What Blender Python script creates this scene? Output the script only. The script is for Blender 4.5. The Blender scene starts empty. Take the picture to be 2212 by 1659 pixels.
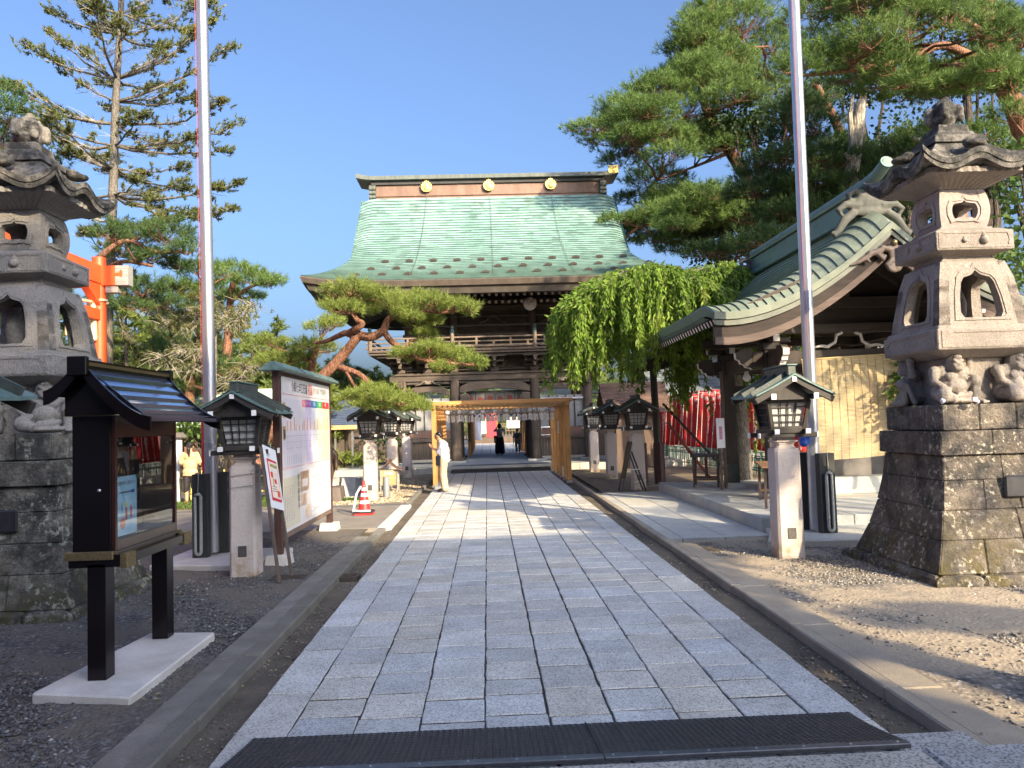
import bpy, bmesh, math, random
import numpy as np
from mathutils import Vector, Matrix, Euler

random.seed(7)
rng = np.random.default_rng(11)
PI = math.pi
SC = bpy.context.scene
COL = SC.collection

# ------------------------------------------------------------------ camera
CAMH = 1.85
_yaw, _pitch, _roll = math.radians(1.93), math.radians(2.86), math.radians(1.8)
_f = Vector((math.sin(_yaw)*math.cos(_pitch), math.cos(_yaw)*math.cos(_pitch), math.sin(_pitch)))
_r0 = Vector((math.cos(_yaw), -math.sin(_yaw), 0.0)); _u0 = _r0.cross(_f)
_r = _r0*math.cos(_roll) - _u0*math.sin(_roll); _u = _r.cross(_f)
cam = bpy.data.cameras.new('camera'); camo = bpy.data.objects.new('camera', cam); COL.objects.link(camo)
m3 = Matrix((_r, _u, -_f)).transposed()
camo.matrix_world = Matrix.Translation((0, 0, CAMH)) @ m3.to_4x4()
cam.sensor_fit = 'HORIZONTAL'; cam.sensor_width = 36.0
cam.lens = 36.0*1662.0/2212.0
cam.clip_end = 3000; cam.clip_start = 0.05
SC.camera = camo

# ------------------------------------------------------------------ sky, sun, exposure
SUN_EL = math.radians(25.0)
_sx, _sy = 0.545, -0.8385
SUNV = Vector((_sx*math.cos(SUN_EL), _sy*math.cos(SUN_EL), math.sin(SUN_EL))).normalized()
W = bpy.data.worlds.new('World'); SC.world = W; W.use_nodes = True
wn = W.node_tree.nodes; wl = W.node_tree.links
bg = wn['Background']; sky = wn.new('ShaderNodeTexSky'); sky.sky_type = 'NISHITA'
sky.sun_disc = False; sky.sun_elevation = SUN_EL; sky.sun_rotation = math.atan2(_sx, _sy)
sky.altitude = 50; sky.air_density = 0.85; sky.dust_density = 7.5; sky.ozone_density = 5.2
wl.new(sky.outputs[0], bg.inputs[0]); bg.inputs[1].default_value = 0.15
sun = bpy.data.lights.new('sun', 'SUN'); suno = bpy.data.objects.new('sun', sun); COL.objects.link(suno)
sun.energy = 4.4; sun.angle = math.radians(0.53); sun.color = (1.0, 0.81, 0.54)
suno.rotation_euler = SUNV.to_track_quat('Z', 'Y').to_euler(); suno.location = (20, -30, 30)
SC.view_settings.view_transform = 'Standard'; SC.view_settings.look = 'None'
SC.view_settings.exposure = 1.3; SC.view_settings.gamma = 1.0
SC.view_settings.use_curve_mapping = False

# ------------------------------------------------------------------ helpers: objects
def at(x, y, Y):
    """point on the plane at distance Y that the photograph shows at (x, y)"""
    d = _f*1662.0 + _r*(x-1106.0) - _u*(y-829.5)
    t = Y/d.y
    return Vector((d.x*t, Y, CAMH + d.z*t))

def tag(o, label=None, cat=None, group=None, kind=None):
    if label: o['label'] = label
    if cat: o['category'] = cat
    if group: o['group'] = group
    if kind: o['kind'] = kind
    return o

def thing(name, label, cat, loc=(0, 0, 0), group=None, rz=0.0):
    o = bpy.data.objects.new(name, None); COL.objects.link(o)
    o.location = loc; o.rotation_euler = (0, 0, rz); o.empty_display_size = 0.2
    return tag(o, label, cat, group)

def rootloc(o):
    v = Vector((0, 0, 0))
    while o is not None:
        v += o.location; o = o.parent
    return v

class MB:
    def __init__(s): s.v = []; s.f = []
    def add(s, vs, fs):
        b = len(s.v); s.v += [tuple(p) for p in vs]; s.f += [tuple(i+b for i in f) for f in fs]; return s
    def box(s, x0, x1, y0, y1, z0, z1):
        return s.add([(x0,y0,z0),(x1,y0,z0),(x1,y1,z0),(x0,y1,z0),(x0,y0,z1),(x1,y0,z1),(x1,y1,z1),(x0,y1,z1)],
              [(0,3,2,1),(4,5,6,7),(0,1,5,4),(1,2,6,5),(2,3,7,6),(3,0,4,7)])
    def obox(s, c, d, rot=(0, 0, 0)):
        R = Euler(rot).to_matrix(); c = Vector(c); h = Vector(d)*0.5
        vs = [c + R @ Vector((h.x*a, h.y*b, h.z*e)) for e in (-1, 1) for a, b in ((-1,-1),(1,-1),(1,1),(-1,1))]
        return s.add(vs, [(0,3,2,1),(4,5,6,7),(0,1,5,4),(1,2,6,5),(2,3,7,6),(3,0,4,7)])
    def bar(s, p, q, w, h, up=(0, 0, 1)):
        p = Vector(p); q = Vector(q); d = (q-p).normalized(); u = Vector(up)
        r = d.cross(u)
        if r.length < 1e-4: r = d.cross(Vector((1, 0, 0)))
        r.normalize(); u = r.cross(d)
        vs = []
        for e in (p, q):
            for a, b in ((-1,-1),(1,-1),(1,1),(-1,1)): vs.append(e + r*(a*w/2) + u*(b*h/2))
        return s.add(vs, [(0,3,2,1),(4,5,6,7),(0,1,5,4),(1,2,6,5),(2,3,7,6),(3,0,4,7)])
    def tube(s, pts, r, n=8, cap=True):
        pts = [Vector(p) for p in pts]; k = len(pts)
        rs = [r]*k if not hasattr(r, '__len__') else r
        ref = None; vs = []
        for i, p in enumerate(pts):
            d = (pts[min(i+1, k-1)] - pts[max(i-1, 0)])
            if d.length < 1e-9: d = Vector((0, 0, 1))
            d.normalize()
            if ref is None:
                a = Vector((0, 0, 1)) if abs(d.z) < .9 else Vector((1, 0, 0))
                ref = d.cross(a).normalized()
            ref = (ref - d*ref.dot(d))
            if ref.length < 1e-6: ref = d.orthogonal()
            ref.normalize(); b = d.cross(ref)
            for j in range(n):
                t = 2*PI*j/n; vs.append(p + (ref*math.cos(t) + b*math.sin(t))*rs[i])
        fs = []
        for i in range(k-1):
            for j in range(n):
                j2 = (j+1) % n; fs.append((i*n+j, i*n+j2, (i+1)*n+j2, (i+1)*n+j))
        if cap: fs.append(tuple(range(n-1, -1, -1))); fs.append(tuple((k-1)*n+j for j in range(n)))
        return s.add(vs, fs)
    def lathe(s, prof, c=(0, 0, 0), n=16):
        vs = []; c = Vector(c)
        for r, z in prof:
            for j in range(n):
                t = 2*PI*(j+.5)/n; vs.append(c + Vector((r*math.cos(t), r*math.sin(t), z)))
        k = len(prof); fs = []
        for i in range(k-1):
            for j in range(n):
                j2 = (j+1) % n; fs.append((i*n+j, i*n+j2, (i+1)*n+j2, (i+1)*n+j))
        fs.append(tuple(range(n-1, -1, -1))); fs.append(tuple((k-1)*n+j for j in range(n)))
        return s.add(vs, fs)
    def ell(s, c, r, n=10, m=7, rot=None):
        c = Vector(c); vs = []; R = Euler(rot).to_matrix() if rot else None
        for i in range(m+1):
            ph = PI*i/m
            for j in range(n):
                t = 2*PI*j/n
                p = Vector((r[0]*math.sin(ph)*math.cos(t), r[1]*math.sin(ph)*math.sin(t), r[2]*math.cos(ph)))
                vs.append(c + (R @ p if R else p))
        fs = [(i*n+j, i*n+(j+1) % n, (i+1)*n+(j+1) % n, (i+1)*n+j) for i in range(m) for j in range(n)]
        return s.add(vs, fs)
    def prism(s, poly, plane, a, b):
        k = len(poly)
        f = {'xz': lambda p, t: (p[0], t, p[1]), 'yz': lambda p, t: (t, p[0], p[1]), 'xy': lambda p, t: (p[0], p[1], t)}[plane]
        vs = [f(p, a) for p in poly] + [f(p, b) for p in poly]
        fs = [tuple(range(k)), tuple(range(2*k-1, k-1, -1))] + [(i, (i+1) % k, k+(i+1) % k, k+i) for i in range(k)]
        return s.add(vs, fs)
    def rects(s, rings, c=(0, 0), caps=True):
        vs = []
        for z, hx, hy in rings:
            vs += [(c[0]-hx, c[1]-hy, z), (c[0]+hx, c[1]-hy, z), (c[0]+hx, c[1]+hy, z), (c[0]-hx, c[1]+hy, z)]
        fs = [(i*4+j, i*4+(j+1) % 4, i*4+4+(j+1) % 4, i*4+4+j) for i in range(len(rings)-1) for j in range(4)]
        if caps: fs += [(3,2,1,0), tuple(len(vs)-4+j for j in range(4))]
        return s.add(vs, fs)
    def grid(s, fn, nu, nv, close=False):
        vs = [fn(i/nu, j/nv) for j in range(nv+1) for i in range(nu+1)]
        fs = [(j*(nu+1)+i, j*(nu+1)+i+1, (j+1)*(nu+1)+i+1, (j+1)*(nu+1)+i) for j in range(nv) for i in range(nu)]
        return s.add(vs, fs)
    def move(s, fn):
        s.v = [tuple(fn(*p)) for p in s.v]; return s

def ray_poly(poly, c, d):
    best = None
    for i in range(len(poly)):
        ax, ay = poly[i]; bx, by = poly[(i+1) % len(poly)]
        ex, ey = bx-ax, by-ay; den = d[0]*ey - d[1]*ex
        if abs(den) < 1e-12: continue
        t = ((ax-c[0])*ey - (ay-c[1])*ex)/den; u = ((ax-c[0])*d[1] - (ay-c[1])*d[0])/den
        if t > 0 and -1e-6 <= u <= 1+1e-6 and (best is None or t > best): best = t
    return best or 0.0

def ringpanel(mb, outer, inner, O, ex, ey, en, th, n=36, angs=None):
    """a flat slab with a hole: outer/inner outlines (2d), basis O,ex,ey, thickness th along en"""
    cx = sum(p[0] for p in inner)/len(inner); cy = sum(p[1] for p in inner)/len(inner)
    A = sorted([math.atan2(p[1]-cy, p[0]-cx) for p in outer] + [2*PI*i/n - PI + .001 for i in range(n)])
    O = Vector(O); ex = Vector(ex); ey = Vector(ey); en = Vector(en)
    vs = []
    for a in A:
        d = (math.cos(a), math.sin(a)); ro = ray_poly(outer, (cx, cy), d); ri = ray_poly(inner, (cx, cy), d)
        for r, k in ((ro, 0), (ri, 0), (ri, 1), (ro, 1)):
            x, y = cx+d[0]*r, cy+d[1]*r
            vs.append(O + ex*x + ey*y - en*(th*k))
    m = len(A); fs = []
    for i in range(m):
        j = (i+1) % m
        for k in range(4):
            k2 = (k+1) % 4; fs.append((i*4+k, j*4+k, j*4+k2, i*4+k2))
    return mb.add(vs, fs)

def mesh_from(mb, name, off=Vector((0, 0, 0)), recalc=True):
    me = bpy.data.meshes.new(name)
    me.from_pydata([(p[0]-off.x, p[1]-off.y, p[2]-off.z) for p in mb.v], [], mb.f)
    if recalc and len(mb.f) < 60000:
        bm = bmesh.new(); bm.from_mesh(me)
        bmesh.ops.recalc_face_normals(bm, faces=bm.faces); bm.to_mesh(me); bm.free()
    return me

def finish(o, smooth=False, bevel=0.0, segs=1):
    me = o.data
    if smooth:
        me.polygons.foreach_set('use_smooth', [True]*len(me.polygons))
        if smooth != 'all':
            try: me.set_sharp_from_angle(angle=math.radians(40))
            except Exception: pass
    if bevel:
        b = o.modifiers.new('bevel', 'BEVEL'); b.width = bevel; b.segments = segs
        b.limit_method = 'ANGLE'; b.angle_limit = math.radians(35)
    return o

def part(mb, name, mat, parent, smooth=False, bevel=0.0, label=None, kind=None, local=False, segs=1):
    off = Vector((0, 0, 0)) if local else rootloc(parent)
    o = bpy.data.objects.new(name, mesh_from(mb, name, off)); COL.objects.link(o)
    o.data.materials.append(mat); o.parent = parent
    if label: o['label'] = label
    if kind: o['kind'] = kind
    return finish(o, smooth, bevel, segs)

def single(mb, name, mat, label, cat, group=None, smooth=False, bevel=0.0):
    xs = [p[0] for p in mb.v]; ys = [p[1] for p in mb.v]; zs = [p[2] for p in mb.v]
    off = Vector(((min(xs)+max(xs))/2, (min(ys)+max(ys))/2, min(zs)))
    o = bpy.data.objects.new(name, mesh_from(mb, name, off)); COL.objects.link(o)
    o.location = off; o.data.materials.append(mat); tag(o, label, cat, group)
    return finish(o, smooth, bevel)

def struct(mb, name, mat, smooth=False, bevel=0.0):
    o = bpy.data.objects.new(name, mesh_from(mb, name)); COL.objects.link(o)
    o.data.materials.append(mat); o['kind'] = 'structure'
    return finish(o, smooth, bevel)

def inst(src, parent, loc=None, scale=None, rz=None, name=None):
    """another part that shares src's mesh"""
    c = src.copy(); COL.objects.link(c); c.parent = parent
    if loc is not None: c.location = loc
    if scale is not None: c.scale = scale
    if rz is not None: c.rotation_euler = (0, 0, rz)
    return c

def dup(o, loc=None, rz=None, label=None, group=None, parent=None, scale=None):
    c = o.copy(); COL.objects.link(c); c.parent = parent
    if loc is not None: c.location = loc
    if rz is not None: c.rotation_euler = (0, 0, rz)
    if scale is not None: c.scale = scale
    if label: c['label'] = label
    if group: c['group'] = group
    for ch in list(o.children):
        dup(ch, parent=c)
    return c

def npmesh(name, V, F, mat, parent=None, kind=None, smooth=False, top=None):
    """fast mesh: V (n,3), F (m,k)"""
    V = np.asarray(V, dtype=np.float32); F = np.asarray(F, dtype=np.int32)
    off = rootloc(parent) if parent is not None else Vector((0, 0, 0))
    V = V - np.array(off, dtype=np.float32)
    me = bpy.data.meshes.new(name); k = F.shape[1]
    me.vertices.add(len(V)); me.vertices.foreach_set('co', V.ravel())
    me.loops.add(F.size); me.loops.foreach_set('vertex_index', F.ravel())
    me.polygons.add(len(F)); me.polygons.foreach_set('loop_start', np.arange(0, F.size, k, dtype=np.int32))
    try: me.polygons.foreach_set('loop_total', np.full(len(F), k, dtype=np.int32))
    except Exception: pass
    me.update(calc_edges=True)
    me.materials.append(mat)
    if smooth: me.polygons.foreach_set('use_smooth', np.ones(len(F), dtype=bool))
    o = bpy.data.objects.new(name, me); COL.objects.link(o); o.parent = parent
    if kind: o['kind'] = kind
    return o

def sculpt(mb, name, mat, parent, voxel=0.02, smooth=2, local=False, label=None, top=None):
    """fuse overlapping lumps into one carved continuous surface"""
    tmp = bpy.data.objects.new('tmp', mesh_from(mb, 'tmp')); COL.objects.link(tmp)
    r = tmp.modifiers.new('r', 'REMESH'); r.mode = 'VOXEL'; r.voxel_size = voxel
    if smooth:
        s = tmp.modifiers.new('s', 'SMOOTH'); s.factor = .5; s.iterations = smooth
    dg = bpy.context.evaluated_depsgraph_get(); dg.update()
    me = bpy.data.meshes.new_from_object(tmp.evaluated_get(dg)); me.name = name
    bpy.data.objects.remove(tmp)
    if not local and parent is not None:
        me.transform(Matrix.Translation(-rootloc(parent)))
    me.materials.clear(); me.materials.append(mat)
    me.polygons.foreach_set('use_smooth', [True]*len(me.polygons))
    o = bpy.data.objects.new(name, me); COL.objects.link(o); o.parent = parent
    if label: o['label'] = label
    return o

def text(s, size, mat, parent, O, ex, ey, name='lettering', line=0.95, align='CENTER', wscale=1.0, depth=0.001):
    cu = bpy.data.curves.new('t', 'FONT'); cu.body = s; cu.size = size; cu.space_line = line
    cu.align_x = align; cu.align_y = 'CENTER'; cu.resolution_u = 2
    to = bpy.data.objects.new('t', cu); COL.objects.link(to)
    dg = bpy.context.evaluated_depsgraph_get(); dg.update()
    me = bpy.data.meshes.new_from_object(to.evaluated_get(dg)); me.name = name
    bpy.data.objects.remove(to)
    O = Vector(O) - (rootloc(parent) if parent else Vector((0, 0, 0))); ex = Vector(ex); ey = Vector(ey)
    for v in me.vertices:
        v.co = O + ex*(v.co.x*wscale) + ey*v.co.y
    me.materials.clear(); me.materials.append(mat)
    o = bpy.data.objects.new(name, me); COL.objects.link(o); o.parent = parent
    return o

# ------------------------------------------------------------------ helpers: materials
def _nt(name):
    m = bpy.data.materials.new(name); m.use_nodes = True
    n = m.node_tree.nodes; l = m.node_tree.links
    return m, n, l, n['Principled BSDF']

def _c(c): return (c[0], c[1], c[2], 1.0)

def _coord(n, l, stretch=(1, 1, 1), world=False):
    if world:
        g = n.new('ShaderNodeNewGeometry'); out = g.outputs['Position']
    else:
        t = n.new('ShaderNodeTexCoord'); out = t.outputs['Object']
    mp = n.new('ShaderNodeMapping'); mp.inputs['Scale'].default_value = stretch
    l.new(out, mp.inputs[0]); return mp.outputs[0]

def _noise(n, l, co, scale, detail=5, rough=.6):
    t = n.new('ShaderNodeTexNoise'); t.inputs['Scale'].default_value = scale
    t.inputs['Detail'].default_value = detail; t.inputs['Roughness'].default_value = rough
    l.new(co, t.inputs['Vector']); return t.outputs[0]

def _ramp(n, l, fac, stops):
    r = n.new('ShaderNodeValToRGB'); e = r.color_ramp.elements
    while len(e) > 1: e.remove(e[0])
    e[0].position = stops[0][0]; e[0].color = _c(stops[0][1])
    for p, c in stops[1:]:
        k = e.new(p); k.color = _c(c)
    l.new(fac, r.inputs[0]); return r.outputs[0]

def _mix(n, l, a, b, fac, mode='MIX'):
    m = n.new('ShaderNodeMix'); m.data_type = 'RGBA'; m.blend_type = mode
    for s, v in ((m.inputs[6], a), (m.inputs[7], b), (m.inputs[0], fac)):
        if hasattr(v, 'links'): l.new(v, s)
        elif isinstance(v, (int, float)): s.default_value = v
        else: s.default_value = _c(v)
    return m.outputs[2]

def _bump(n, l, bsdf, h, strength, dist=.01, prev=None):
    b = n.new('ShaderNodeBump'); b.inputs['Strength'].default_value = strength; b.inputs['Distance'].default_value = dist
    l.new(h, b.inputs['Height'])
    if prev is not None: l.new(prev, b.inputs['Normal'])
    l.new(b.outputs[0], bsdf.inputs['Normal']); return b.outputs[0]

def _rand(n, l, col, amt):
    oi = n.new('ShaderNodeObjectInfo')
    mr = n.new('ShaderNodeMapRange'); mr.inputs[3].default_value = 1-amt; mr.inputs[4].default_value = 1+amt
    l.new(oi.outputs['Random'], mr.inputs[0])
    hs = n.new('ShaderNodeHueSaturation'); l.new(mr.outputs[0], hs.inputs['Value']); l.new(col, hs.inputs['Color'])
    return hs.outputs[0]

def M(name, c1, c2=None, rough=.7, metal=0.0, scale=4, bump=.0, bscale=60, stretch=(1, 1, 1), rand=0.0, world=False,
      fine=.0, spec=None, dist=.01, coat=0.0):
    m, n, l, b = _nt(name)
    co = _coord(n, l, stretch, world)
    if c2 is None: c2 = tuple(min(1, x*1.25) for x in c1)
    col = _ramp(n, l, _noise(n, l, co, scale), [(.32, c1), (.68, c2)])
    if fine:
        fn = _noise(n, l, co, bscale, 3)
        g = _ramp(n, l, fn, [(.3, (1-fine,)*3), (.7, (1+fine*.5,)*3)])
        col = _mix(n, l, col, g, 1.0, 'MULTIPLY')
    if rand: col = _rand(n, l, col, rand)
    l.new(col, b.inputs['Base Color'])
    b.inputs['Roughness'].default_value = rough; b.inputs['Metallic'].default_value = metal
    if spec is not None: b.inputs['Specular IOR Level'].default_value = spec
    if coat: b.inputs['Coat Weight'].default_value = coat; b.inputs['Coat Roughness'].default_value = .08
    if bump: _bump(n, l, b, _noise(n, l, co, bscale, 4), bump, dist)
    return m

def M_wood(name, c1, c2, axis='z', rough=.75, rand=.12, bump=.35, fr=24):
    st = {'z': (fr, fr, 1.2), 'x': (1.2, fr, fr), 'y': (fr, 1.2, fr)}[axis]
    m, n, l, b = _nt(name)
    co = _coord(n, l, st)
    big = _noise(n, l, _coord(n, l, (2, 2, 2)), 1.0, 3)
    gr = _noise(n, l, co, 1.0, 6, .65)
    col = _ramp(n, l, gr, [(.3, c1), (.7, c2)])
    col = _mix(n, l, col, _ramp(n, l, big, [(.3, (.75,)*3), (.7, (1.15,)*3)]), 1.0, 'MULTIPLY')
    if rand: col = _rand(n, l, col, rand)
    l.new(col, b.inputs['Base Color']); b.inputs['Roughness'].default_value = rough
    _bump(n, l, b, gr, bump, .006)
    return m

def M_stone(name, c1, c2, lichen=(.42, .43, .36), lam=.0, lsc=9, dark=(.03, .03, .028), dam=.0, dsc=3, moss=None, mz=(0, .5),
            bump=.5, rough=.85, pit=60):
    """weathered stone: two tones, dark crust, pale lichen spots, moss near the foot"""
    m, n, l, b = _nt(name)
    co = _coord(n, l, (1, 1, 1), True)
    col = _ramp(n, l, _noise(n, l, co, 2.2, 6), [(.3, c1), (.7, c2)])
    fine = _noise(n, l, co, pit, 4)
    col = _mix(n, l, col, _ramp(n, l, fine, [(.32, (.6,)*3), (.55, (1.05,)*3)]), 1.0, 'MULTIPLY')
    if dam:
        k = _ramp(n, l, _noise(n, l, co, dsc, 8, .7), [(.5-.25*dam, (1,)*3), (.56-.1*dam+.08, (0,)*3)])
        col = _mix(n, l, col, dark, k)
    if moss:
        sp = n.new('ShaderNodeSeparateXYZ'); l.new(co, sp.inputs[0])
        mr = n.new('ShaderNodeMapRange'); mr.inputs[1].default_value = mz[0]; mr.inputs[2].default_value = mz[1]
        mr.inputs[3].default_value = 1; mr.inputs[4].default_value = 0; l.new(sp.outputs[2], mr.inputs[0])
        mu = n.new('ShaderNodeMath'); mu.operation = 'MULTIPLY'
        l.new(mr.outputs[0], mu.inputs[0])
        l.new(_ramp(n, l, _noise(n, l, co, 5, 6), [(.42, (0,)*3), (.6, (1,)*3)]), mu.inputs[1])
        col = _mix(n, l, col, moss, mu.outputs[0])
    if lam:
        msk = _ramp(n, l, _noise(n, l, co, lsc, 9, .72), [(.60-.12*lam, (0,)*3), (.66-.12*lam, (1,)*3)])
        pat = _ramp(n, l, _noise(n, l, co, 1.9, 6), [(.58-.28*lam, (0,)*3), (.72-.26*lam, (1,)*3)])
        mm = n.new('ShaderNodeMath'); mm.operation = 'MULTIPLY'; l.new(msk, mm.inputs[0]); l.new(pat, mm.inputs[1])
        lc = _ramp(n, l, fine, [(.3, tuple(x*.75 for x in lichen)), (.7, lichen)])
        col = _mix(n, l, col, lc, mm.outputs[0])
    l.new(col, b.inputs['Base Color']); b.inputs['Roughness'].default_value = rough
    p = _bump(n, l, b, fine, bump, .012)
    _bump(n, l, b, _noise(n, l, co, 9, 6), bump*.9, .05, p)
    return m

def M_granite(name, base, warm=.0, rand=.1, rough=.72, sc=110, contrast=1.0):
    m, n, l, b = _nt(name)
    co = _coord(n, l, (1, 1, 1), True)
    v = n.new('ShaderNodeTexVoronoi'); v.inputs['Scale'].default_value = sc; l.new(co, v.inputs['Vector'])
    bw = n.new('ShaderNodeRGBToBW'); l.new(v.outputs['Color'], bw.inputs[0])
    lo = tuple(x*(1-.55*contrast) for x in base); hi = tuple(min(.95, x*(1+.28*contrast)) for x in base)
    col = _ramp(n, l, bw.outputs[0], [(.22, lo), (.42, base), (.75, hi)])
    blot = _noise(n, l, co, 3.0, 6)
    col = _mix(n, l, col, _ramp(n, l, blot, [(.3, (.8, .79, .77)), (.68, (1.06, 1.06, 1.06))]), 1.0, 'MULTIPLY')
    if rand:
        col = _rand(n, l, col, rand)
        oi = n.new('ShaderNodeObjectInfo'); wn_ = n.new('ShaderNodeTexWhiteNoise'); wn_.noise_dimensions = '1D'
        l.new(oi.outputs['Random'], wn_.inputs['W'])
        tint = _ramp(n, l, wn_.outputs['Value'], [(.0, (.94, .98, 1.05)), (.6, (1, 1, 1)), (1.0, (1.08, 1.02, .92))])
        col = _mix(n, l, col, tint, .8, 'MULTIPLY')
    l.new(col, b.inputs['Base Color']); b.inputs['Roughness'].default_value = rough
    _bump(n, l, b, bw.outputs[0], .25, .004)
    return m

def M_leaf(name, c1, c2, c3=None, trans=.35, nscale=.9, rough=.55, islands=.3):
    m, n, l, b = _nt(name)
    co = _coord(n, l, (1, 1, 1), True)
    stops = [(.3, c1), (.7, c2)] if c3 is None else [(.28, c1), (.58, c2), (.72, c3)]
    col = _ramp(n, l, _noise(n, l, co, nscale, 4), stops)
    g = n.new('ShaderNodeNewGeometry')
    mr = n.new('ShaderNodeMapRange'); mr.inputs[3].default_value = 1-islands; mr.inputs[4].default_value = 1+islands
    l.new(g.outputs['Random Per Island'], mr.inputs[0])
    hs = n.new('ShaderNodeHueSaturation'); l.new(mr.outputs[0], hs.inputs['Value']); l.new(col, hs.inputs['Color'])
    col = hs.outputs[0]
    l.new(col, b.inputs['Base Color']); b.inputs['Roughness'].default_value = rough
    b.inputs['Specular IOR Level'].default_value = .3
    t = n.new('ShaderNodeBsdfTranslucent'); l.new(col, t.inputs[0])
    mx = n.new('ShaderNodeMixShader'); mx.inputs[0].default_value = trans
    l.new(b.outputs[0], mx.inputs[1]); l.new(t.outputs[0], mx.inputs[2])
    l.new(mx.outputs[0], n['Material Output'].inputs[0])
    return m

def M_bark(name, c1, c2, sc=(7, 7, 2.2), bump=1.0):
    m, n, l, b = _nt(name)
    co = _coord(n, l, sc, True)
    v = n.new('ShaderNodeTexVoronoi'); v.inputs['Scale'].default_value = 1.6; v.feature = 'DISTANCE_TO_EDGE'
    nz = n.new('ShaderNodeTexNoise'); nz.inputs['Scale'].default_value = 2; l.new(co, nz.inputs['Vector'])
    ad = n.new('ShaderNodeVectorMath'); ad.operation = 'ADD'; l.new(co, ad.inputs[0]); l.new(nz.outputs['Color'], ad.inputs[1])
    l.new(ad.outputs[0], v.inputs['Vector'])
    col = _ramp(n, l, _noise(n, l, co, 1.3, 6), [(.3, c1), (.7, c2)])
    col = _mix(n, l, col, _ramp(n, l, v.outputs['Distance'], [(.0, (.35,)*3), (.12, (1,)*3)]), 1.0, 'MULTIPLY')
    l.new(col, b.inputs['Base Color']); b.inputs['Roughness'].default_value = .9
    _bump(n, l, b, v.outputs['Distance'], bump, .03)
    return m

def M_flat(name, c, rough=.6, metal=0.0, spec=None):
    m, n, l, b = _nt(name)
    b.inputs['Base Color'].default_value = _c(c); b.inputs['Roughness'].default_value = rough; b.inputs['Metallic'].default_value = metal
    if spec is not None: b.inputs['Specular IOR Level'].default_value = spec
    return m

def M_glass(name, tint=(.9, .95, .95), gloss=1.0):
    m, n, l, b = _nt(name)
    n.remove(b)
    tr = n.new('ShaderNodeBsdfTransparent'); tr.inputs[0].default_value = _c(tint)
    gl = n.new('ShaderNodeBsdfGlossy'); gl.inputs['Roughness'].default_value = .01
    fr = n.new('ShaderNodeFresnel'); gm = n.new('ShaderNodeNewGeometry')
    mr = n.new('ShaderNodeMapRange'); mr.inputs[3].default_value = 1.5; mr.inputs[4].default_value = 1/1.5
    l.new(gm.outputs['Backfacing'], mr.inputs[0]); l.new(mr.outputs[0], fr.inputs[0])
    mu = n.new('ShaderNodeMath'); mu.operation = 'MULTIPLY'; mu.inputs[1].default_value = 1.6*gloss; mu.use_clamp = True
    l.new(fr.outputs[0], mu.inputs[0])
    mx = n.new('ShaderNodeMixShader'); l.new(mu.outputs[0], mx.inputs[0]); l.new(tr.outputs[0], mx.inputs[1]); l.new(gl.outputs[0], mx.inputs[2])
    l.new(mx.outputs[0], n['Material Output'].inputs[0])
    return m
# ================================================================== GROUND
def M_gravel(name, lo, hi, sc=32, soil=None, soil_amt=.5, bump=.9):
    m, n, l, b = _nt(name)
    co = _coord(n, l, (1, 1, 1), True)
    v = n.new('ShaderNodeTexVoronoi'); v.inputs['Scale'].default_value = sc; l.new(co, v.inputs['Vector'])
    bw = n.new('ShaderNodeRGBToBW'); l.new(v.outputs['Color'], bw.inputs[0])
    col = _ramp(n, l, bw.outputs[0], [(.2, lo), (.65, hi), (.82, tuple(min(.7, x*2.2) for x in hi))])
    ed = _ramp(n, l, v.outputs['Distance'], [(.0, (1,)*3), (.6, (.45,)*3)])
    col = _mix(n, l, col, ed, 1.0, 'MULTIPLY')
    if soil:
        k = _ramp(n, l, _noise(n, l, co, .9, 6), [(.5-.2*soil_amt, (1,)*3), (.62-.05*soil_amt, (0,)*3)])
        fs = _ramp(n, l, _noise(n, l, co, 45, 4), [(.3, tuple(x*.7 for x in soil)), (.7, soil)])
        col = _mix(n, l, col, fs, k)
    l.new(col, b.inputs['Base Color']); b.inputs['Roughness'].default_value = .9
    p = _bump(n, l, b, v.outputs['Distance'], bump, .02)
    _bump(n, l, b, _noise(n, l, co, 3, 5), .5, .08, p)
    return m

SOIL = M('soil', (.10, .082, .062), (.17, .14, .105), .95, scale=3, bump=.8, bscale=70, fine=.35, world=True, dist=.02)
GRAV_D = M_gravel('gravel_dark', (.07, .07, .072), (.15, .15, .15), 30, (.15, .13, .105), .25)
GRAV_R = M_gravel('gravel_warm', (.15, .14, .125), (.29, .265, .23), 30, (.40, .33, .24), -.15, bump=.3)
GRAV_Y = M_gravel('gravel_yellow', (.26, .20, .12), (.50, .41, .27), 26)
ASPH = M('asphalt', (.20, .18, .155), (.27, .245, .21), .9, scale=2.0, bump=.5, bscale=160, fine=.25, world=True)
ASPH_D = M('asphalt_dark', (.10, .10, .10), (.15, .148, .14), .9, scale=1.2, bump=.5, bscale=140, fine=.25, world=True)
CONC = M('concrete_old', (.15, .142, .125), (.235, .225, .20), .9, scale=2.6, bump=.6, bscale=90, fine=.25, world=True)
CONC_L = M('concrete_pale', (.42, .40, .37), (.62, .60, .57), .85, scale=2.2, bump=.3, bscale=80, fine=.12, world=True)
SLABM = M_granite('paving_granite', (.49, .49, .475), rand=.13, contrast=.75)
CONC_S = M('concrete_sandy', (.27, .235, .185), (.38, .325, .25), .9, scale=2.2, bump=.5, bscale=90, fine=.25, world=True)
SLABW = M_granite('paving_pale', (.50, .50, .47), rand=.05, contrast=.5, sc=160)
JOINT = M('joint_soil', (.022, .021, .02), (.05, .046, .04), .95, scale=9, bump=.6, bscale=90, world=True)
RUBBER = M('rubber', (.018, .018, .02), (.03, .03, .033), .55, scale=8, bump=.3, bscale=90, rand=.1)

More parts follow.
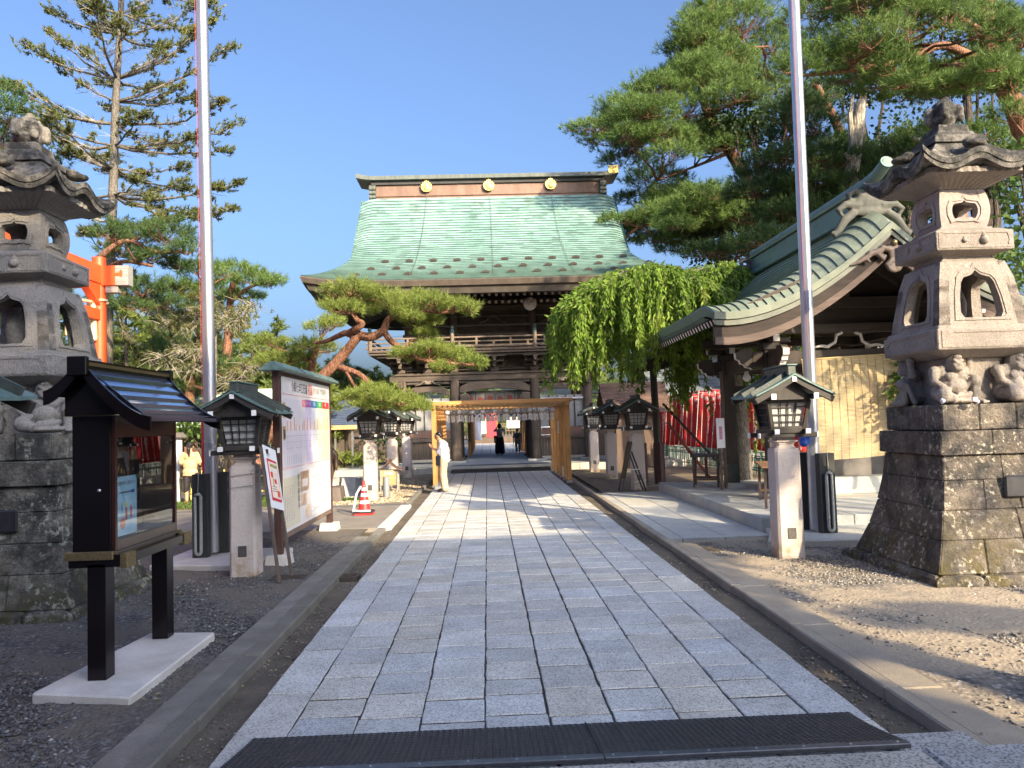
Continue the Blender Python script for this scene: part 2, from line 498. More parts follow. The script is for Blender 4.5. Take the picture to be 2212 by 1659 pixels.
mb = MB(); mb.add([(-900, -900, -.085), (900, -900, -.085), (900, 1500, -.085), (-900, 1500, -.085)], [(0, 1, 2, 3)])
struct(mb, 'ground', SOIL)

def wavy(x0, x1, y0, y1, z, amp, st=.25, seed=0):
    """slightly uneven ground patch with skirts"""
    nx = max(2, int((x1-x0)/st)); ny = max(2, int((y1-y0)/st)); r = np.random.default_rng(seed)
    X, Y = np.meshgrid(np.linspace(x0, x1, nx+1), np.linspace(y0, y1, ny+1))
    Z = z + amp*(np.sin(X*2.1+seed)*np.cos(Y*1.7) + .6*np.sin(X*5.3+Y*4.1) + r.normal(0, .25, X.shape))
    V = np.stack([X.ravel(), Y.ravel(), Z.ravel()], 1)
    i = np.arange(nx); j = np.arange(ny); I, J = np.meshgrid(i, j); a = (J*(nx+1)+I).ravel()
    F = np.stack([a, a+1, a+nx+2, a+nx+1], 1)
    return V, F

def patch(name, x0, x1, y0, y1, z, mat, amp=.008, st=.25, seed=1):
    V, F = wavy(x0, x1, y0, y1, z, amp, st, seed)
    o = npmesh(name, V, F, mat, kind='structure', smooth=True); return o

patch('gravel_ground', -14, -2.24, 2.0, 14.35, -.012, GRAV_D, .012, .2, 3)
patch('gravel_ground', 2.94, 16, 2.0, 11.6, -.012, GRAV_R, .012, .2, 5)
patch('gravel_ground', -4.4, -1.93, 18.9, 29.4, -.02, GRAV_Y, .012, .3, 6)
patch('dirt_ground', 2.94, 18, 19.4, 29.4, -.03, M('dirt_brown', (.13, .105, .075), (.22, .175, .12), .95, scale=2, bump=.7, bscale=60, fine=.3, world=True), .012, .35, 7)
mb = MB(); mb.box(-80, -1.93, 14.36, 18.88, -.2, -.012); struct(mb, 'road', ASPH)
mb = MB(); mb.box(-80, -1.93, 18.3, 18.62, -.19, -.008); struct(mb, 'road_edge', ASPH_D)
mb = MB(); mb.box(-80, -4.42, 18.9, 20.9, -.2, -.02); struct(mb, 'verge', M('verge_soil', (.10, .11, .04), (.16, .15, .06), .95, scale=3, bump=.5, world=True))
mb = MB(); mb.box(-80, -4.42, 20.92, 70, -.2, -.025); struct(mb, 'yard', ASPH_D)

# -------- dirt strips beside the path (lower than the kerb)
patch('dirt_strip', -1.90, -1.58, 2.0, 29.3, -.055, SOIL, .008, .12, 8)
patch('dirt_strip', 2.24, 2.58, 2.0, 29.3, -.055, SOIL, .008, .12, 9)

# -------- the stone path
path = thing('path', None, None, (0, 0, 0)); path['kind'] = 'structure'
mb = MB(); mb.box(-1.60, 2.26, 3.9, 29.6, -.2, -.0075); part(mb, 'bedding', JOINT, path)
PX0, PX1, BW = -1.6, 2.26, .33
NC = 8; CW = (PX1-PX0-2*BW)/NC

def slab_mb(w, d, h=.08, c=.005, j=.0, rr=None):
    """paving stone with worn, slightly irregular arrises; top at z=0"""
    rr = rr or random
    def P(x, y, z, a): return (x+rr.uniform(-a, a), y+rr.uniform(-a, a), z)
    mb = MB(); n = 3
    per = []
    for (ax, ay), (bx, by) in (((-1,-1),(1,-1)),((1,-1),(1,1)),((1,1),(-1,1)),((-1,1),(-1,-1))):
        for k in range(n): t = k/n; per.append(((ax+(bx-ax)*t)*w/2, (ay+(by-ay)*t)*d/2))
    vs = []
    for x, y in per: vs.append((x, y, -h))
    off = [(rr.uniform(-j, j), rr.uniform(-j, j)) for _ in per]
    for (x, y), (a, b) in zip(per, off): vs.append((x+a, y+b, -c*rr.uniform(.6, 1.6)))
    for (x, y), (a, b) in zip(per, off): vs.append((x*(1-2*c/w)+a, y*(1-2*c/d)+b, 0))
    m = len(per)
    fs = [(i, (i+1) % m, m+(i+1) % m, m+i) for i in range(m)] + [(m+i, m+(i+1) % m, 2*m+(i+1) % m, 2*m+i) for i in range(m)]
    fs.append(tuple(2*m+i for i in range(m)))
    return mb.add(vs, fs)

stones = []      # (x0,x1,y0,y1)
rr = random.Random(5)
for cidx in range(NC):
    y = 4.02 - rr.uniform(0, .4)
    while y < 29.55:
        d = rr.choice([.33, .38, .42, .45, .5]) + rr.uniform(-.015, .015)
        x0 = PX0+BW+cidx*CW; g = .006+.005*(cidx == 4)
        y1 = min(y+d, 29.6)
        if y1-y > .08: e = rr.uniform(.009, .017); stones.append((x0+g, x0+CW-g, max(y, 3.9)+e, y1-e))
        y += d
for x0, x1 in ((PX0, PX0+BW), (PX1-BW, PX1)):
    y = 3.6
    while y < 29.55:
        d = rr.choice([.75, .9, 1.05, 1.2]); y1 = min(y+d, 29.6)
        if y1-y > .1: stones.append((x0+.002, x1-.005, max(y, 3.9)+.011, y1-.011))
        y += d
stones.sort(key=lambda s: s[2])
protos = {}
far = MB()
for k, (x0, x1, y0, y1) in enumerate(stones):
    w, d = x1-x0, y1-y0
    if k < 290:
        key = (round(w, 2), round(d, 2), k % 2)
        if key not in protos:
            me = mesh_from(slab_mb(w, d, .08, .005, .005, rr), 'paving_stone'); me.materials.append(SLABM); protos[key] = me
        o = bpy.data.objects.new('paving_stone', protos[key]); COL.objects.link(o); o.parent = path
        o.location = ((x0+x1)/2, (y0+y1)/2, rr.uniform(-.001, .003))
        o.rotation_euler = (rr.uniform(-.004, .004), rr.uniform(-.005, .005), rr.uniform(-.004, .004))
    else:
        b = slab_mb(w, d, .08, .008, .003, rr); cx, cy, dz = (x0+x1)/2, (y0+y1)/2, rr.uniform(-.004, .003)
        far.add([(p[0]+cx, p[1]+cy, p[2]+dz) for p in b.v], b.f)
part(far, 'distant_paving', SLABM, path, kind='stuff')

# -------- kerbs
kerb = thing('kerb', None, None, (0, 0, 0)); kerb['kind'] = 'structure'
def kerbrow(x0, x1, ys, z, mat=CONC):
    for a, b in zip(ys[:-1], ys[1:]):
        mb = MB(); j = rr.uniform(-.006, .006)
        mb.box(x0+j, x1+j, a+.004, b-.004, -.2, z+rr.uniform(-.004, .004)); part(mb, 'kerb_stone', mat, kerb, bevel=.012)
kerbrow(-2.26, -2.05, [2.0, 3.4, 5.05, 6.4, 8.0, 9.7, 11.4, 13.1], .022)
kerbrow(-2.045, -1.885, [2.0, 3.4, 5.05, 6.4, 8.0, 9.7, 11.4, 13.1], .035, M('concrete_edge', (.12, .115, .10), (.19, .18, .155), .9, scale=3, bump=.6, bscale=90, fine=.25, world=True))
kerbrow(-2.05, -1.91, [13.12, 14.3], .0)
kerbrow(-2.02, -1.91, [18.6, 20.4, 22.2, 24, 26, 28, 29.3], .03)
kerbrow(2.57, 2.68, [2.0, 3.6, 5.1, 6.7, 8.3, 9.9, 11.5, 13.3, 15.1, 17, 19, 21, 23.5, 26, 29], .035, CONC_S)
kerbrow(2.685, 2.97, [2.0, 3.6, 5.1, 6.7, 8.3, 9.9, 11.3], .012, CONC_S)
# iron drain covers set into the strips
IRON = M('cast_iron', (.06, .048, .04), (.10, .08, .065), .7, .4, scale=12, bump=.6, bscale=120)
for x, y, w, d in ((-2.55, 9.85, .42, .3), (-1.77, 9.8, .22, .26), (2.95, 10.75, .4, .3), (-2.1, 20.3, .25, .35)):
    mb = MB(); mb.box(x-w/2, x+w/2, y-d/2, y+d/2, -.05, .004)
    for k in range(4): mb.box(x-w/2+.03, x+w/2-.03, y-d/2+.03+k*d/4.4, y-d/2+.045+k*d/4.4, .0035, .012)
    struct(mb, 'drain_cover', IRON)

# -------- loose gravel as real little stones
def pebbles(name, regions, mat, zf=-.006, smin=.012, smax=.03):
    Vs, Fs = [], []; base = 0
    oct_v = np.array([(1,0,0),(-1,0,0),(0,1,0),(0,-1,0),(0,0,1),(0,0,-1)], float)
    oct_f = np.array([(0,2,4),(2,1,4),(1,3,4),(3,0,4),(2,0,5),(1,2,5),(3,1,5),(0,3,5)])
    for (x0, x1, y0, y1, n) in regions:
        # denser towards the camera
        u = rng.random(n); y = y0 + (y1-y0)*u**1.35
        P = np.stack([x0+(x1-x0)*rng.random(n), y, np.full(n, zf)], 1)
        S = smin+(smax-smin)*rng.random(n)**2
        sc = np.stack([S*rng.uniform(.7, 1.4, n), S*rng.uniform(.7, 1.4, n), S*rng.uniform(.3, .7, n)], 1)
        V = oct_v[None]*sc[:, None, :]*rng.uniform(.6, 1.25, (n, 6, 1))
        a = rng.random(n)*2*PI; c, s = np.cos(a)[:, None], np.sin(a)[:, None]
        V = np.stack([V[..., 0]*c-V[..., 1]*s, V[..., 0]*s+V[..., 1]*c, V[..., 2]+V[..., 0]*rng.normal(0, .35, (n, 1))], 2) + P[:, None, :]
        F = oct_f[None]+(np.arange(n)*6)[:, None, None]+base
        Vs.append(V.reshape(-1, 3)); Fs.append(F.reshape(-1, 3)); base += n*6
    return npmesh(name, np.concatenate(Vs), np.concatenate(Fs), mat, kind='stuff')

def M_pebble(name, stops, rough=.75):
    m, n, l, b = _nt(name)
    g = n.new('ShaderNodeNewGeometry')
    col = _ramp(n, l, g.outputs['Random Per Island'], stops)
    l.new(col, b.inputs['Base Color']); b.inputs['Roughness'].default_value = rough
    return m
PEB_D = M_pebble('pebble_dark', [(0, (.055, .056, .058)), (.5, (.11, .11, .112)), (.85, (.14, .14, .14)), (.97, (.20, .195, .185)), (1, (.45, .44, .42))])
PEB_R = M_pebble('pebble_warm', [(0, (.10, .095, .09)), (.5, (.19, .175, .155)), (.9, (.31, .285, .25)), (1, (.5, .47, .42))])
PEB_S = M_pebble('pebble_strip', [(0, (.09, .08, .065)), (.6, (.17, .15, .12)), (1, (.4, .36, .3))])
pebbles('gravel', [(-5.6, -2.27, 4.3, 9.0, 24000), (-4.8, -2.27, 9.0, 13.5, 5000)], PEB_D, -.012, .010, .024)
pebbles('gravel', [(4.0, 6.8, 4.3, 6.3, 8500), (4.8, 7, 6.3, 8, 2000), (3.0, 4.0, 4.2, 8.2, 700), (3.5, 5.0, 8.3, 11.4, 5500), (3.0, 3.5, 8.2, 11.4, 900)], PEB_R, -.010, .009, .022)
pebbles('gravel', [(-1.88, -1.61, 4.0, 14, 1300), (2.27, 2.56, 4.0, 16, 1500)], PEB_S, -.052, .006, .018)
pebbles('gravel', [(-4.3, -1.95, 18.95, 27, 4000)], M_pebble('pebble_yellow', [(0, (.22, .17, .1)), (.6, (.45, .37, .25)), (1, (.7, .62, .5))]), -.015, .02, .04)
# dry leaves and litter
mb = MB()
for k in range(120):
    x, y = (rr.uniform(-4.5, -1.7), rr.uniform(4.4, 11)) if k % 2 else (rr.uniform(2.3, 5.5), rr.uniform(4.3, 11))
    a = rr.uniform(0, 6.3); s = rr.uniform(.012, .028); z = .012 if abs(x-.33) > 2.25 else -.035
    dx, dy = math.cos(a)*s, math.sin(a)*s
    mb.add([(x-dx, y-dy, z), (x+dy*.45, y-dx*.45, z+.008), (x+dx, y+dy, z+.004), (x-dy*.45, y+dx*.45, z+.01)], [(0, 1, 2, 3)])
o = struct(mb, 'leaf_litter', M_leaf('dry_leaf', (.35, .25, .12), (.55, .45, .25), trans=.2)); o['kind'] = 'stuff'

# -------- threshold and rubber ramps
thr = thing('threshold', None, None, (0, 0, 0)); thr['kind'] = 'structure'
TGR = M_granite('threshold_granite', (.33, .33, .325), rand=.08, rough=.75, sc=90)
xs = [-5.2, -3.5, -1.75, .1, 2.2, 3.35, 5.2, 7]
for a, b in zip(xs[:-1], xs[1:]):
    mb = MB(); mb.box(a+.004, b-.004, 3.35, 4.02 if a > 2 else 4.0, -.2, .1); part(mb, 'threshold_stone', TGR, thr, bevel=.015)
mb = MB(); mb.box(2.12, 2.62, 4.03, 4.33, -.15, .05); part(mb, 'threshold_stone', TGR, thr, bevel=.02)

def rubber_mat(name, label, x0, x1, y0, y1, z0, z1, pitch, xin=.0, group=None):
    """perforated ramp mat: y0,z0 low front edge ... y1,z1 high edge"""
    t = thing(name, label, 'mat', ((x0+x1)/2, (y0+y1)/2, min(z0, z1)), group)
    nx = int((x1-x0)/pitch); ny = int(abs(y1-y0)/(pitch*.9))
    N = 8; V = []; F = []
    for j in range(ny):
        for i in range(nx):
            sh = .5*(j % 2)
            cx, cy = i+.5, j+.5
            b = len(V)
            sq = [(cx+.5*max(-1, min(1, 1.42*math.cos(2*PI*(k+.5)/N))), cy+.5*max(-1, min(1, 1.42*math.sin(2*PI*(k+.5)/N)))) for k in range(N)]
            ci = [(cx+.33*math.cos(2*PI*(k+.5)/N)*(1.0 if j % 2 else .9), cy+.27*math.sin(2*PI*(k+.5)/N)) for k in range(N)]
            for dz, ring in ((0, sq), (0, ci), (-.012, ci)):
                for (u, v) in ring:
                    X = x0+(x1-x0)*u/nx; tt = v/ny
                    X = X if xin == 0 else X + xin*(1-tt)*(1 if u/nx < .04 else (-1 if u/nx > .96 else 0))
                    lift = .006*math.sin(X*2.3)*math.sin(PI*tt)
                    V.append((X, y0+(y1-y0)*tt, z0+(z1-z0)*(tt**1.2)+.006+dz+lift))
            for k in range(N):
                k2 = (k+1) % N
                F += [(b+k, b+k2, b+N+k2, b+N+k), (b+N+k, b+N+k2, b+2*N+k2, b+2*N+k)]
    npmesh('mat_sheet', np.array(V), np.array(F), RUBBER, t)
    return t
frontmat = rubber_mat('rubber_ramp_mat', 'black perforated rubber ramp mat across the near end of the stone path', -1.46, 2.17, 4.76, 4.08, .004, .10, .036)
STRIP = M('steel_strip', (.10, .105, .12), (.15, .155, .17), .4, .7, scale=20)
for a, b in ((-1.5, .55), (.555, 2.16)):
    mb = MB(); mb.box(a, b, 4.03, 4.085, .09, .116); part(mb, 'edge_strip', STRIP, frontmat, bevel=.004)
RIV = M_flat('rivet_steel', (.6, .6, .62), .3, .9)
for k in range(15):
    mb = MB(); mb.lathe([(.007, .115), (.006, .119), (.002, .121)], (-1.4+k*.25, 4.057, 0), 8); part(mb, 'rivet', RIV, frontmat, smooth=True)
mb = MB(); mb.box(.54, .548, 4.1, 4.78, .0, .012); mb.move(lambda x, y, z: (x, y, z+.1*(4.78-y)/.7))
part(mb, 'seam', M_flat('seam_black', (.006, .006, .007)), frontmat)

# -------- paving in front of the water pavilion, white slabs
pav = thing('side_paving', None, None, (0, 0, 0)); pav['kind'] = 'structure'
mb = MB(); mb.box(2.7, 4.28, 11.75, 19.3, -.2, -.01); part(mb, 'bedding', JOINT, pav)
ys = [11.72, 13.25, 14.8, 16.3, 17.8, 19.35]
for a, b in zip(ys[:-1], ys[1:]):
    for x0, x1 in ((2.70, 2.92), (2.925, 3.57), (3.575, 4.27)):
        mb = MB(); mb.box(x0+.004, x1-.004, a+.004, b-.004, -.1, .012); part(mb, 'paving_slab', SLABW, pav, bevel=.006)
def polyslab(name, poly, z0, z1, mat, parent=None, **k):
    mb = MB(); mb.prism(poly, 'xy', z0, z1)
    return part(mb, name, mat, parent, **k) if parent else struct(mb, name, mat, **k)
o = polyslab('concrete_pad', [(-4.66, 10.75), (-3.25, 10.45), (-3.0, 11.9), (-4.6, 12.1)], -.1, .06, CONC_L, bevel=.01)
o = polyslab('concrete_pad', [(4.25, 11.68), (3.87, 10.75), (5.3, 10.6), (5.75, 11.2), (5.9, 12.2), (4.3, 12.0)], -.1, .075, SLABW, bevel=.01)
mb = MB(); mb.box(-2.08, -1.83, 14.4, 18.2, -.1, .006); struct(mb, 'drain_slab', M_granite('white_slab', (.62, .61, .6), rand=0, contrast=.35, sc=150), bevel=.01)
# ================================================================== WOODEN LANTERN POSTS
WD = M_wood('dark_wood', (.018, .016, .014), (.04, .034, .03), 'z', .6)
WDX = M_wood('dark_wood_x', (.020, .018, .016), (.045, .038, .033), 'x', .6)
WBR = M_wood('weathered_wood', (.075, .055, .045), (.13, .10, .08), 'z', .8)
COPG = M('patina_dark', (.085, .15, .145), (.15, .235, .225), .5, .15, scale=7, bump=.15, bscale=40, fine=.2)
COPG2 = M('patina_edge', (.05, .062, .058), (.09, .105, .095), .5, .3, scale=9, bump=.2, bscale=40)
PILLAR = M_stone('pillar_granite', (.50, .435, .40), (.58, .52, .485), dam=.0, bump=.25, pit=150, moss=(.30, .22, .12), mz=(.0, .42))
PAPER = M('paper_pane', (.36, .37, .36), (.46, .46, .45), .7, scale=3)
WHITE = M('white_paint', (.72, .72, .72), (.80, .80, .8), .6, scale=6)
PLAQ = M('plaque', (.07, .065, .06), (.12, .115, .11), .5, .3, scale=30)

def gable_z(x, half, zr, ze):
    t = min(1, abs(x)/half); return zr + (ze-zr)*(t*1.12 - .12*t*t)

def make_lantern():
    t = thing('lantern_post', 'x', 'lantern', (0, 0, 0), 'lantern posts along both sides of the path')
    # pillar, chamfered and stepped at the neck
    mb = MB()
    def octo(h, c, z): return [(-h+c,-h,z),(h-c,-h,z),(h,-h+c,z),(h,h-c,z),(h-c,h,z),(-h+c,h,z),(-h,h-c,z),(-h,-h+c,z)]
    rings = [(.172,.03,-.15),(.170,.03,0),(.163,.028,1.36),(.157,.04,1.40),(.13,.02,1.405),(.105,.02,1.44),(.12,.02,1.475),(.15,.02,1.49),(.15,.02,1.51),(.115,.02,1.512),(.115,.02,1.56)]
    vs = []
    for h, c, z in rings: vs += octo(h, c, z)
    fs = [(i*8+j, i*8+(j+1) % 8, i*8+8+(j+1) % 8, i*8+8+j) for i in range(len(rings)-1) for j in range(8)] + [tuple(len(vs)-8+j for j in range(8))]
    mb.add(vs, fs); part(mb, 'pillar', PILLAR, t)
    mb = MB(); mb.box(-.055, .055, -.178, -.16, .24, .38); part(mb, 'plaque', PLAQ, t, bevel=.004)
    # crossed base beams with white end caps
    def beam(a, b, w, h, mat):
        mb = MB(); mb.bar(a, b, w, h); o = part(mb, 'base_beam', mat, t, bevel=.004)
        d = (Vector(b)-Vector(a)).normalized()
        for e, s in ((a, -1), (b, 1)):
            e = Vector(e); c = MB(); c.bar(e+d*s*-.012, e+d*s*.006, w+.008, h+.008); part(c, 'end_cap', WHITE, o)
        return o
    for y in (-.2, .2): beam((-.38, y, 1.575), (.38, y, 1.575), .055, .06, WDX)
    for x in (-.2, .2): beam((x, -.36, 1.625), (x, .36, 1.625), .055, .055, WD)
    mb = MB(); mb.box(-.25, .25, -.25, .25, 1.6, 1.655); part(mb, 'sill', WDX, t, bevel=.004)
    # flared box: corner posts, rails, paper pane, muntins on each side
    hb, ht, z0, z1 = .205, .265, 1.655, 2.03
    H = lambda z: hb+(ht-hb)*(z-z0)/(z1-z0)
    for a, b in ((-1,-1),(1,-1),(1,1),(-1,1)):
        mb = MB(); mb.bar((a*H(z0), b*H(z0), z0), (a*H(z1), b*H(z1), z1), .05, .05, up=(0, 1, 0)); part(mb, 'corner_post', WD, t, bevel=.004)
    mb = MB(); mb.rects([(1.66, hb-.035, hb-.035), (2.02, ht-.035, ht-.035)]); part(mb, 'paper_pane', PAPER, t)
    mun = None
    for s in range(4):
        R = Matrix.Rotation(s*PI/2, 3, 'Z')
        mb = MB()
        nv = 5 if s in (0, 2) else 9
        for k in range(1, nv):
            u = -1+2*k/nv if nv > 5 else -1+2*k/4.0
            if nv == 5 and k == 4: break
            mb.bar((u*H(z0)*.8, -H(z0)+.012, z0), (u*H(z1)*.8, -H(z1)+.012, z1), .012, .016)
        for k in range(1, 4):
            z = z0+(z1-z0)*k/4.0
            mb.bar((-H(z), -H(z)+.012, z), (H(z), -H(z)+.012, z), .014, .012)
        for z, w in ((z0+.015, .04), (z1-.015, .05)):
            mb.bar((-H(z), -H(z)+.004, z), (H(z), -H(z)+.004, z), .04, w)
        mb.v = [tuple(R @ Vector(p)) for p in mb.v]
        o = part(mb, 'lattice', WD, t); o['kind'] = 'stuff'
    # roof: two copper slopes with battens, bargeboards, ridge box
    half, L, zr, ze = .50, .52, 2.335, 2.055
    for s in (-1, 1):
        mb = MB()
        def fn(u, v, dz=0): x = s*(half)*v; return (x, -L+2*L*u, gable_z(x, half, zr, ze)+dz+.02*abs(2*u-1)**3*v)
        n = 5
        top = [fn(i/6, j/n, .022) for j in range(n+1) for i in range(7)]; bot = [fn(i/6, j/n, 0) for j in range(n+1) for i in range(7)]
        mb.add(top, [(j*7+i, j*7+i+1, j*7+i+8, j*7+i+7) for j in range(n) for i in range(6)])
        mb.add(bot, [(j*7+i, j*7+i+7, j*7+i+8, j*7+i+1) for j in range(n) for i in range(6)])
        k = 42
        ed = []
        for i in range(6): ed.append((n*7+i, n*7+i+1))
        for a, b in ed: mb.add([top[a], top[b], bot[b], bot[a]], [(0, 1, 2, 3)])
        for e in (0, 6):
            for j in range(n): mb.add([top[j*7+e], top[j*7+7+e], bot[j*7+7+e], bot[j*7+e]], [(0, 1, 2, 3)])
        sl = part(mb, 'roof_slope', COPG, t)
        for yb in (-.33, .02, .36):
            mb = MB(); pts = [Vector((s*half*q, yb, gable_z(half*q, half, zr, ze)+.052)) for q in (.08, .35, .65, 1.0)]
            for a, b in zip(pts[:-1], pts[1:]): mb.bar(a, b, .03, .065)
            part(mb, 'batten', COPG2, sl)
        for y in (-L+.05, L-.05):
            mb = MB()
            pts = [Vector((s*half*.985*q, y, gable_z(half*q, half, zr, ze)-.035)) for q in (.0, .35, .7, 1.0)]
            for a, b in zip(pts[:-1], pts[1:]): mb.bar(a, b, .05, .07)
            part(mb, 'bargeboard', WDX, t)
        mb = MB(); mb.bar((s*.27, -L+.03, 2.07), (s*.27, L-.03, 2.07), .05, .06); pu = part(mb, 'purlin', WDX, t, bevel=.003)
        for e in (-1, 1):
            c = MB(); c.box(s*.27-.03, s*.27+.03, e*(L-.03)-.008, e*(L-.03)+.008, 2.035, 2.105); part(c, 'end_cap', WHITE, pu)
    mb = MB(); mb.bar((0, -L+.03, 2.285), (0, L-.03, 2.285), .05, .05); pu = part(mb, 'ridge_pole', WDX, t)
    c = MB(); c.box(-.028, .028, -L+.015, -L+.032, 2.255, 2.315); part(c, 'end_cap', WHITE, pu)
    mb = MB(); mb.box(-.055, .055, -.43, .43, 2.33, 2.465); part(mb, 'ridge', COPG2, t, bevel=.012)
    mb = MB(); mb.box(-.065, .065, -.45, .45, 2.4655, 2.48); part(mb, 'ridge_cap', COPG, t)
    for y in (-.36, .36):
        mb = MB(); mb.prism([(-.3, 2.03), (.3, 2.03), (0, 2.29)], 'xz', y-.01, y+.01); part(mb, 'gable_board', WD, t)
    return t
LG = 'lantern posts along both sides of the path'
lan = make_lantern()
spots = [(-3.18, 10.22, 'lantern post with twine tied round its pillar, between the left flagpole planks and leaning sign'),
         (3.885, 10.05, 'lantern post in front of the right flagpole and the reed blind, lower pillar stained brown'),
         (-3.14, 4.1, 'lantern post of which only a copper roof corner shows at the left edge'),
         (4.0, 4.35, 'lantern post just beyond the right edge of the view'),
         (-3.02, 19.9, 'lantern post directly behind the striped traffic cone'),
         (-2.98, 24.1, 'lantern post on the left rising behind the small roofed box'),
         (-2.95, 28.2, 'lantern post nearest the gate on the left, its pillar dappled by tree shadow'),
         (3.95, 20.35, 'lantern post standing behind the black easel under the weeping tree'),
         (3.9, 24.4, 'middle one of the three lantern posts under the weeping tree on the right'),
         (3.86, 28.1, 'lantern post nearest the gate on the right, beside the wooden frame')]
for i, (x, y, lab) in enumerate(spots):
    o = lan if i == 0 else dup(lan)
    o.location = (x, y, 0); o['label'] = lab; o['group'] = LG
    o.rotation_euler = (0, 0, random.uniform(-.015, .015))

# ================================================================== BIG STONE LANTERNS
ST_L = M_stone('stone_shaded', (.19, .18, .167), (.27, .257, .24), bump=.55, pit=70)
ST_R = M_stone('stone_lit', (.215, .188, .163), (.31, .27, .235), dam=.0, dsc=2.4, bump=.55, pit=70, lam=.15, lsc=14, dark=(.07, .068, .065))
ST_FB = M_stone('stone_new', (.31, .265, .245), (.37, .32, .295), bump=.3, pit=110)
ST_ROOF = M_stone('stone_roof', (.15, .138, .125), (.30, .275, .24), dam=.22, dsc=4, bump=.8, lam=.22, lsc=11, lichen=(.42, .40, .32))
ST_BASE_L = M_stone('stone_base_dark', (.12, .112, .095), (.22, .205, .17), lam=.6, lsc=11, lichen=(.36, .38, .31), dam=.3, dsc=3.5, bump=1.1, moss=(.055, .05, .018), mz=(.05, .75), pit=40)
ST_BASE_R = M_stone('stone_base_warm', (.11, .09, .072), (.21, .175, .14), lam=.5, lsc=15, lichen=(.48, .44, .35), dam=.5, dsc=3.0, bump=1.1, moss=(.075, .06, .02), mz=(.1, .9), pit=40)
DARKP = M('plate_dark', (.02, .02, .024), (.04, .04, .046), .4, .3, scale=10)

def cusp(w, h, z0, flare=0.0, n=10, arch=.25):
    """katomado-like opening outline: pointed cusped top, rounded shoulders"""
    pts = [(-w, z0), (w, z0), (w*.98, z0+h*.45), (w*.86, z0+h*(1-arch)), (w*.70, z0+h*(1-arch*.62)), (w*.42, z0+h*(1-arch*.5)), (w*.2, z0+h*(1-arch*.35)), (0, z0+h)]
    pts += [(-x, z) for x, z in reversed(pts[2:7])]
    return pts

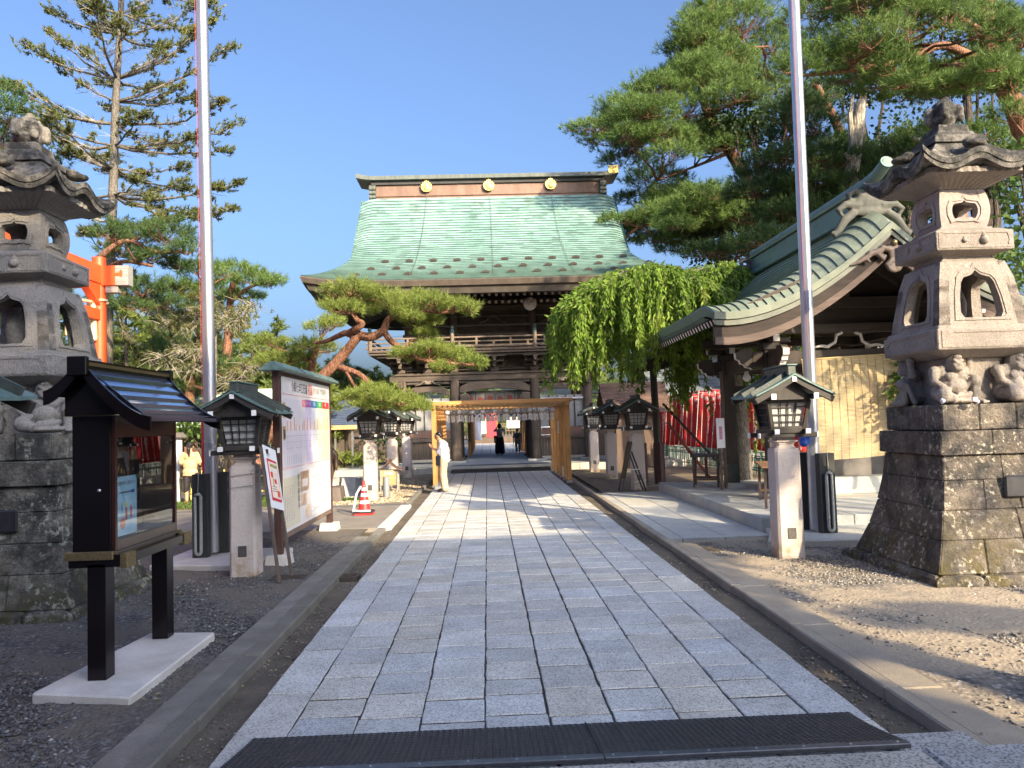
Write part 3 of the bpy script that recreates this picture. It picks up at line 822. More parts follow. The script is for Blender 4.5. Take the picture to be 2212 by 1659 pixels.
def stone_lantern(name, label, cx, cy, mats, group):
    body, roofm, basem, fbm = mats
    t = thing('stone_lantern', label, 'stone lantern', (cx, cy, 0), group)
    r2 = random.Random(int(cy*10+cx*7))
    # plinth stones and battered courses of separate blocks
    def course(z0, z1, h0, h1, nb, nm, jit=.012, bev=.018, out=0.0, offs=0.0):
        for s in range(4):
            R = Matrix.Rotation(s*PI/2, 3, 'Z')
            cuts = [-1.0] + sorted([-1+2*(k+r2.uniform(-.16, .16)+offs*0)/nb for k in range(1, nb)]) + [1.0]
            for a, b in zip(cuts[:-1], cuts[1:]):
                g = .003; j = r2.uniform(-jit, jit); dep = .16
                vs = []
                for z, h in ((z0+g*.5, h0), (z1-g*.5, h1)):
                    hh = h+j
                    for u, d in ((a, 0), (b, 0), (b, dep), (a, dep)):
                        # mitre the corners
                        x = u*hh; y = -hh+d
                        if u == a and a > -1: x += g
                        if u == b and b < 1: x -= g
                        if abs(u) == 1 and d: x = u*(hh-d)
                        vs.append(R @ Vector((x, y, z)) + Vector((cx, cy, 0)))
                mb = MB(); mb.add(vs, [(0,3,2,1),(4,5,6,7),(0,1,5,4),(1,2,6,5),(2,3,7,6),(3,0,4,7)])
                part(mb, nm, basem, t, bevel=bev)
    course(-.1, .09, 1.06, 1.02, 4, 'plinth_stone', .03, .03)
    prof = [(.09, .93), (.43, .80), (.74, .715), (1.06, .655), (1.33, .625)]
    for k in range(4): course(prof[k][0], prof[k+1][0], prof[k][1], prof[k+1][1], [3, 2, 3, 2][k], 'base_block', .006, .009)
    course(1.335, 1.60, .672, .665, 2, 'base_block', .004, .009)
    mb = MB(); mb.box(cx-.5, cx+.5, cy-.5, cy+.5, 0, 1.6); part(mb, 'base_core', basem, t)
    course(1.605, 1.895, .60, .60, 3, 'upper_slab', .004, .012)
    mb = MB(); mb.box(cx-.5, cx+.5, cy-.5, cy+.5, 1.6, 1.893); part(mb, 'slab_core', basem, t)
    mb = MB(); mb.box(cx-.34, cx+.34, cy-.34, cy+.34, 1.893, 2.46); part(mb, 'inner_core', body, t)
    # small dark plate set into the base
    sx = -1 if cx > 0 else 1
    mb = MB(); mb.box(cx-.02-.3*sx*0, cx+.30, cy-.735, cy-.70, .86, 1.10); part(mb, 'plate', DARKP, t, bevel=.02)
    # platform over the figures
    mb = MB(); mb.rects([(2.43, .40, .40), (2.50, .545, .545), (2.515, .585, .585), (2.74, .585, .585), (2.745, .56, .56), (2.79, .545, .545)], (cx, cy)); part(mb, 'platform', body, t, bevel=.008)
    for s in range(4):                      # framed relief line on every face
        R = Matrix.Rotation(s*PI/2, 3, 'Z'); mb = MB()
        ringpanel(mb, [(-.54, 2.535), (.54, 2.535), (.54, 2.722), (-.54, 2.722)], [(-.50, 2.57), (-.47, 2.555), (.47, 2.555), (.50, 2.57), (.50, 2.685), (.46, 2.70), (-.46, 2.70), (-.50, 2.685)],
                  R @ Vector((0, -.593, 0)) + Vector((cx, cy, 0)), R @ Vector((1, 0, 0)), Vector((0, 0, 1)), R @ Vector((0, -1, 0)), .012)
        part(mb, 'relief_frame', body, t)
    # window storey: four walls with cusped openings, tapered
    z0, z1 = 2.79, 3.54
    def taper(x, y, z):
        k = (z-z0)/(z1-z0); sc = 1.0-.22*k-.10*max(0, k-.75)**1*2
        return (cx+(x-cx)*sc, cy+(y-cy)*sc, z)
    for s in range(4):
        R = Matrix.Rotation(s*PI/2, 3, 'Z'); mb = MB()
        ringpanel(mb, [(-.52, z0), (.52, z0), (.52, z1), (-.52, z1)], cusp(.26, .56, z0+.085), R @ Vector((0, -.52, 0)) + Vector((cx, cy, 0)), R @ Vector((1, 0, 0)), Vector((0, 0, 1)), R @ Vector((0, -1, 0)), .13)
        mb.move(taper); part(mb, 'window_wall', body, t)
        mb = MB()
        ringpanel(mb, cusp(.335, .68, z0+.055), cusp(.285, .60, z0+.075), R @ Vector((0, -.532, 0)) + Vector((cx, cy, 0)), R @ Vector((1, 0, 0)), Vector((0, 0, 1)), R @ Vector((0, -1, 0)), .03)
        mb.move(taper); part(mb, 'window_frame', body, t)
    mb = MB(); mb.rects([(2.79, .36, .36), (2.83, .36, .36)], (cx, cy)); part(mb, 'inner_floor', body, t)
    mb = MB(); mb.lathe([(.07, 2.83), (.10, 3.0), (.11, 3.12), (.075, 3.24), (.05, 3.3), (.06, 3.34), (.01, 3.38)], (cx-.12, cy-.05, 0), 12)
    mb.lathe([(.07, 2.83), (.10, 3.0), (.11, 3.12), (.075, 3.24), (.05, 3.3), (.06, 3.34), (.01, 3.38)], (cx+.10, cy+.12, 0), 12)
    part(mb, 'inner_vase', body, t, smooth=True)['kind'] = 'stuff'
    # middle platform
    mb = MB(); mb.rects([(3.54, .36, .36), (3.58, .31, .31), (3.62, .30, .30), (3.66, .44, .44), (3.665, .455, .455), (3.885, .455, .455), (3.89, .44, .44), (3.93, .36, .36)], (cx, cy)); part(mb, 'middle_platform', body, t, bevel=.006)
    for s in range(4):
        R = Matrix.Rotation(s*PI/2, 3, 'Z'); mb = MB(); O = Vector((cx, cy, 0))
        ringpanel(mb, [(-.43, 3.685), (.43, 3.685), (.43, 3.868), (-.43, 3.868)], [(-.395, 3.72), (-.37, 3.70), (.37, 3.70), (.395, 3.72), (.395, 3.835), (.36, 3.852), (-.36, 3.852), (-.395, 3.835)],
                  R @ Vector((0, -.462, 0)) + O, R @ Vector((1, 0, 0)), Vector((0, 0, 1)), R @ Vector((0, -1, 0)), .01)
        part(mb, 'relief_frame', body, t)
        for ux, rr_ in ((.10, .055), (-.13, .032)):
            mb = MB(); c = R @ Vector((ux, -.455, 3.77)) + O
            mb.ell(c, (rr_, rr_, rr_*.9), 12, 8)
            mb.ell(c + Vector((0, 0, rr_*.8)), (rr_*.6, rr_*.6, rr_*.6), 10, 6); mb.ell(c + Vector((0, 0, rr_*1.35)), (rr_*.3,)*3, 8, 6)
            part(mb, 'jewel_relief', body, t, smooth='all')['kind'] = 'stuff'
    # fire box, barrel shaped, cusped openings
    z0f, z1f = 3.93, 4.42
    def bulge(x, y, z):
        k = (z-z0f)/(z1f-z0f); sc = .90+.16*math.sin(PI*min(1, max(0, k)))**.8
        return (cx+(x-cx)*sc, cy+(y-cy)*sc, z)
    def fbwin(w, h, z0):
        pts = [(-w*.82, z0), (-w*.5, z0+.02), (0, z0+.012), (w*.5, z0+.02), (w*.82, z0), (w, z0+h*.3), (w, z0+h*.6), (w*.85, z0+h*.86), (w*.45, z0+h*.9), (w*.15, z0+h*.93), (0, z0+h*1.06)]
        return pts + [(-x, z) for x, z in reversed(pts[5:10])]
    for s in range(4):
        R = Matrix.Rotation(s*PI/2, 3, 'Z'); O = Vector((cx, cy, 0)); mb = MB()
        ringpanel(mb, [(-.285, z0f), (.285, z0f), (.285, z0f+.25), (.285, z1f), (-.285, z1f), (-.285, z0f+.25)], fbwin(.145, .21, z0f+.13), R @ Vector((0, -.285, 0)) + O, R @ Vector((1, 0, 0)), Vector((0, 0, 1)), R @ Vector((0, -1, 0)), .10, n=48)
        mb.move(bulge); part(mb, 'fire_box_wall', fbm, t)
        mb = MB()
        ringpanel(mb, fbwin(.205, .31, z0f+.085), fbwin(.175, .265, z0f+.105), R @ Vector((0, -.295, 0)) + O, R @ Vector((1, 0, 0)), Vector((0, 0, 1)), R @ Vector((0, -1, 0)), .03, n=48)
        mb.move(bulge); part(mb, 'fire_box_frame', fbm, t)
    mb = MB(); mb.rects([(3.925, .30, .30), (3.96, .31, .31), (3.97, .27, .27)], (cx, cy)); part(mb, 'fire_box_foot', fbm, t)
    # ribbed corbel under the roof
    mb = MB(); N = 44
    def prf(k): return [(.27, 4.42), (.30, 4.45), (.42, 4.50), (.545, 4.54), (.545, 4.60)][k]
    vs = []
    for k in range(5):
        h, z = prf(k)
        for s in range(4):
            R = Matrix.Rotation(s*PI/2, 3, 'Z')
            for i in range(N//4*2):
                u = -1+2*i/(N//4*2); rib = .014*(1 if i % 2 else -.3)*(k > 0)
                vs.append(R @ Vector((u*h, -h-rib, z)) + Vector((cx, cy, 0)))
    m_ = 4*(N//4*2)
    mb.add(vs, [(k*m_+i, k*m_+(i+1) % m_, k*m_+m_+(i+1) % m_, k*m_+m_+i) for k in range(4) for i in range(m_)]); part(mb, 'corbel', body, t)
    # curved roof with a hump over each face and upturned corners
    hr = .655; per = []
    NS = 20
    for s in range(4):
        for i in range(NS): per.append((s, -1+2*i/NS))
    def eave(u): return 4.645 + .155*math.exp(-(u/.33)**2) + .17*abs(u)**4.5
    def prow(t_, under=0.0, th=0.0):
        out = []
        for s, u in per:
            R = Matrix.Rotation(s*PI/2, 3, 'Z'); h = .24+(hr-.24)*t_; oc = 1+.05*abs(u)**4*t_
            ztop = 5.06 - .42*(t_**.75)
            z = ztop*(1-t_**2) + eave(u)*t_**2 if t_ < 1 else eave(u)
            out.append(R @ Vector((u*h*oc, -h*oc, z-th)) + Vector((cx, cy, 0)))
        return out
    rows = [prow(q) for q in (0, .15, .35, .55, .75, .9, 1.0)] + [prow(1.0, th=.06), [Vector((cx, cy, 0)) + (p-Vector((cx, cy, 0)))*1.0 for p in prow(.965, th=.065)], prow(.955, th=.12), prow(.88, th=.115), prow(.55, th=.25)]
    rows[-1] = [Vector((p.x, p.y, 4.60)) for p in rows[-1]]
    vs = [p for r in rows for p in r]; m_ = len(per)
    mb = MB(); mb.add(vs, [(k*m_+i, k*m_+(i+1) % m_, k*m_+m_+(i+1) % m_, k*m_+m_+i) for k in range(len(rows)-1) for i in range(m_)]); rf = part(mb, 'roof', roofm, t, smooth=True)
    for s in range(4):
        R = Matrix.Rotation(s*PI/2, 3, 'Z'); mb = MB()
        mb.ell(R @ Vector((0, -.55, 4.86)) + Vector((cx, cy, 0)), (.13, .11, .045), 12, 7); mb.ell(R @ Vector((.05, -.50, 4.90)) + Vector((cx, cy, 0)), (.08, .08, .05), 9, 6)
        mb.ell(R @ Vector((-.06, -.52, 4.895)) + Vector((cx, cy, 0)), (.07, .07, .045), 9, 6)
        if cx < 0 or True: sculpt(mb, 'roof_carving', roofm, t, .02, 2)
    # pedestal and flaming jewel
    mb = MB(); mb.rects([(4.97, .33, .33), (5.07, .29, .29), (5.08, .24, .24), (5.13, .215, .215), (5.14, .19, .19), (5.23, .175, .175), (5.24, .14, .14)], (cx, cy)); part(mb, 'pedestal', roofm, t, bevel=.006)
    mb = MB()
    mb.lathe([(.10, 5.23), (.13, 5.29), (.15, 5.345), (.12, 5.36), (.14, 5.40), (.15, 5.46), (.12, 5.54), (.05, 5.59), (.015, 5.62)], (cx, cy, 0), 16)
    for a in range(5):
        an = a*2*PI/5+.5; c = Vector((cx+.15*math.cos(an), cy+.15*math.sin(an), 5.42+.03*(a % 2)))
        mb.ell(c, (.075, .06, .085), 10, 7, (0, 0, an)); mb.ell(c + Vector((.03*math.cos(an), .03*math.sin(an), -.08)), (.05, .045, .06), 8, 6)
    mb.ell((cx+.02, cy-.02, 5.6), (.05, .05, .03), 8, 6)
    sculpt(mb, 'finial', roofm, t, .014, 1)
    return t

GUARD = []
def guardian(body):
    """crouching carved figure bearing the platform, origin at its foot, looking towards -y"""
    mb = MB()
    mb.ell((0, .05, .13), (.19, .15, .13)); mb.ell((0, .02, .24), (.165, .14, .15)); mb.ell((0, -.07, .20), (.125, .09, .10))   # hips, trunk, belly
    mb.ell((-.06, -.085, .305), (.075, .05, .05)); mb.ell((.06, -.085, .305), (.075, .05, .05))                            # chest
    mb.ell((0, -.06, .445), (.088, .09, .105)); mb.ell((0, -.13, .395), (.062, .04, .042))                                   # head, jaw
    mb.ell((0, -.155, .43), (.024, .024, .022)); mb.ell((-.04, -.135, .47), (.034, .022, .016), rot=(0, .35, 0)); mb.ell((.04, -.135, .47), (.034, .022, .016), rot=(0, -.35, 0))
    mb.ell((-.045, -.13, .425), (.024, .02, .018)); mb.ell((.045, -.13, .425), (.024, .02, .018)); mb.ell((0, -.16, .385), (.035, .012, .008)); mb.ell((0, -.12, .51), (.05, .05, .03))
    for s in (-1, 1):
        mb.tube([(s*.10, 0, .42), (s*.115, -.03, .32), (s*.11, -.05, .25)], [.04, .035, .02], 8)                         # hair locks
        mb.ell((s*.17, .03, .36), (.065, .07, .07))
    # right arm down onto the knee, left arm up
    mb.tube([(-.18, .02, .36), (-.225, -.03, .25), (-.155, -.12, .175)], [.055, .048, .036], 9); mb.ell((-.14, -.14, .165), (.04, .035, .028))
    mb.tube([(.18, .03, .36), (.24, .02, .33), (.235, 0, .50)], [.055, .05, .04], 9); mb.ell((.235, 0, .53), (.05, .055, .035))
    # legs: one kneeling out flat, one raised with foot planted
    mb.tube([(-.10, .02, .11), (-.20, -.14, .10), (-.10, -.20, .05)], [.085, .075, .05], 9); mb.ell((-.20, -.14, .10), (.085, .085, .085))
    mb.tube([(.12, .0, .14), (.21, -.10, .27), (.215, -.08, .05)], [.08, .066, .052], 9); mb.ell((.21, -.10, .25), (.07, .07, .07)); mb.ell((.215, -.14, .03), (.055, .10, .035))
    for k in range(4): mb.ell((.185+k*.022, -.235, .022), (.013, .022, .018), 6, 5)
    mb.tube([(-.08, -.18, .10), (.05, -.17, .09), (.14, -.12, .12)], [.035, .04, .03], 8); mb.ell((0, -.1, .04), (.2, .13, .04))
    mb.tube([(.26, -.04, .26), (.28, 0, .12), (.27, .04, .02)], [.02, .03, .035], 7)
    return mb

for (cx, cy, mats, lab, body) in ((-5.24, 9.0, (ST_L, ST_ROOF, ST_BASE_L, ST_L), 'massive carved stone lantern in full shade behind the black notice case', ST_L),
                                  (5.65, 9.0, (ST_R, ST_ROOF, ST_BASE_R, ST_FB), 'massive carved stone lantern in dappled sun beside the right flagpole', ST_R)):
    t = stone_lantern('stone_lantern', lab, cx, cy, mats, 'pair of stone lanterns flanking the path')
    proto = None
    for (dx, dy, rz) in ((-.33, -.36, .12), (.36, -.34, .55), (-.36, .34, -2.2), (.36, .36, 2.4)):
        if proto is None:
            proto = sculpt(guardian(body), 'guardian_figure', body, None, .0115, 1); o = proto; o.parent = t
        else:
            o = proto.copy(); COL.objects.link(o)
        o.location = (dx, dy, 1.893); o.rotation_euler = (0, 0, rz); o.scale = (1.04, 1.04, 1.05)
# two little white flowers of folded paper left on the right lantern's slab
FOLD = M_flat('folded_paper', (.75, .72, .75), .8)
for x, y, lab in ((4.98, 8.33, 'crumpled white paper left by the knee of the right lantern figure'), (5.36, 8.36, 'small white paper left at the foot of the right lantern figure')):
    mb = MB()
    for k in range(7): mb.ell((x+rr.uniform(-.035, .035), y-.08+rr.uniform(-.02, .02), 1.925+rr.uniform(-.015, .03)), (.02, .018, .02), 6, 4)
    sculpt(mb, 'paper_scrap', FOLD, None, .007, 0); o = bpy.context.scene.objects[-1] if False else [q for q in COL.objects if q.name.startswith('paper_scrap')][-1]
    c = Vector((x, y-.08, 1.9)); o.data.transform(Matrix.Translation(-c)); o.location = c; tag(o, lab, 'paper', 'paper scraps on the stone lantern')
# ================================================================== FLAGPOLES
ALU = M('aluminium', (.42, .44, .48), (.48, .50, .54), .38, .8, scale=3)
PLANK = M_wood('charred_plank', (.022, .024, .024), (.05, .052, .05), 'z', .7)
ROPE = M('rope', (.33, .34, .31), (.46, .47, .43), .9, scale=30, bump=.5, bscale=200)
REDR = M_flat('red_cord', (.45, .05, .06), .7)
STEEL = M('galvanised', (.45, .46, .47), (.6, .6, .62), .35, .9, scale=20)

def flagpole(x, y, label, lean, red):
    t = thing('flagpole', label, 'flagpole', (x, y, 0), 'pair of flagpoles beside the path')
    mb = MB(); N = 20; rings = []
    for z in [.1+.6*k for k in range(22)]:
        for j in range(N):
            a = 2*PI*j/N; r = .093*(1-.010*z) - (.016 if j in (0, 7, 13) else 0)
            rings.append((x+lean[0]*z+r*math.cos(a-2.0), y+lean[1]*z+r*math.sin(a-2.0), z))
    mb.add(rings, [(i*N+j, i*N+(j+1) % N, i*N+N+(j+1) % N, i*N+N+j) for i in range(21) for j in range(N)])
    part(mb, 'pole', ALU, t, smooth='all')
    for k, (dx, dy, w, d) in enumerate(((-.09, -.19, .22, .13), (.06, .19, .24, .13)) if x < 0 else ((-.08, .19, .2, .13), (.10, -.19, .24, .13))):
        mb = MB(); mb.box(x+dx-w/2, x+dx+w/2, y+dy-d/2, y+dy+d/2, .05, 1.25); part(mb, 'support_plank', PLANK, t, bevel=.008)
    # folded rope hanging in a loop from a cleat
    px, py = (x-.10, y-.285) if x < 0 else (x+.11, y-.285)
    mb = MB(); mb.tube([(px, py+.03, 1.28), (px, py, 1.0), (px+.015, py-.005, .95)], .006, 6); part(mb, 'halyard', ROPE, t)
    for off in (0, .018):
        mb = MB(); w = .045-off*.6
        pts = [(px-w, py-off*.4, .93), (px-w, py-off*.4, .2)] + [(px-w*math.cos(a), py-off*.4, .16-w*1.2*math.sin(a)) for a in np.linspace(.2, PI-.2, 7)] + [(px+w, py-off*.4, .2), (px+w, py-off*.4, .93)]
        pts += [(px+w*.4, py-off*.4, .97), (px-w*.5, py-off*.4, .965), (px-w, py-off*.4, .93)]
        mb.tube(pts, .016, 7); part(mb, 'rope_loop', ROPE, t, smooth='all')
    mb = MB()
    for a in (0, .4, -.4): mb.tube([(px-.04, py-.02, .955+.02*a), (px, py-.035, .96-.02*a), (px+.04, py-.02, .95+.02*a)], .009, 6)
    part(mb, 'rope_knot', ROPE, t, smooth='all')['kind'] = 'stuff'
    mb = MB(); mb.tube([(x+lean[0]*z+(-.088*(1-.01*z) if x < 0 else -.06+.1*max(0, (4-z)/4)), y-.07+lean[1]*z, z) for z in (1.2, 2.0, 3, 4, 6, 9, 12)], .003, 5); part(mb, 'red_cord' if red else 'halyard', REDR, t)
    # chain links wrapped round
    zc = 1.72 if x < 0 else 1.6
    for k in range(7 if x < 0 else 4):
        a = k*.34-2.3; c = Vector((x+.105*math.cos(a), y+.105*math.sin(a), zc-.02*k-(.05*(k > 4)*(k-4))))
        mb = MB(); q = 8; pts = [c + Vector((-math.sin(a)*.026*math.cos(2*PI*i/q), math.cos(a)*.026*math.cos(2*PI*i/q), .014*math.sin(2*PI*i/q))) for i in range(q+1)]
        mb.tube(pts, .005, 5, False); part(mb, 'chain_link', STEEL, t)
    return t
flagpole(-4.06, 11.48, 'tall aluminium flagpole beyond the notice case, a red pipe against it', (-.008, 0), True)
flagpole(4.90, 11.53, 'tall aluminium flagpole in front of the water pavilion roof', (.0085, 0), True)
mb = MB(); mb.tube([(-4.215, 11.6, 1.0), (-4.225, 11.6, 2.12)], .028, 10); single(mb, 'red_pipe', M_flat('red_paint', (.55, .035, .03), .5), 'thin red pipe standing upright against the left flagpole', 'pipe', smooth=True)
mb = MB(); mb.ell((4.70, 11.3, 1.46), (.09, .07, .10)); mb.ell((4.74, 11.27, 1.52), (.05, .05, .06)); mb.ell((4.67, 11.27, 1.40), (.06, .06, .05))
sculpt(mb, 'blue_cover', M('blue_sheet', (.01, .05, .30), (.02, .10, .45), .5, scale=20), None, .012, 1)
o = [q for q in COL.objects if q.name.startswith('blue_cover')][-1]; o.data.transform(Matrix.Translation((-4.7, -11.3, -1.36))); o.location = (4.7, 11.3, 1.36); tag(o, 'crumpled blue plastic bundle tied to the right flagpole', 'plastic bundle')

# ================================================================== NOTICE CASE
LACQ = M('black_lacquer', (.005, .004, .005), (.009, .006, .007), .22, scale=3, spec=.3)
LACQ_R = M('brown_lacquer', (.03, .010, .008), (.045, .016, .012), .25, scale=3)
ROOFB = M('blue_black_roof', (.26, .31, .46), (.30, .36, .52), .13, .9, scale=2)
BRASS = M('brass', (.20, .15, .07), (.33, .26, .13), .38, .8, scale=60, bump=.9, bscale=140, dist=.004)
BRONZE = M('bronze_frame', (.13, .105, .085), (.17, .14, .115), .35, .5, scale=4)
GLASS = M_glass('case_glass', (.93, .96, .96), 1.0)
t = thing('notice_case', 'black lacquered notice case with ribbed roof and brass fittings on two posts', 'notice case', (-2.95, 6.4, 0))
case = t
mb = MB(); mb.prism([(-3.26, 5.62), (-2.50, 5.45), (-2.50, 7.1), (-3.1, 7.16)], 'xy', -.08, .055); part(mb, 'base_slab', CONC_L, t, bevel=.012)
for y in (5.84, 6.93):
    mb = MB(); mb.box(-2.985, -2.85, y, y+.14, .05, .90); part(mb, 'post', LACQ, t, bevel=.004)
    mb = MB(); mb.box(-3.12, -2.74, y-.0, y+.14, .875, .965); o = part(mb, 'cross_beam', LACQ, t, bevel=.003)
    mb = MB(); mb.box(-2.742, -2.69, y-.005, y+.145, .865, .972); part(mb, 'brass_cap', BRASS, o, bevel=.003)
mb = MB(); mb.box(-2.80, -2.70, 5.86, 7.06, .89, .955); part(mb, 'long_beam', LACQ, t)


XB, XF, YA, YB_, ZA, ZB = -3.10, -2.82, 5.86, 7.02, .985, 2.0
for nm, a in (('side_panel', (XB, XF, YA, YA+.03, ZA, ZB)), ('side_panel', (XB, XF, YB_-.03, YB_, ZA, ZB)), ('back_panel', (XB, XB+.03, YA+.0302, YB_-.0302, ZA, ZB)), ('floor_panel', (XB+.0302, XF, YA+.0302, YB_-.0302, ZA, ZA+.03)), ('ceiling_panel', (XB+.0302, XF, YA+.0302, YB_-.0302, ZB-.03, ZB))):
    mb = MB(); mb.box(*a); part(mb, nm, LACQ, t, bevel=.003)
for y in (YA+.015, YB_-.045):
    mb = MB(); mb.box(XF+.001, XF+.028, y, y+.035, ZA, ZB); part(mb, 'front_stile', LACQ_R, t)
mb = MB(); mb.box(XF+.001, XF+.026, YA+.052, YB_-.047, ZB-.17, ZB); part(mb, 'front_rail', LACQ_R, t)
mb = MB(); mb.box(XF+.001, XF+.03, YA+.052, YB_-.047, ZA, ZA+.075); part(mb, 'front_rail', BRONZE, t, bevel=.003)
mb = MB(); mb.box(XF-.01, XF+.045, YA-.0, YB_+.01, ZA-.055, ZA-.003); part(mb, 'bottom_moulding', BRONZE, t, bevel=.004)
mb = MB(); mb.box(XF+.012, XF+.016, YA+.055, YB_-.05, ZA+.076, ZB-.172); part(mb, 'glass_pane', GLASS, t)
mb = MB(); mb.lathe([(.012, 0), (.012, .01), (.006, .014)], (0, 0, 0), 10); mb.move(lambda x, y, z: (-2.90+x, YA-z, 1.44+y)); part(mb, 'keyhole', STEEL, t)
for z in (ZA-.055, ZB-.005):
    mb = MB(); mb.box(XB-.045, XF+.03, YA-.035, YA+.02, z, z+.06); part(mb, 'brass_band', BRASS, t, bevel=.004)
    mb = MB(); mb.box(XB-.045, XF+.05, YB_-.02, YB_+.04, z, z+.06); part(mb, 'brass_band', BRASS, t, bevel=.004)
# roof: seven overlapping glossy strips each side, curved
def case_roof(sgn):
    prof = []
    for k in range(8):
        s = k/7; x = .035+(.47 if sgn > 0 else .22)*s; z = 2.345-(.40 if sgn > 0 else .19)*(1-(1-s)**1.55); prof.append((x, z))
    for k in range(7):
        (x0, z0), (x1, z1) = prof[k], prof[k+1]
        mb = MB(); xx = lambda v: -2.965+sgn*v
        mb.add([(xx(x0), 5.72, z0-.012), (xx(x0), 7.17, z0-.012), (xx(x1), 7.17, z1-.008), (xx(x1), 5.72, z1-.008)], [(0, 1, 2, 3)]); part(mb, 'roof_batten', LACQ, t)
        z1 = z0+(z1-z0)*.80; x1 = x0+(x1-x0)*.80
        mb = MB(); xx = lambda v: -2.965+sgn*v
        mb.add([(xx(x0), 5.72, z0+.004), (xx(x0), 7.17, z0+.004), (xx(x1), 7.17, z1+.022), (xx(x1), 5.72, z1+.022), (xx(x1), 7.17, z1-.006), (xx(x1), 5.72, z1-.006), (xx(x0), 5.72, z0-.02), (xx(x0), 7.17, z0-.02)],
               [(0, 1, 2, 3), (3, 2, 4, 5), (5, 4, 7, 6), (0, 3, 5, 6), (1, 7, 4, 2)])
        part(mb, 'roof_strip', ROOFB, t)
    for y in (5.712, 7.178):
        mb = MB(); vs = []
        for x, z in prof: vs += [(-2.965+sgn*x*1.01, y-.011, z+.03), (-2.965+sgn*x*1.01, y+.011, z+.03), (-2.965+sgn*x*1.01, y+.011, z-.075), (-2.965+sgn*x*1.01, y-.011, z-.075)]
        mb.add(vs, [(k*4+a, k*4+(a+1) % 4, k*4+4+(a+1) % 4, k*4+4+a) for k in range(7) for a in range(4)] + [(0, 1, 2, 3), (28, 29, 30, 31)])
        part(mb, 'bargeboard', LACQ, t)
case_roof(1); case_roof(-1)
mb = MB(); mb.prism([(-3.12, 2.0), (-2.55, 2.0), (-2.93, 2.33), (-3.0, 2.33), (-3.12, 2.22)], 'xz', 5.80, 5.82); part(mb, 'gable_board', LACQ, t)
mb = MB(); mb.box(-3.012, -2.918, 5.70, 7.19, 2.325, 2.365); part(mb, 'ridge', LACQ, t)
mb = MB(); mb.box(-3.02, -2.91, 5.72, 7.17, 2.366, 2.392); part(mb, 'ridge_inlay', BRASS, t)
mb = MB(); mb.box(-3.03, -2.90, 5.70, 7.19, 2.393, 2.405); part(mb, 'ridge_cap', LACQ, t)
for y in (5.66, 7.17):
    mb = MB(); mb.box(-3.035, -2.895, y, y+.05, 2.29, 2.43); part(mb, 'ridge_end', LACQ, t, bevel=.006)
    
# posters inside the case
INK = M_flat('ink', (.03, .03, .035), .7); INKR = M_flat('ink_red', (.55, .06, .05), .7); INKG = M_flat('ink_grey', (.25, .25, .27), .7)
EY, EZ = Vector((0, 1, 0)), Vector((0, 0, 1))
ps = thing('poster', 'pale blue summer poster pinned low inside the notice case', 'poster', (-2.86, 6.12, 1.08))
mb = MB(); mb.box(-2.816, -2.812, 5.925, 6.27, 1.08, 1.53); part(mb, 'sheet', M('poster_blue', (.30, .52, .68), (.48, .66, .78), .6, scale=4), ps)
text('竹駒神社 夏まつり', .036, INK, ps, (-2.810, 6.10, 1.475), EY, EZ)
for k in range(9): mb = MB(); mb.box(-2.8115, -2.810, 5.98+k*.022, 5.995+k*.022, 1.40, 1.413); part(mb, 'caption', INK, ps)
mb = MB(); mb.box(-2.8115, -2.810, 6.17, 6.23, 1.395, 1.42); part(mb, 'caption_box', M_flat('deep_blue', (.03, .09, .4)), ps)
for (y, z, a, b, m_) in ((6.09, 1.24, .02, .055, INKR), (6.17, 1.25, .018, .05, INKR), (6.09, 1.31, .022, .02, M_flat('ink_yellow', (.7, .6, .2))), (6.02, 1.29, .008, .04, INK), (6.03, 1.17, .045, .045, M_flat('ink_coral', (.7, .2, .12)))):
    mb = MB(); mb.ell((-2.811, y, z), (.0012, a, b), 10, 6); part(mb, 'figure_print', m_, ps)
for y, z in ((5.925, 1.53), (6.255, 1.53), (5.925, 1.085), (6.255, 1.085)):
    mb = MB(); mb.box(-2.812, -2.8075, y, y+.022, z-.022, z); part(mb, 'corner_tape', M_flat('tape_green', (.02, .16, .12)), ps)
ps = thing('poster', 'black poster with amber festival lamps inside the notice case', 'poster', (-3.03, 6.55, 1.1))
mb = MB(); mb.box(-3.034, -3.03, 6.33, 6.85, 1.08, 1.72); part(mb, 'sheet', M_flat('poster_black', (.012, .012, .014), .4), ps)
for k in range(26):
    y, z = rr.uniform(6.38, 6.8), rr.uniform(1.2, 1.7)
    mb = MB(); mb.ell((-3.029, y, z), (.001, rr.uniform(.006, .016), rr.uniform(.012, .03)), 8, 5); part(mb, 'lamp_print', M_flat('amber%d' % (k % 3), [(.55, .35, .1), (.6, .5, .3), (.35, .2, .08)][k % 3]), ps)
mb = MB(); mb.box(-3.029, -3.027, 6.45, 6.72, 1.14, 1.165); part(mb, 'caption', M_flat('ink_white', (.7, .7, .68)), ps)

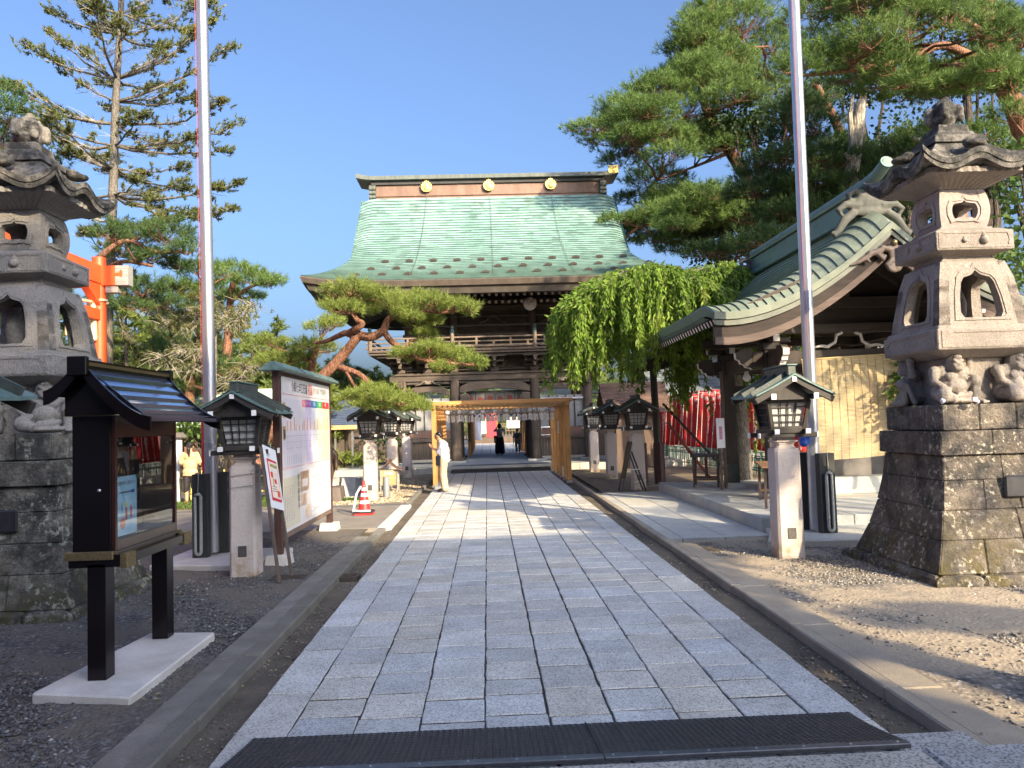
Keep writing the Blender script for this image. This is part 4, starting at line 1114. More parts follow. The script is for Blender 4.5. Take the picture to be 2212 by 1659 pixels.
# ================================================================== LEANING SIGN
t = thing('leaning_sign', 'white sign with red bordered flyer on two brown stakes leaning beside the notice board', 'sign', (-2.65, 9.95, 0))
A0, A1 = at(604, 1260, 9.5), at(630, 1245, 9.95); T0, T1 = at(563, 965, 9.95), at(588, 965, 10.35)
A0.z = 0; A1.z = 0
for a, b in ((A0, T0), (A1, T1)):
    mb = MB(); mb.bar(a, b, .035, .045, up=(0, 1, 0)); part(mb, 'stake', WBR, t, bevel=.003)
ez = ((T0-A0)+(T1-A1)).normalized(); ex = (T1-T0); ex = (ex-ez*ex.dot(ez)).normalized(); en = ex.cross(ez)
if en.x < 0: en = -en
O = T0 + en*.03
def onsign(u0, u1, v0, v1, d, mat, nm):
    mb = MB(); c = O + ex*((u0+u1)/2) + ez*((v0+v1)/2) + en*d; vs = []
    for k in (0, .004):
        for u, v in ((u0, v0), (u1, v0), (u1, v1), (u0, v1)): vs.append(O+ex*u+ez*v+en*(d+k))
    mb.add(vs, [(3,2,1,0),(4,5,6,7),(0,1,5,4),(1,2,6,5),(2,3,7,6),(3,0,4,7)]); return part(mb, nm, mat, t)
onsign(-.02, .40, -.80, .02, 0, M_flat('board_white', (.72, .76, .78), .4), 'board')
onsign(.05, .35, -.70, -.15, .005, M_flat('flyer_red', (.55, .03, .05), .5), 'flyer_border')
onsign(.07, .325, -.665, -.185, .010, M_flat('flyer_cream', (.75, .66, .55), .5), 'flyer')
for k, (u, v, a, b, c) in enumerate(((.12, -.36, .03, .035, (.6, .05, .06)), (.21, -.44, .03, .03, (.6, .05, .06)), (.15, -.30, .02, .03, (.55, .65, .7)), (.24, -.38, .02, .03, (.55, .65, .7)), (.26, -.60, .035, .04, (.65, .1, .05)), (.14, -.45, .01, .06, (.4, .35, .1)))):
    onsign(u-a, u+a, v-b, v+b, .015, M_flat('flyer_print%d' % k, c), 'flyer_print')
for k in range(5): onsign(.10+.045*k, .135+.045*k, -.255, -.215, .015, M_flat('flyer_letters', (.35, .33, .12)), 'flyer_letter')
for k in range(3): onsign(.09, .22, -.52-.03*k, -.512-.03*k, .015, INKG, 'flyer_caption')

# twine from the lantern pillar to the sign
mb = MB()
for z, zb in ((1.27, 1.36), (1.12, 1.28)):
    mb.tube([(-3.36, 10.05, z-.05), (-3.34, 10.04, z), (-3.01, 10.04, z+.03), (-2.75, 10.1, zb)], .004, 5)
tw = single(mb, 'twine', M_flat('twine_grey', (.2, .2, .2), .9), 'thin grey twine tying the leaning sign to the lantern pillar', 'twine')

# ================================================================== NOTICE BOARD
BRN = M_wood('stained_wood', (.045, .022, .017), (.075, .038, .03), 'z', .55)
BRY = M_wood('stained_rail', (.16, .11, .085), (.22, .155, .12), 'y', .6)
t = thing('notice_board', 'tall roofed notice board printed with a white fortune chart', 'notice board', (-2.93, 12.7, 0)); nb = t
for y in (10.93, 14.37):
    mb = MB(); mb.box(-3.0, -2.90, y-.05, y+.06, .1, 2.70); part(mb, 'post', BRN, t, bevel=.004)
    mb = MB(); mb.rects([(-.05, .17, .17), (.12, .15, .15)], (-2.95, y)); part(mb, 'footing', CONC_L, t, bevel=.01)
mb = MB(); mb.box(-2.965, -2.905, 10.99, 14.31, .30, .38); part(mb, 'bottom_rail', BRY, t, bevel=.004)
mb = MB(); mb.box(-2.965, -2.905, 10.99, 14.31, 2.62, 2.69); part(mb, 'top_rail', BRN, t)
mb = MB(); mb.prism([(-3.13, 2.675), (-2.77, 2.675), (-2.76, 2.70), (-2.90, 2.80), (-3.0, 2.80), (-3.14, 2.70)], 'xz', 10.72, 14.52); part(mb, 'roof', COPG, t, bevel=.008)
for y in (11.9, 13.0, 14.0): mb = MB(); mb.bar((-2.765, y, 2.71), (-2.9, y, 2.807), .012, .012); part(mb, 'roof_seam', COPG2, t)
XP = -2.906
def pr(y0, y1, z0, z1, d, mat, nm='print'):
    mb = MB(); mb.box(XP, XP+d, y0, y1, z0, z1); return part(mb, nm, mat, sheet)
mb = MB(); mb.box(-2.95, XP, 11.0, 14.30, .381, 2.615)
sheet = part(mb, 'sheet', M('board_print', (.62, .62, .65), (.68, .68, .70), .22, scale=1.5), t)
LIL = M_flat('print_lilac', (.60, .58, .66), .25); CRM = M_flat('print_cream', (.60, .58, .45), .25)
PINK = M_flat('print_pink', (.65, .18, .25), .3); PUR = M_flat('print_purple', (.30, .04, .30), .3); BLU = M_flat('print_blue', (.04, .17, .42), .3); GRN = M_flat('print_green', (.05, .35, .10), .3); RED = M_flat('print_red', (.60, .03, .04), .3)
LPUR = M_flat('print_lpurple', (.55, .50, .70), .3); LBLU = M_flat('print_lblue', (.60, .64, .72), .3); LGRN = M_flat('print_lgreen', (.62, .68, .55), .3); LYEL = M_flat('print_lyellow', (.72, .66, .45), .3)
pr(11.05, 12.44, 1.30, 2.30, .002, LIL); pr(12.45, 12.83, 1.30, 2.22, .002, LPUR); pr(12.84, 13.26, 1.30, 2.22, .002, LBLU); pr(13.27, 13.68, 1.30, 2.22, .002, LGRN); pr(13.69, 14.25, 1.30, 2.22, .002, LYEL)
for y0, y1, m_ in ((12.22, 12.44, PINK), (12.445, 12.83, PUR), (12.835, 13.26, BLU), (13.265, 13.68, GRN), (13.685, 14.25, RED)): pr(y0, y1, 2.20, 2.315, .004, m_)
pr(11.03, 14.26, 2.36, 2.368, .003, PINK); pr(11.03, 14.26, 1.285, 1.292, .003, PINK)
for s, y, m_, sz in (('令和七年', 11.86, INK, .17), ('乙巳歳', 12.36, INK, .17), ('初詣', 12.78, INKR, .20), ('日本三稲荷', 13.22, INKG, .12), ('竹駒神社', 13.80, INKG, .15)):
    text(s, sz, m_, sheet, (XP+.004, y, 2.475), EY, EZ, wscale=.85 if sz > .13 else .8)
WT = M_flat('ink_white2', (.8, .8, .8), .5)
for s, y in (('吉凶', 12.33), ('お守・お札', 12.64), ('交通', 13.05), ('健康', 13.47), ('神符', 13.95)): text(s, .075, WT, sheet, (XP+.0055, y, 2.258), EY, EZ, wscale=.9)
for y0, z0, z1 in ((11.05, 2.02, 2.24), (11.05, 1.70, 1.90)):
    pr(y0, y0+.16, z0, z1, .003, M_flat('photo_gold', (.35, .26, .10))); pr(y0+.04, y0+.12, z0+.02, z1-.05, .0045, M_flat('photo_dark', (.05, .05, .05)))
for k in range(28):
    y = 11.27+k*.105+rr.uniform(-.01, .01); h = rr.uniform(.06, .22)
    pr(y, y+.035, 1.83, 1.83+h, .003, M_flat('chart%d' % (k % 5), [(.5, .22, .08), (.62, .45, .2), (.55, .12, .06), (.6, .52, .35), (.3, .2, .12)][k % 5]))
    for q in range(rr.randint(5, 9)): 
        z = 1.76-q*.03; pr(y, y+.02, z-.014, z, .003, INKG if q % 3 else INK, 'glyph')
    pr(y+.004, y+.016, 1.33, 1.47, .003, INKG, 'glyph')
pr(11.03, 11.985, .43, 1.15, .003, CRM)
for k in range(7):
    y = 11.10+k*.105
    for q in range(13 if k < 6 else 0):
        z = 1.03-q*.04; pr(y, y+.022, z-.022, z, .0045, INKG if (q+k) % 4 else INKR, 'glyph')
text('\n'.join('御祈祷案内'), .11, INK, sheet, (XP+.0055, 11.90, .90), EY, EZ, line=1.0)
for y0, y1, z0, z1, c in ((12.02, 12.58, .88, 1.19, (.22, .15, .10)), (12.06, 12.42, .66, .84, (.35, .24, .16)), (12.32, 12.66, .44, .64, (.45, .36, .26))):
    pr(y0, y1, z0, z1, .003, M('photo%d' % int(z0*100), c, tuple(min(1, x*2) for x in c), .3, scale=14))
for k in range(5): pr(12.16+k*.07, 12.2+k*.07, .95, 1.07, .0045, M_flat('robe_white', (.65, .66, .7)))
pr(12.78, 14.22, .44, 1.19, .002, M_flat('print_table', (.70, .72, .77), .25))
for k in range(9): pr(12.78, 14.22, .50+k*.075, .504+k*.075, .0035, INKG)
for k in range(8):
    for q in range(10): 
        if rr.random() < .8: pr(12.85+q*.12, 12.92+q*.12, .525+k*.075, .545+k*.075, .0035, INKG, 'glyph')

# ================================================================== TRAFFIC CONE
t = thing('traffic_cone', 'red and white striped traffic cone on a black and red weighted base', 'traffic cone', (-2.68, 16.65, -.01))
cx, cy = -2.68, 16.65
CR = M_flat('cone_red', (.62, .03, .03), .45); CW_ = M_flat('cone_white', (.75, .74, .76), .45)
R_ = lambda z: .135-.105*z/.62
mb = MB(); mb.rects([(-.01, .20, .20), (.03, .19, .19)], (cx, cy)); part(mb, 'red_base', CR, t, bevel=.01)
mb = MB(); mb.rects([(.031, .205, .205), (.06, .20, .20), (.075, .17, .17)], (cx, cy)); part(mb, 'black_weight', RUBBER, t, bevel=.01)
zs = [.07, .22, .29, .37, .44, .50, .56, .70]
for k in range(7):
    a, b = zs[k], zs[k+1]
    mb = MB(); mb.lathe([(R_(a-.05), a), (R_(b-.05), b)] + ([(.012, b+.01)] if k == 6 else []), (cx, cy, 0), 20); part(mb, 'cone_band', CW_ if k in (1, 3, 5) else CR, t, smooth=True)
mb = MB(); mb.tube([(cx-.04, cy-.13, .60), (cx-.13, cy-.17, .45), (cx-.2, cy-.2, .08)], .022, 7); part(mb, 'white_bar', CW_, t, smooth=True)
mb = MB(); mb.tube([(cx-.2, cy-.2, .10), (cx-.05, cy-.23, .085), (cx+.16, cy-.2, .082)], .02, 6); part(mb, 'white_strap', CW_, t)
mb = MB(); mb.tube([(cx+.05*math.cos(a), cy+.05*math.sin(a), .60) for a in np.linspace(0, 2*PI, 13)], .007, 5); part(mb, 'ring', STEEL, t)

# ================================================================== SMALL ROOFED BOX ON LEGS
t = thing('roofed_box', 'small wooden box with curved shrine roof on thin steel legs', 'box', (-2.85, 22.35, 0))
cx, cy = -2.85, 22.35
for a in (-.24, .24):
    for b in (-.17, .17): mb = MB(); mb.box(cx+a-.015, cx+a+.015, cy+b-.015, cy+b+.015, -.02, .62); part(mb, 'leg', M_flat('grey_steel', (.5, .5, .48), .4, .5), t)
mb = MB(); mb.box(cx-.225, cx+.225, cy-.155, cy+.155, .17, .60); part(mb, 'body', M('box_wood', (.35, .24, .13), (.48, .36, .2), .6, scale=6), t)  # body in plain light brown wood
mb = MB(); mb.box(cx-.12, cx+.12, cy-.162, cy-.156, .20, .42); part(mb, 'front_panel', M('inner_wood', (.42, .27, .11), (.52, .36, .17), .6, scale=8), t)
mb = MB(); mb.box(cx-.13, cx+.13, cy-.162, cy-.156, .46, .57); part(mb, 'name_panel', M_flat('name_cream', (.6, .52, .38)), t)
RB = M('box_roof', (.09, .055, .045), (.15, .10, .08), .6, scale=10)
for s in (-1, 1):
    mb = MB(); vs = []
    for k in range(6):
        q = k/5; x = cx+s*.38*q; z = .86-.24*(1-(1-q)**1.8)
        vs += [(x, cy-.27, z), (x, cy+.27, z), (x, cy+.27, z-.035), (x, cy-.27, z-.035)]
    mb.add(vs, [(k*4+a, k*4+(a+1) % 4, k*4+4+(a+1) % 4, k*4+4+a) for k in range(5) for a in range(4)] + [(20, 21, 22, 23), (0, 1, 2, 3)]); part(mb, 'roof_slope', RB, t)
mb = MB(); mb.box(cx-.04, cx+.04, cy-.28, cy+.28, .855, .91); part(mb, 'ridge', RB, t, bevel=.006)
mb = MB(); mb.bar((cx-.15, cy-.25, .98), (cx+.03, cy-.25, .87), .045, .03); part(mb, 'finial_bar', WBR, t)

# ================================================================== STONE MONUMENT BASE, STATUE, CHAIN POSTS
GM = M_granite('monument_white', (.55, .55, .53), rand=0, contrast=.6, sc=120)
t = thing('stone_block', 'pale granite block with sloping polished faces behind the traffic cone', 'stone block', (-3.9, 21, 0))
mb = MB(); mb.add([(-4.5, 20.3, 0), (-3.95, 20.3, 0), (-3.95, 21.2, 0), (-4.5, 21.2, 0), (-4.4, 20.55, .48), (-4.05, 20.45, .48), (-4.05, 21.2, .52), (-4.4, 21.2, .52)], [(0,3,2,1),(4,5,6,7),(0,1,5,4),(1,2,6,5),(2,3,7,6),(3,0,4,7)]); part(mb, 'wedge', GM, t, bevel=.01)
mb = MB(); mb.add([(-3.93, 20.45, .02), (-3.45, 20.6, .02), (-3.45, 21.3, .02), (-3.93, 21.2, .02), (-3.93, 20.8, .5), (-3.55, 20.9, .5), (-3.55, 21.3, .5), (-3.93, 21.2, .5)], [(0,3,2,1),(4,5,6,7),(0,1,5,4),(1,2,6,5),(2,3,7,6),(3,0,4,7)]); part(mb, 'polished_face', M('polished_stone', (.30, .31, .33), (.42, .43, .45), .25, scale=6), t, bevel=.01)
mb = MB(); mb.box(-4.7, -3.3, 20.2, 20.28, -.02, .06); part(mb, 'edge_stone', GM, t)
for x, y, lab in ((-3.42, 20.45, 'short grey bollard between pale stone block and lantern pillar'), (-2.72, 20.55, 'short grey bollard just right of the lantern pillar behind the cone')):
    mb = MB(); mb.lathe([(.085, -.02), (.085, .50), (.07, .52)], (x, y, 0), 14); single(mb, 'bollard', M_flat('bollard_grey', (.20, .22, .25), .5), lab, 'bollard', 'grey bollards by the stone block', smooth=True)

HB = M('bronze_patina', (.10, .065, .05), (.17, .12, .09), .45, .5, scale=6)
t = thing('horse_statue', 'brown bronze horse statue mostly hidden behind the notice board', 'statue', (-4.6, 19.6, 0))
bx, by = -4.75, 20.2
mb = MB(); mb.rects([(-.02, .75, .35), (.35, .7, .32)], (bx+.25, by-.1)); part(mb, 'plinth', M('plinth_stone', (.10, .08, .07), (.16, .13, .115), .6, scale=4), t, bevel=.02)
mb = MB()
mb.ell((bx, by, 1.15), (.62, .24, .27)); mb.ell((bx+.48, by, 1.2), (.26, .24, .30)); mb.ell((bx-.42, by, 1.15), (.28, .22, .27))
mb.tube([(bx-.5, by, 1.25), (bx-.75, by, 1.6), (bx-.9, by, 1.8)], [.2, .14, .1], 10); mb.tube([(bx-.85, by, 1.84), (bx-1.0, by, 1.76), (bx-1.18, by, 1.6)], [.11, .095, .06], 9)
for x, y in ((-.5, -.13), (-.4, .13), (.5, -.13), (.62, .13)):
    mb.tube([(bx+x, by+y, 1.05), (bx+x+(.06 if x > 0 else -.02), by+y, .78), (bx+x+(.02 if x > 0 else 0), by+y, .55), (bx+x, by+y, .36)], [.13, .075, .05, .055], 9)
mb.tube([(bx+.68, by, 1.35), (bx+.80, by, 1.15), (bx+.80, by, .75)], [.05, .07, .04], 8)
mb.ell((bx-.88, by-.05, 1.95), (.03, .02, .07)); mb.ell((bx-.88, by+.05, 1.95), (.03, .02, .07))
sculpt(mb, 'horse', HB, t, .03, 2)

# ================================================================== VERMILION TORII
VER = M('vermilion', (.66, .075, .015), (.78, .105, .025), .42, scale=2, bump=.05)
GRYW = M_wood('grey_wood', (.22, .215, .20), (.33, .32, .30), 'x', .8)
YT = 20.0; P1 = at(214, 600, YT).x; YM = 12.4; Y0 = 4.8; P0 = P1-6.0
zb = at(240, 597, YT).z
t = thing('torii_gate', 'bright vermilion torii gate rising behind the left stone lantern', 'torii', (P1, YT, 0))
for x, s in ((P1, 1), (P0, -1)):
    for y in (YT, Y0):
        mb = MB(); mb.tube([(x, y, 0), (x, y, at(214, 557, YT).z)], [.185, .17], 20); part(mb, 'side_post', VER, t, smooth=True)
    mb = MB(); mb.tube([(x+.3*s, YM, 0), (x, YM, 9.2)], [.36, .32], 24); part(mb, 'main_pillar', VER, t, smooth=True)
    mb = MB(); mb.box(x-.13, x+.13, Y0-.5, YT+.3, zb-.22, zb+.26); part(mb, 'side_beam', VER, t, bevel=.01)
    mb = MB(); mb.box(x-.10, x+.10, Y0, YT, zb-1.15, zb-.87); part(mb, 'side_beam', VER, t, bevel=.01)
mb = MB(); mb.box(P1-1.4, P1+.47, YT-.14, YT+.14, zb-.26, zb+.25); part(mb, 'tie_beam', VER, t, bevel=.01)
mb = MB(); mb.box(P1+.472, P1+.80, YT-.142, YT+.142, zb-.262, zb+.252); part(mb, 'beam_end', GRYW, t, bevel=.006)
mb = MB(); mb.ell((P1+.55, YT-.143, zb+.02), (.12, .004, .05), 10, 6); mb.ell((P1+.62, YT-.143, zb+.04), (.04, .004, .10), 10, 6); sculpt(mb, 'painted_tip', VER, t, .004, 0) if False else part(mb, 'painted_tip', VER, t)
mb = MB(); mb.box(P1+.2, P1+.52, YT-.10, YT+.10, zb-.44, zb-.27); part(mb, 'bracket', GRYW, t, bevel=.01)
mb = MB(); mb.box(P0-.6, P1+.6, YM-.16, YM+.16, 7.4, 7.95); part(mb, 'cross_beam', VER, t, bevel=.01)
mb = MB(); N = 24; vs = []
for i in range(N+1):
    u = -1+2*i/N; x = (P0+P1)/2 + u*4.2; z = 9.1+.4*abs(u)**2.5
    vs += [(x, YM-.3, z), (x, YM+.3, z), (x, YM+.36, z+.7), (x, YM-.36, z+.7)]
mb.add(vs, [(i*4+a, i*4+(a+1) % 4, i*4+4+(a+1) % 4, i*4+4+a) for i in range(N) for a in range(4)] + [(0, 1, 2, 3), (4*N+3, 4*N+2, 4*N+1, 4*N)]); part(mb, 'lintel', VER, t)
mb = MB(); mb.add([(P1-.1, YT-.12, zb-.80), (P1-.1, YT-.95, zb-.22), (P1-.1, YT-.12, zb-.22), (P1+.1, YT-.12, zb-.80), (P1+.1, YT-.95, zb-.22), (P1+.1, YT-.12, zb-.22)], [(0,1,2),(3,5,4),(0,3,4,1),(1,4,5,2),(2,5,3,0)])
part(mb, 'brace', VER, t)
ROP = M('straw_rope', (.45, .34, .20), (.62, .5, .32), .9, scale=30, bump=.6, bscale=120)
mb = MB(); zr = at(214, 655, YT).z
mb.tube([(P1+.2*math.cos(a), YT+.2*math.sin(a), zr+.01*a) for a in np.linspace(0, 2*PI, 15)], .035, 7); part(mb, 'straw_rope', ROP, t, smooth=True)
mb = MB(); mb.tube([(P1-.05, YT-.2, zr+.0), (P1-.1, YT-2.4, zr-.18), (P1, YM, zr)], .045, 7); part(mb, 'straw_rope', ROP, t, smooth=True)
STRAW = M('straw', (.65, .50, .28), (.78, .64, .40), .9, scale=40, stretch=(8, 8, .5))
for x, y in ((P1-.02, YT-.25), (P1-.05, YT-1.35)):
    mb = MB(); ztas = zr-.04; mb.lathe([(.02, ztas), (.06, ztas-.06), (.055, ztas-.12), (.09, ztas-.9), (.07, ztas-.95)], (x, y, 0), 12); part(mb, 'straw_tassel', STRAW, t, smooth=True)
# ================================================================== THE GREAT GATE
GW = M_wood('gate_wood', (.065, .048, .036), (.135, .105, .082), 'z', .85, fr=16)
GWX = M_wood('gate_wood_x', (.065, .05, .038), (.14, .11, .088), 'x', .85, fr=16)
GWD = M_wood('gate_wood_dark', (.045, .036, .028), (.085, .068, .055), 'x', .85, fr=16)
GRB = M_wood('gate_red_brown', (.15, .085, .065), (.21, .125, .10), 'x', .8, fr=12)
COPB = M('copper_brown', (.17, .105, .075), (.24, .15, .11), .55, .3, scale=3, bump=.1, fine=.15, bscale=20, stretch=(1, 1, .3))
COPE = M('copper_eave', (.075, .058, .045), (.125, .10, .078), .65, .15, scale=2.5, fine=.2, bscale=14, stretch=(1, 1, .1))
COPR = M('copper_ridge', (.095, .11, .095), (.16, .175, .15), .5, .2, scale=3, fine=.25, bscale=9, stretch=(3, 1, .15))
GOLD = M('gilt', (.75, .50, .12), (.90, .68, .25), .35, .6, scale=12)
WPLAST = M('white_board', (.22, .23, .235), (.30, .30, .30), .8, scale=3)
PODS = M_granite('podium_granite', (.42, .43, .40), rand=.05, contrast=.4, sc=140)
CHAINM = M_flat('chain_iron', (.14, .15, .125), .6, .4)

def M_shingle():
    m, n, l, b = _nt('copper_shingles')
    co = _coord(n, l, (1, 1, 1), True)
    big = _noise(n, l, co, .55, 6)
    col = _ramp(n, l, big, [(.3, (.17, .31, .275)), (.5, (.225, .38, .345)), (.72, (.28, .44, .40))])
    st = _noise(n, l, _coord(n, l, (2.2, 2.2, .22), True), 1.0, 6, .7)
    k = _ramp(n, l, st, [(.52, (0,)*3), (.72, (1,)*3)])
    sp = n.new('ShaderNodeSeparateXYZ'); l.new(co, sp.inputs[0])
    mr = n.new('ShaderNodeMapRange'); mr.inputs[1].default_value = 9.4; mr.inputs[2].default_value = 12.2; mr.inputs[3].default_value = .05; mr.inputs[4].default_value = .75
    l.new(sp.outputs[2], mr.inputs[0])
    mu = n.new('ShaderNodeMath'); mu.operation = 'MULTIPLY'; l.new(k, mu.inputs[0]); l.new(mr.outputs[0], mu.inputs[1])
    col = _mix(n, l, col, (.15, .14, .12), mu.outputs[0])
    rw = n.new('ShaderNodeTexVoronoi'); rw.inputs['Scale'].default_value = 1.0
    l.new(_coord(n, l, (2.6, .01, 8.6), True), rw.inputs['Vector'])
    bw = n.new('ShaderNodeRGBToBW'); l.new(rw.outputs['Color'], bw.inputs[0])
    col = _mix(n, l, col, _ramp(n, l, bw.outputs[0], [(.15, (.62,)*3), (.4, (1.0,)*3), (.8, (1.12,)*3)]), 1.0, 'MULTIPLY')
    l.new(col, b.inputs['Base Color']); b.inputs['Roughness'].default_value = .6; b.inputs['Metallic'].default_value = .1
    return m
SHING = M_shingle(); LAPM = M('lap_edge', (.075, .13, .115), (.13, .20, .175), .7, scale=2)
GX, GYC = .37, 35.5
gate = thing('shrine_gate', 'two storey dark timber shrine gate under a huge green copper roof', 'gate', (GX, GYC, 0))
# podium
mb = MB(); mb.box(GX-7.3, GX+7.3, 29.75, 41.2, -.2, .20); pod = part(mb, 'podium', PODS, gate, bevel=.02)
for k in range(14):
    x = GX-7.25+k*1.04
    mb = MB(); mb.box(x, x+1.03, 29.7, 30.2, -.1, .212); part(mb, 'edge_stone', PODS, gate, bevel=.015)
mb = MB(); mb.box(GX-1.85, GX+1.85, 30.22, 41, .15, .207); part(mb, 'podium_paving', M_granite('grey_paving', (.30, .32, .36), rand=0, contrast=.4, sc=120), gate)
mat2 = thing('rubber_ramp_mat', 'black rubber ramp mat on the step up to the gate podium', 'mat', (.47, 29.6, 0))
mb = MB(); mb.add([(-1.43, 29.1, .015), (2.36, 29.1, .015), (2.36, 30.35, .235), (-1.43, 30.35, .235), (-1.43, 29.1, 0), (2.36, 29.1, 0), (2.36, 30.35, .21), (-1.43, 30.35, .21)], [(0,1,2,3),(4,7,6,5),(0,4,5,1),(1,5,6,2),(2,6,7,3),(3,7,4,0)])
def M_matgrid():
    m, n, l, b = _nt('rubber_grid'); co = _coord(n, l, (12, 12, 12), True)
    v = n.new('ShaderNodeTexVoronoi'); v.inputs['Randomness'].default_value = 0; v.inputs['Scale'].default_value = 1; l.new(co, v.inputs['Vector'])
    l.new(_ramp(n, l, v.outputs['Distance'], [(.3, (.006,)*3), (.42, (.028, .028, .03))]), b.inputs['Base Color']); b.inputs['Roughness'].default_value = .55; return m
part(mb, 'mat_sheet', M_matgrid(), mat2)

CXS = [-4.0, -1.73, 1.73, 4.0]; YF, YM_, YB2 = 33.2, 35.5, 37.8
colproto = None
for yy in (YF, YM_, YB2):
    for cxo in CXS:
        if colproto is None:
            mb = MB(); mb.lathe([(.33, .20), (.33, .30), (.22, .301), (.215, 2.2), (.20, 3.75)], (GX+cxo, yy, 0), 16)
            colproto = part(mb, 'column', GW, gate, smooth=True); x0_, y0_ = GX+cxo, yy
        else: inst(colproto, gate, loc=(GX+cxo-x0_, yy-y0_, 0))
for yy in (YF,):
    for cxo in CXS:
        mb = MB(); mb.box(GX+cxo-.42, GX+cxo+.42, yy-.42, yy+.42, .19, .28); part(mb, 'column_base', PODS, gate, bevel=.02)
def beam(x0, x1, y, z, h, d, m=GWX, nm='beam', bev=.012):
    mb = MB(); mb.box(x0, x1, y-d/2, y+d/2, z-h/2, z+h/2); return part(mb, nm, m, gate, bevel=bev)
for yy in (YF, YB2):
    beam(GX-4.5, GX+4.5, yy, 3.84, .24, .26); beam(GX-4.3, GX+4.3, yy, 4.02, .10, .40)
    for a, b in zip(CXS[:-1], CXS[1:]): beam(GX+a+.21, GX+b-.21, yy, 3.64, .10, .16, GWD)
for x in (GX-4.0, GX+4.0):
    mb = MB(); mb.box(x-.13, x+.13, 32.7, 38.3, 3.47, 3.77); part(mb, 'side_beam', GW, gate)
# rainbow beams: curved, thick carved
def rainbow(a, b, z, h, nm='rainbow_beam'):
    mb = MB(); n = 14; vs = []
    for i in range(n+1):
        u = -1+2*i/n; x = (a+b)/2+u*(b-a)/2; arch = .13*(1-u*u)
        lo = z-h/2+arch*1.5-.0 if abs(u) < .8 else z-h/2+.04+arch*.6
        hi = z+h/2+arch*.6-(.16*max(0, abs(u)-.75)/.25)
        for y, zz in ((YF-.16, lo), (YF+.16, lo), (YF+.16, hi), (YF-.16, hi)): vs.append((x, y, zz))
    mb.add(vs, [(i*4+k, i*4+(k+1) % 4, i*4+4+(k+1) % 4, i*4+4+k) for i in range(n) for k in range(4)] + [(0, 1, 2, 3), (4*n, 4*n+1, 4*n+2, 4*n+3)])
    return part(mb, nm, GWX, gate, bevel=.01)
rainbow(GX-1.52, GX+1.52, 3.37, .44); rainbow(GX-3.8, GX-1.93, 3.24, .36); rainbow(GX+1.93, GX+3.8, 3.24, .36)
for x in (GX-2.87, GX+2.87):                 # frog-leg struts over the side beams
    mb = MB()
    for s in (-1, 1):
        mb.tube([(x+s*.05, YF-.14, 3.72), (x+s*.22, YF-.14, 3.70), (x+s*.3, YF-.14, 3.60), (x+s*.5, YF-.14, 3.56), (x+s*.56, YF-.14, 3.50)], [.03, .028, .022, .02, .012], 7)
    mb.ell((x, YF-.1, 3.66), (.16, .05, .08)); sculpt(mb, 'frog_leg_strut', M('carved_edge', (.20, .165, .13), (.28, .23, .18), .8, scale=8), gate, .02, 1)
for s in (-1, 1):                             # carved scroll noses beside the opening
    mb = MB()
    for k in range(4): mb.tube([(GX+s*(1.5-.0), YF-.2, 2.78+.1*k), (GX+s*1.2, YF-.26, 2.80+.1*k), (GX+s*(.95+.06*k), YF-.24, 2.75+.1*k)], [.07, .06, .05], 8)
    sculpt(mb, 'scroll_nose', GWX, gate, .025, 1)
# hanging cloth panels with red crests
CL = M('grey_cloth', (.09, .09, .085), (.13, .13, .125), .9, scale=6); CRST = M_flat('crest_red', (.14, .025, .02), .8); DRED = M_flat('dark_red_cloth', (.06, .008, .012), .8)
for k in range(6):
    x = GX-1.06+k*.425
    mb = MB(); mb.box(x-.19, x+.19, YF+.18, YF+.195, 2.6, 3.26); o = part(mb, 'cloth_panel', CL, gate)
    c = MB(); c.lathe([(.125, 0), (.125, .004)], (0, 0, 0), 20); c.lathe([(.08, .005), (.08, .007)], (0, 0, 0), 14); c.move(lambda a, b, z: (x+a, YF+.178-z, 2.93-.05*(k % 2)+b)); part(c, 'crest', CRST, o)['kind'] = 'stuff'
    mb = MB(); mb.box(x+.195, x+.23, YF+.182, YF+.192, 2.6, 3.26); part(mb, 'cloth_strip', DRED, gate)
# side bays: white upper boards, rails, planked dado
for s in (-1, 1):
    xa, xb = sorted((GX+s*1.95, GX+s*3.8))
    mb = MB(); mb.box(xa, xb, YF+.02, YF+.08, 1.62, 2.98); part(mb, 'upper_panel', WPLAST, gate)
    for k in range(1, 5):
        x = xa+(xb-xa)*k/5; mb = MB(); mb.box(x-.025, x+.025, YF-.01, YF+.019, 1.62, 2.98); part(mb, 'muntin', GWD, gate)
    mb = MB(); mb.box(xa, xb, YF-.12, YF+.0, 2.80, 2.87); part(mb, 'tin_strip', M_flat('tin', (.55, .53, .58), .5), gate)
    mb = MB(); mb.box(xa, xb, YF-.03, YF+.05, 1.28, 1.60); part(mb, 'rail_board', GRB, gate, bevel=.006)
    beam(xa, xb, YF, 1.19, .16, .18, GWX, 'rail')
    n = 15
    for k in range(n):
        x = xa+(xb-xa)*k/n; mb = MB(); mb.box(x+.004, x+(xb-xa)/n-.004, YF-.02+.008*(k % 2), YF+.03, .36, 1.11); part(mb, 'dado_plank', GW, gate)
    beam(xa, xb, YF, .31, .12, .22, M('pale_sill', (.35, .32, .27), (.45, .42, .36), .8), 'sill')
    # further wing fence outside the gate columns
    xa, xb = sorted((GX+s*4.2, GX+s*6.4))
    mb = MB(); mb.box(xa, xb, YF+.3, YF+.4, .3, 1.6); part(mb, 'wing_panel', GW, gate)
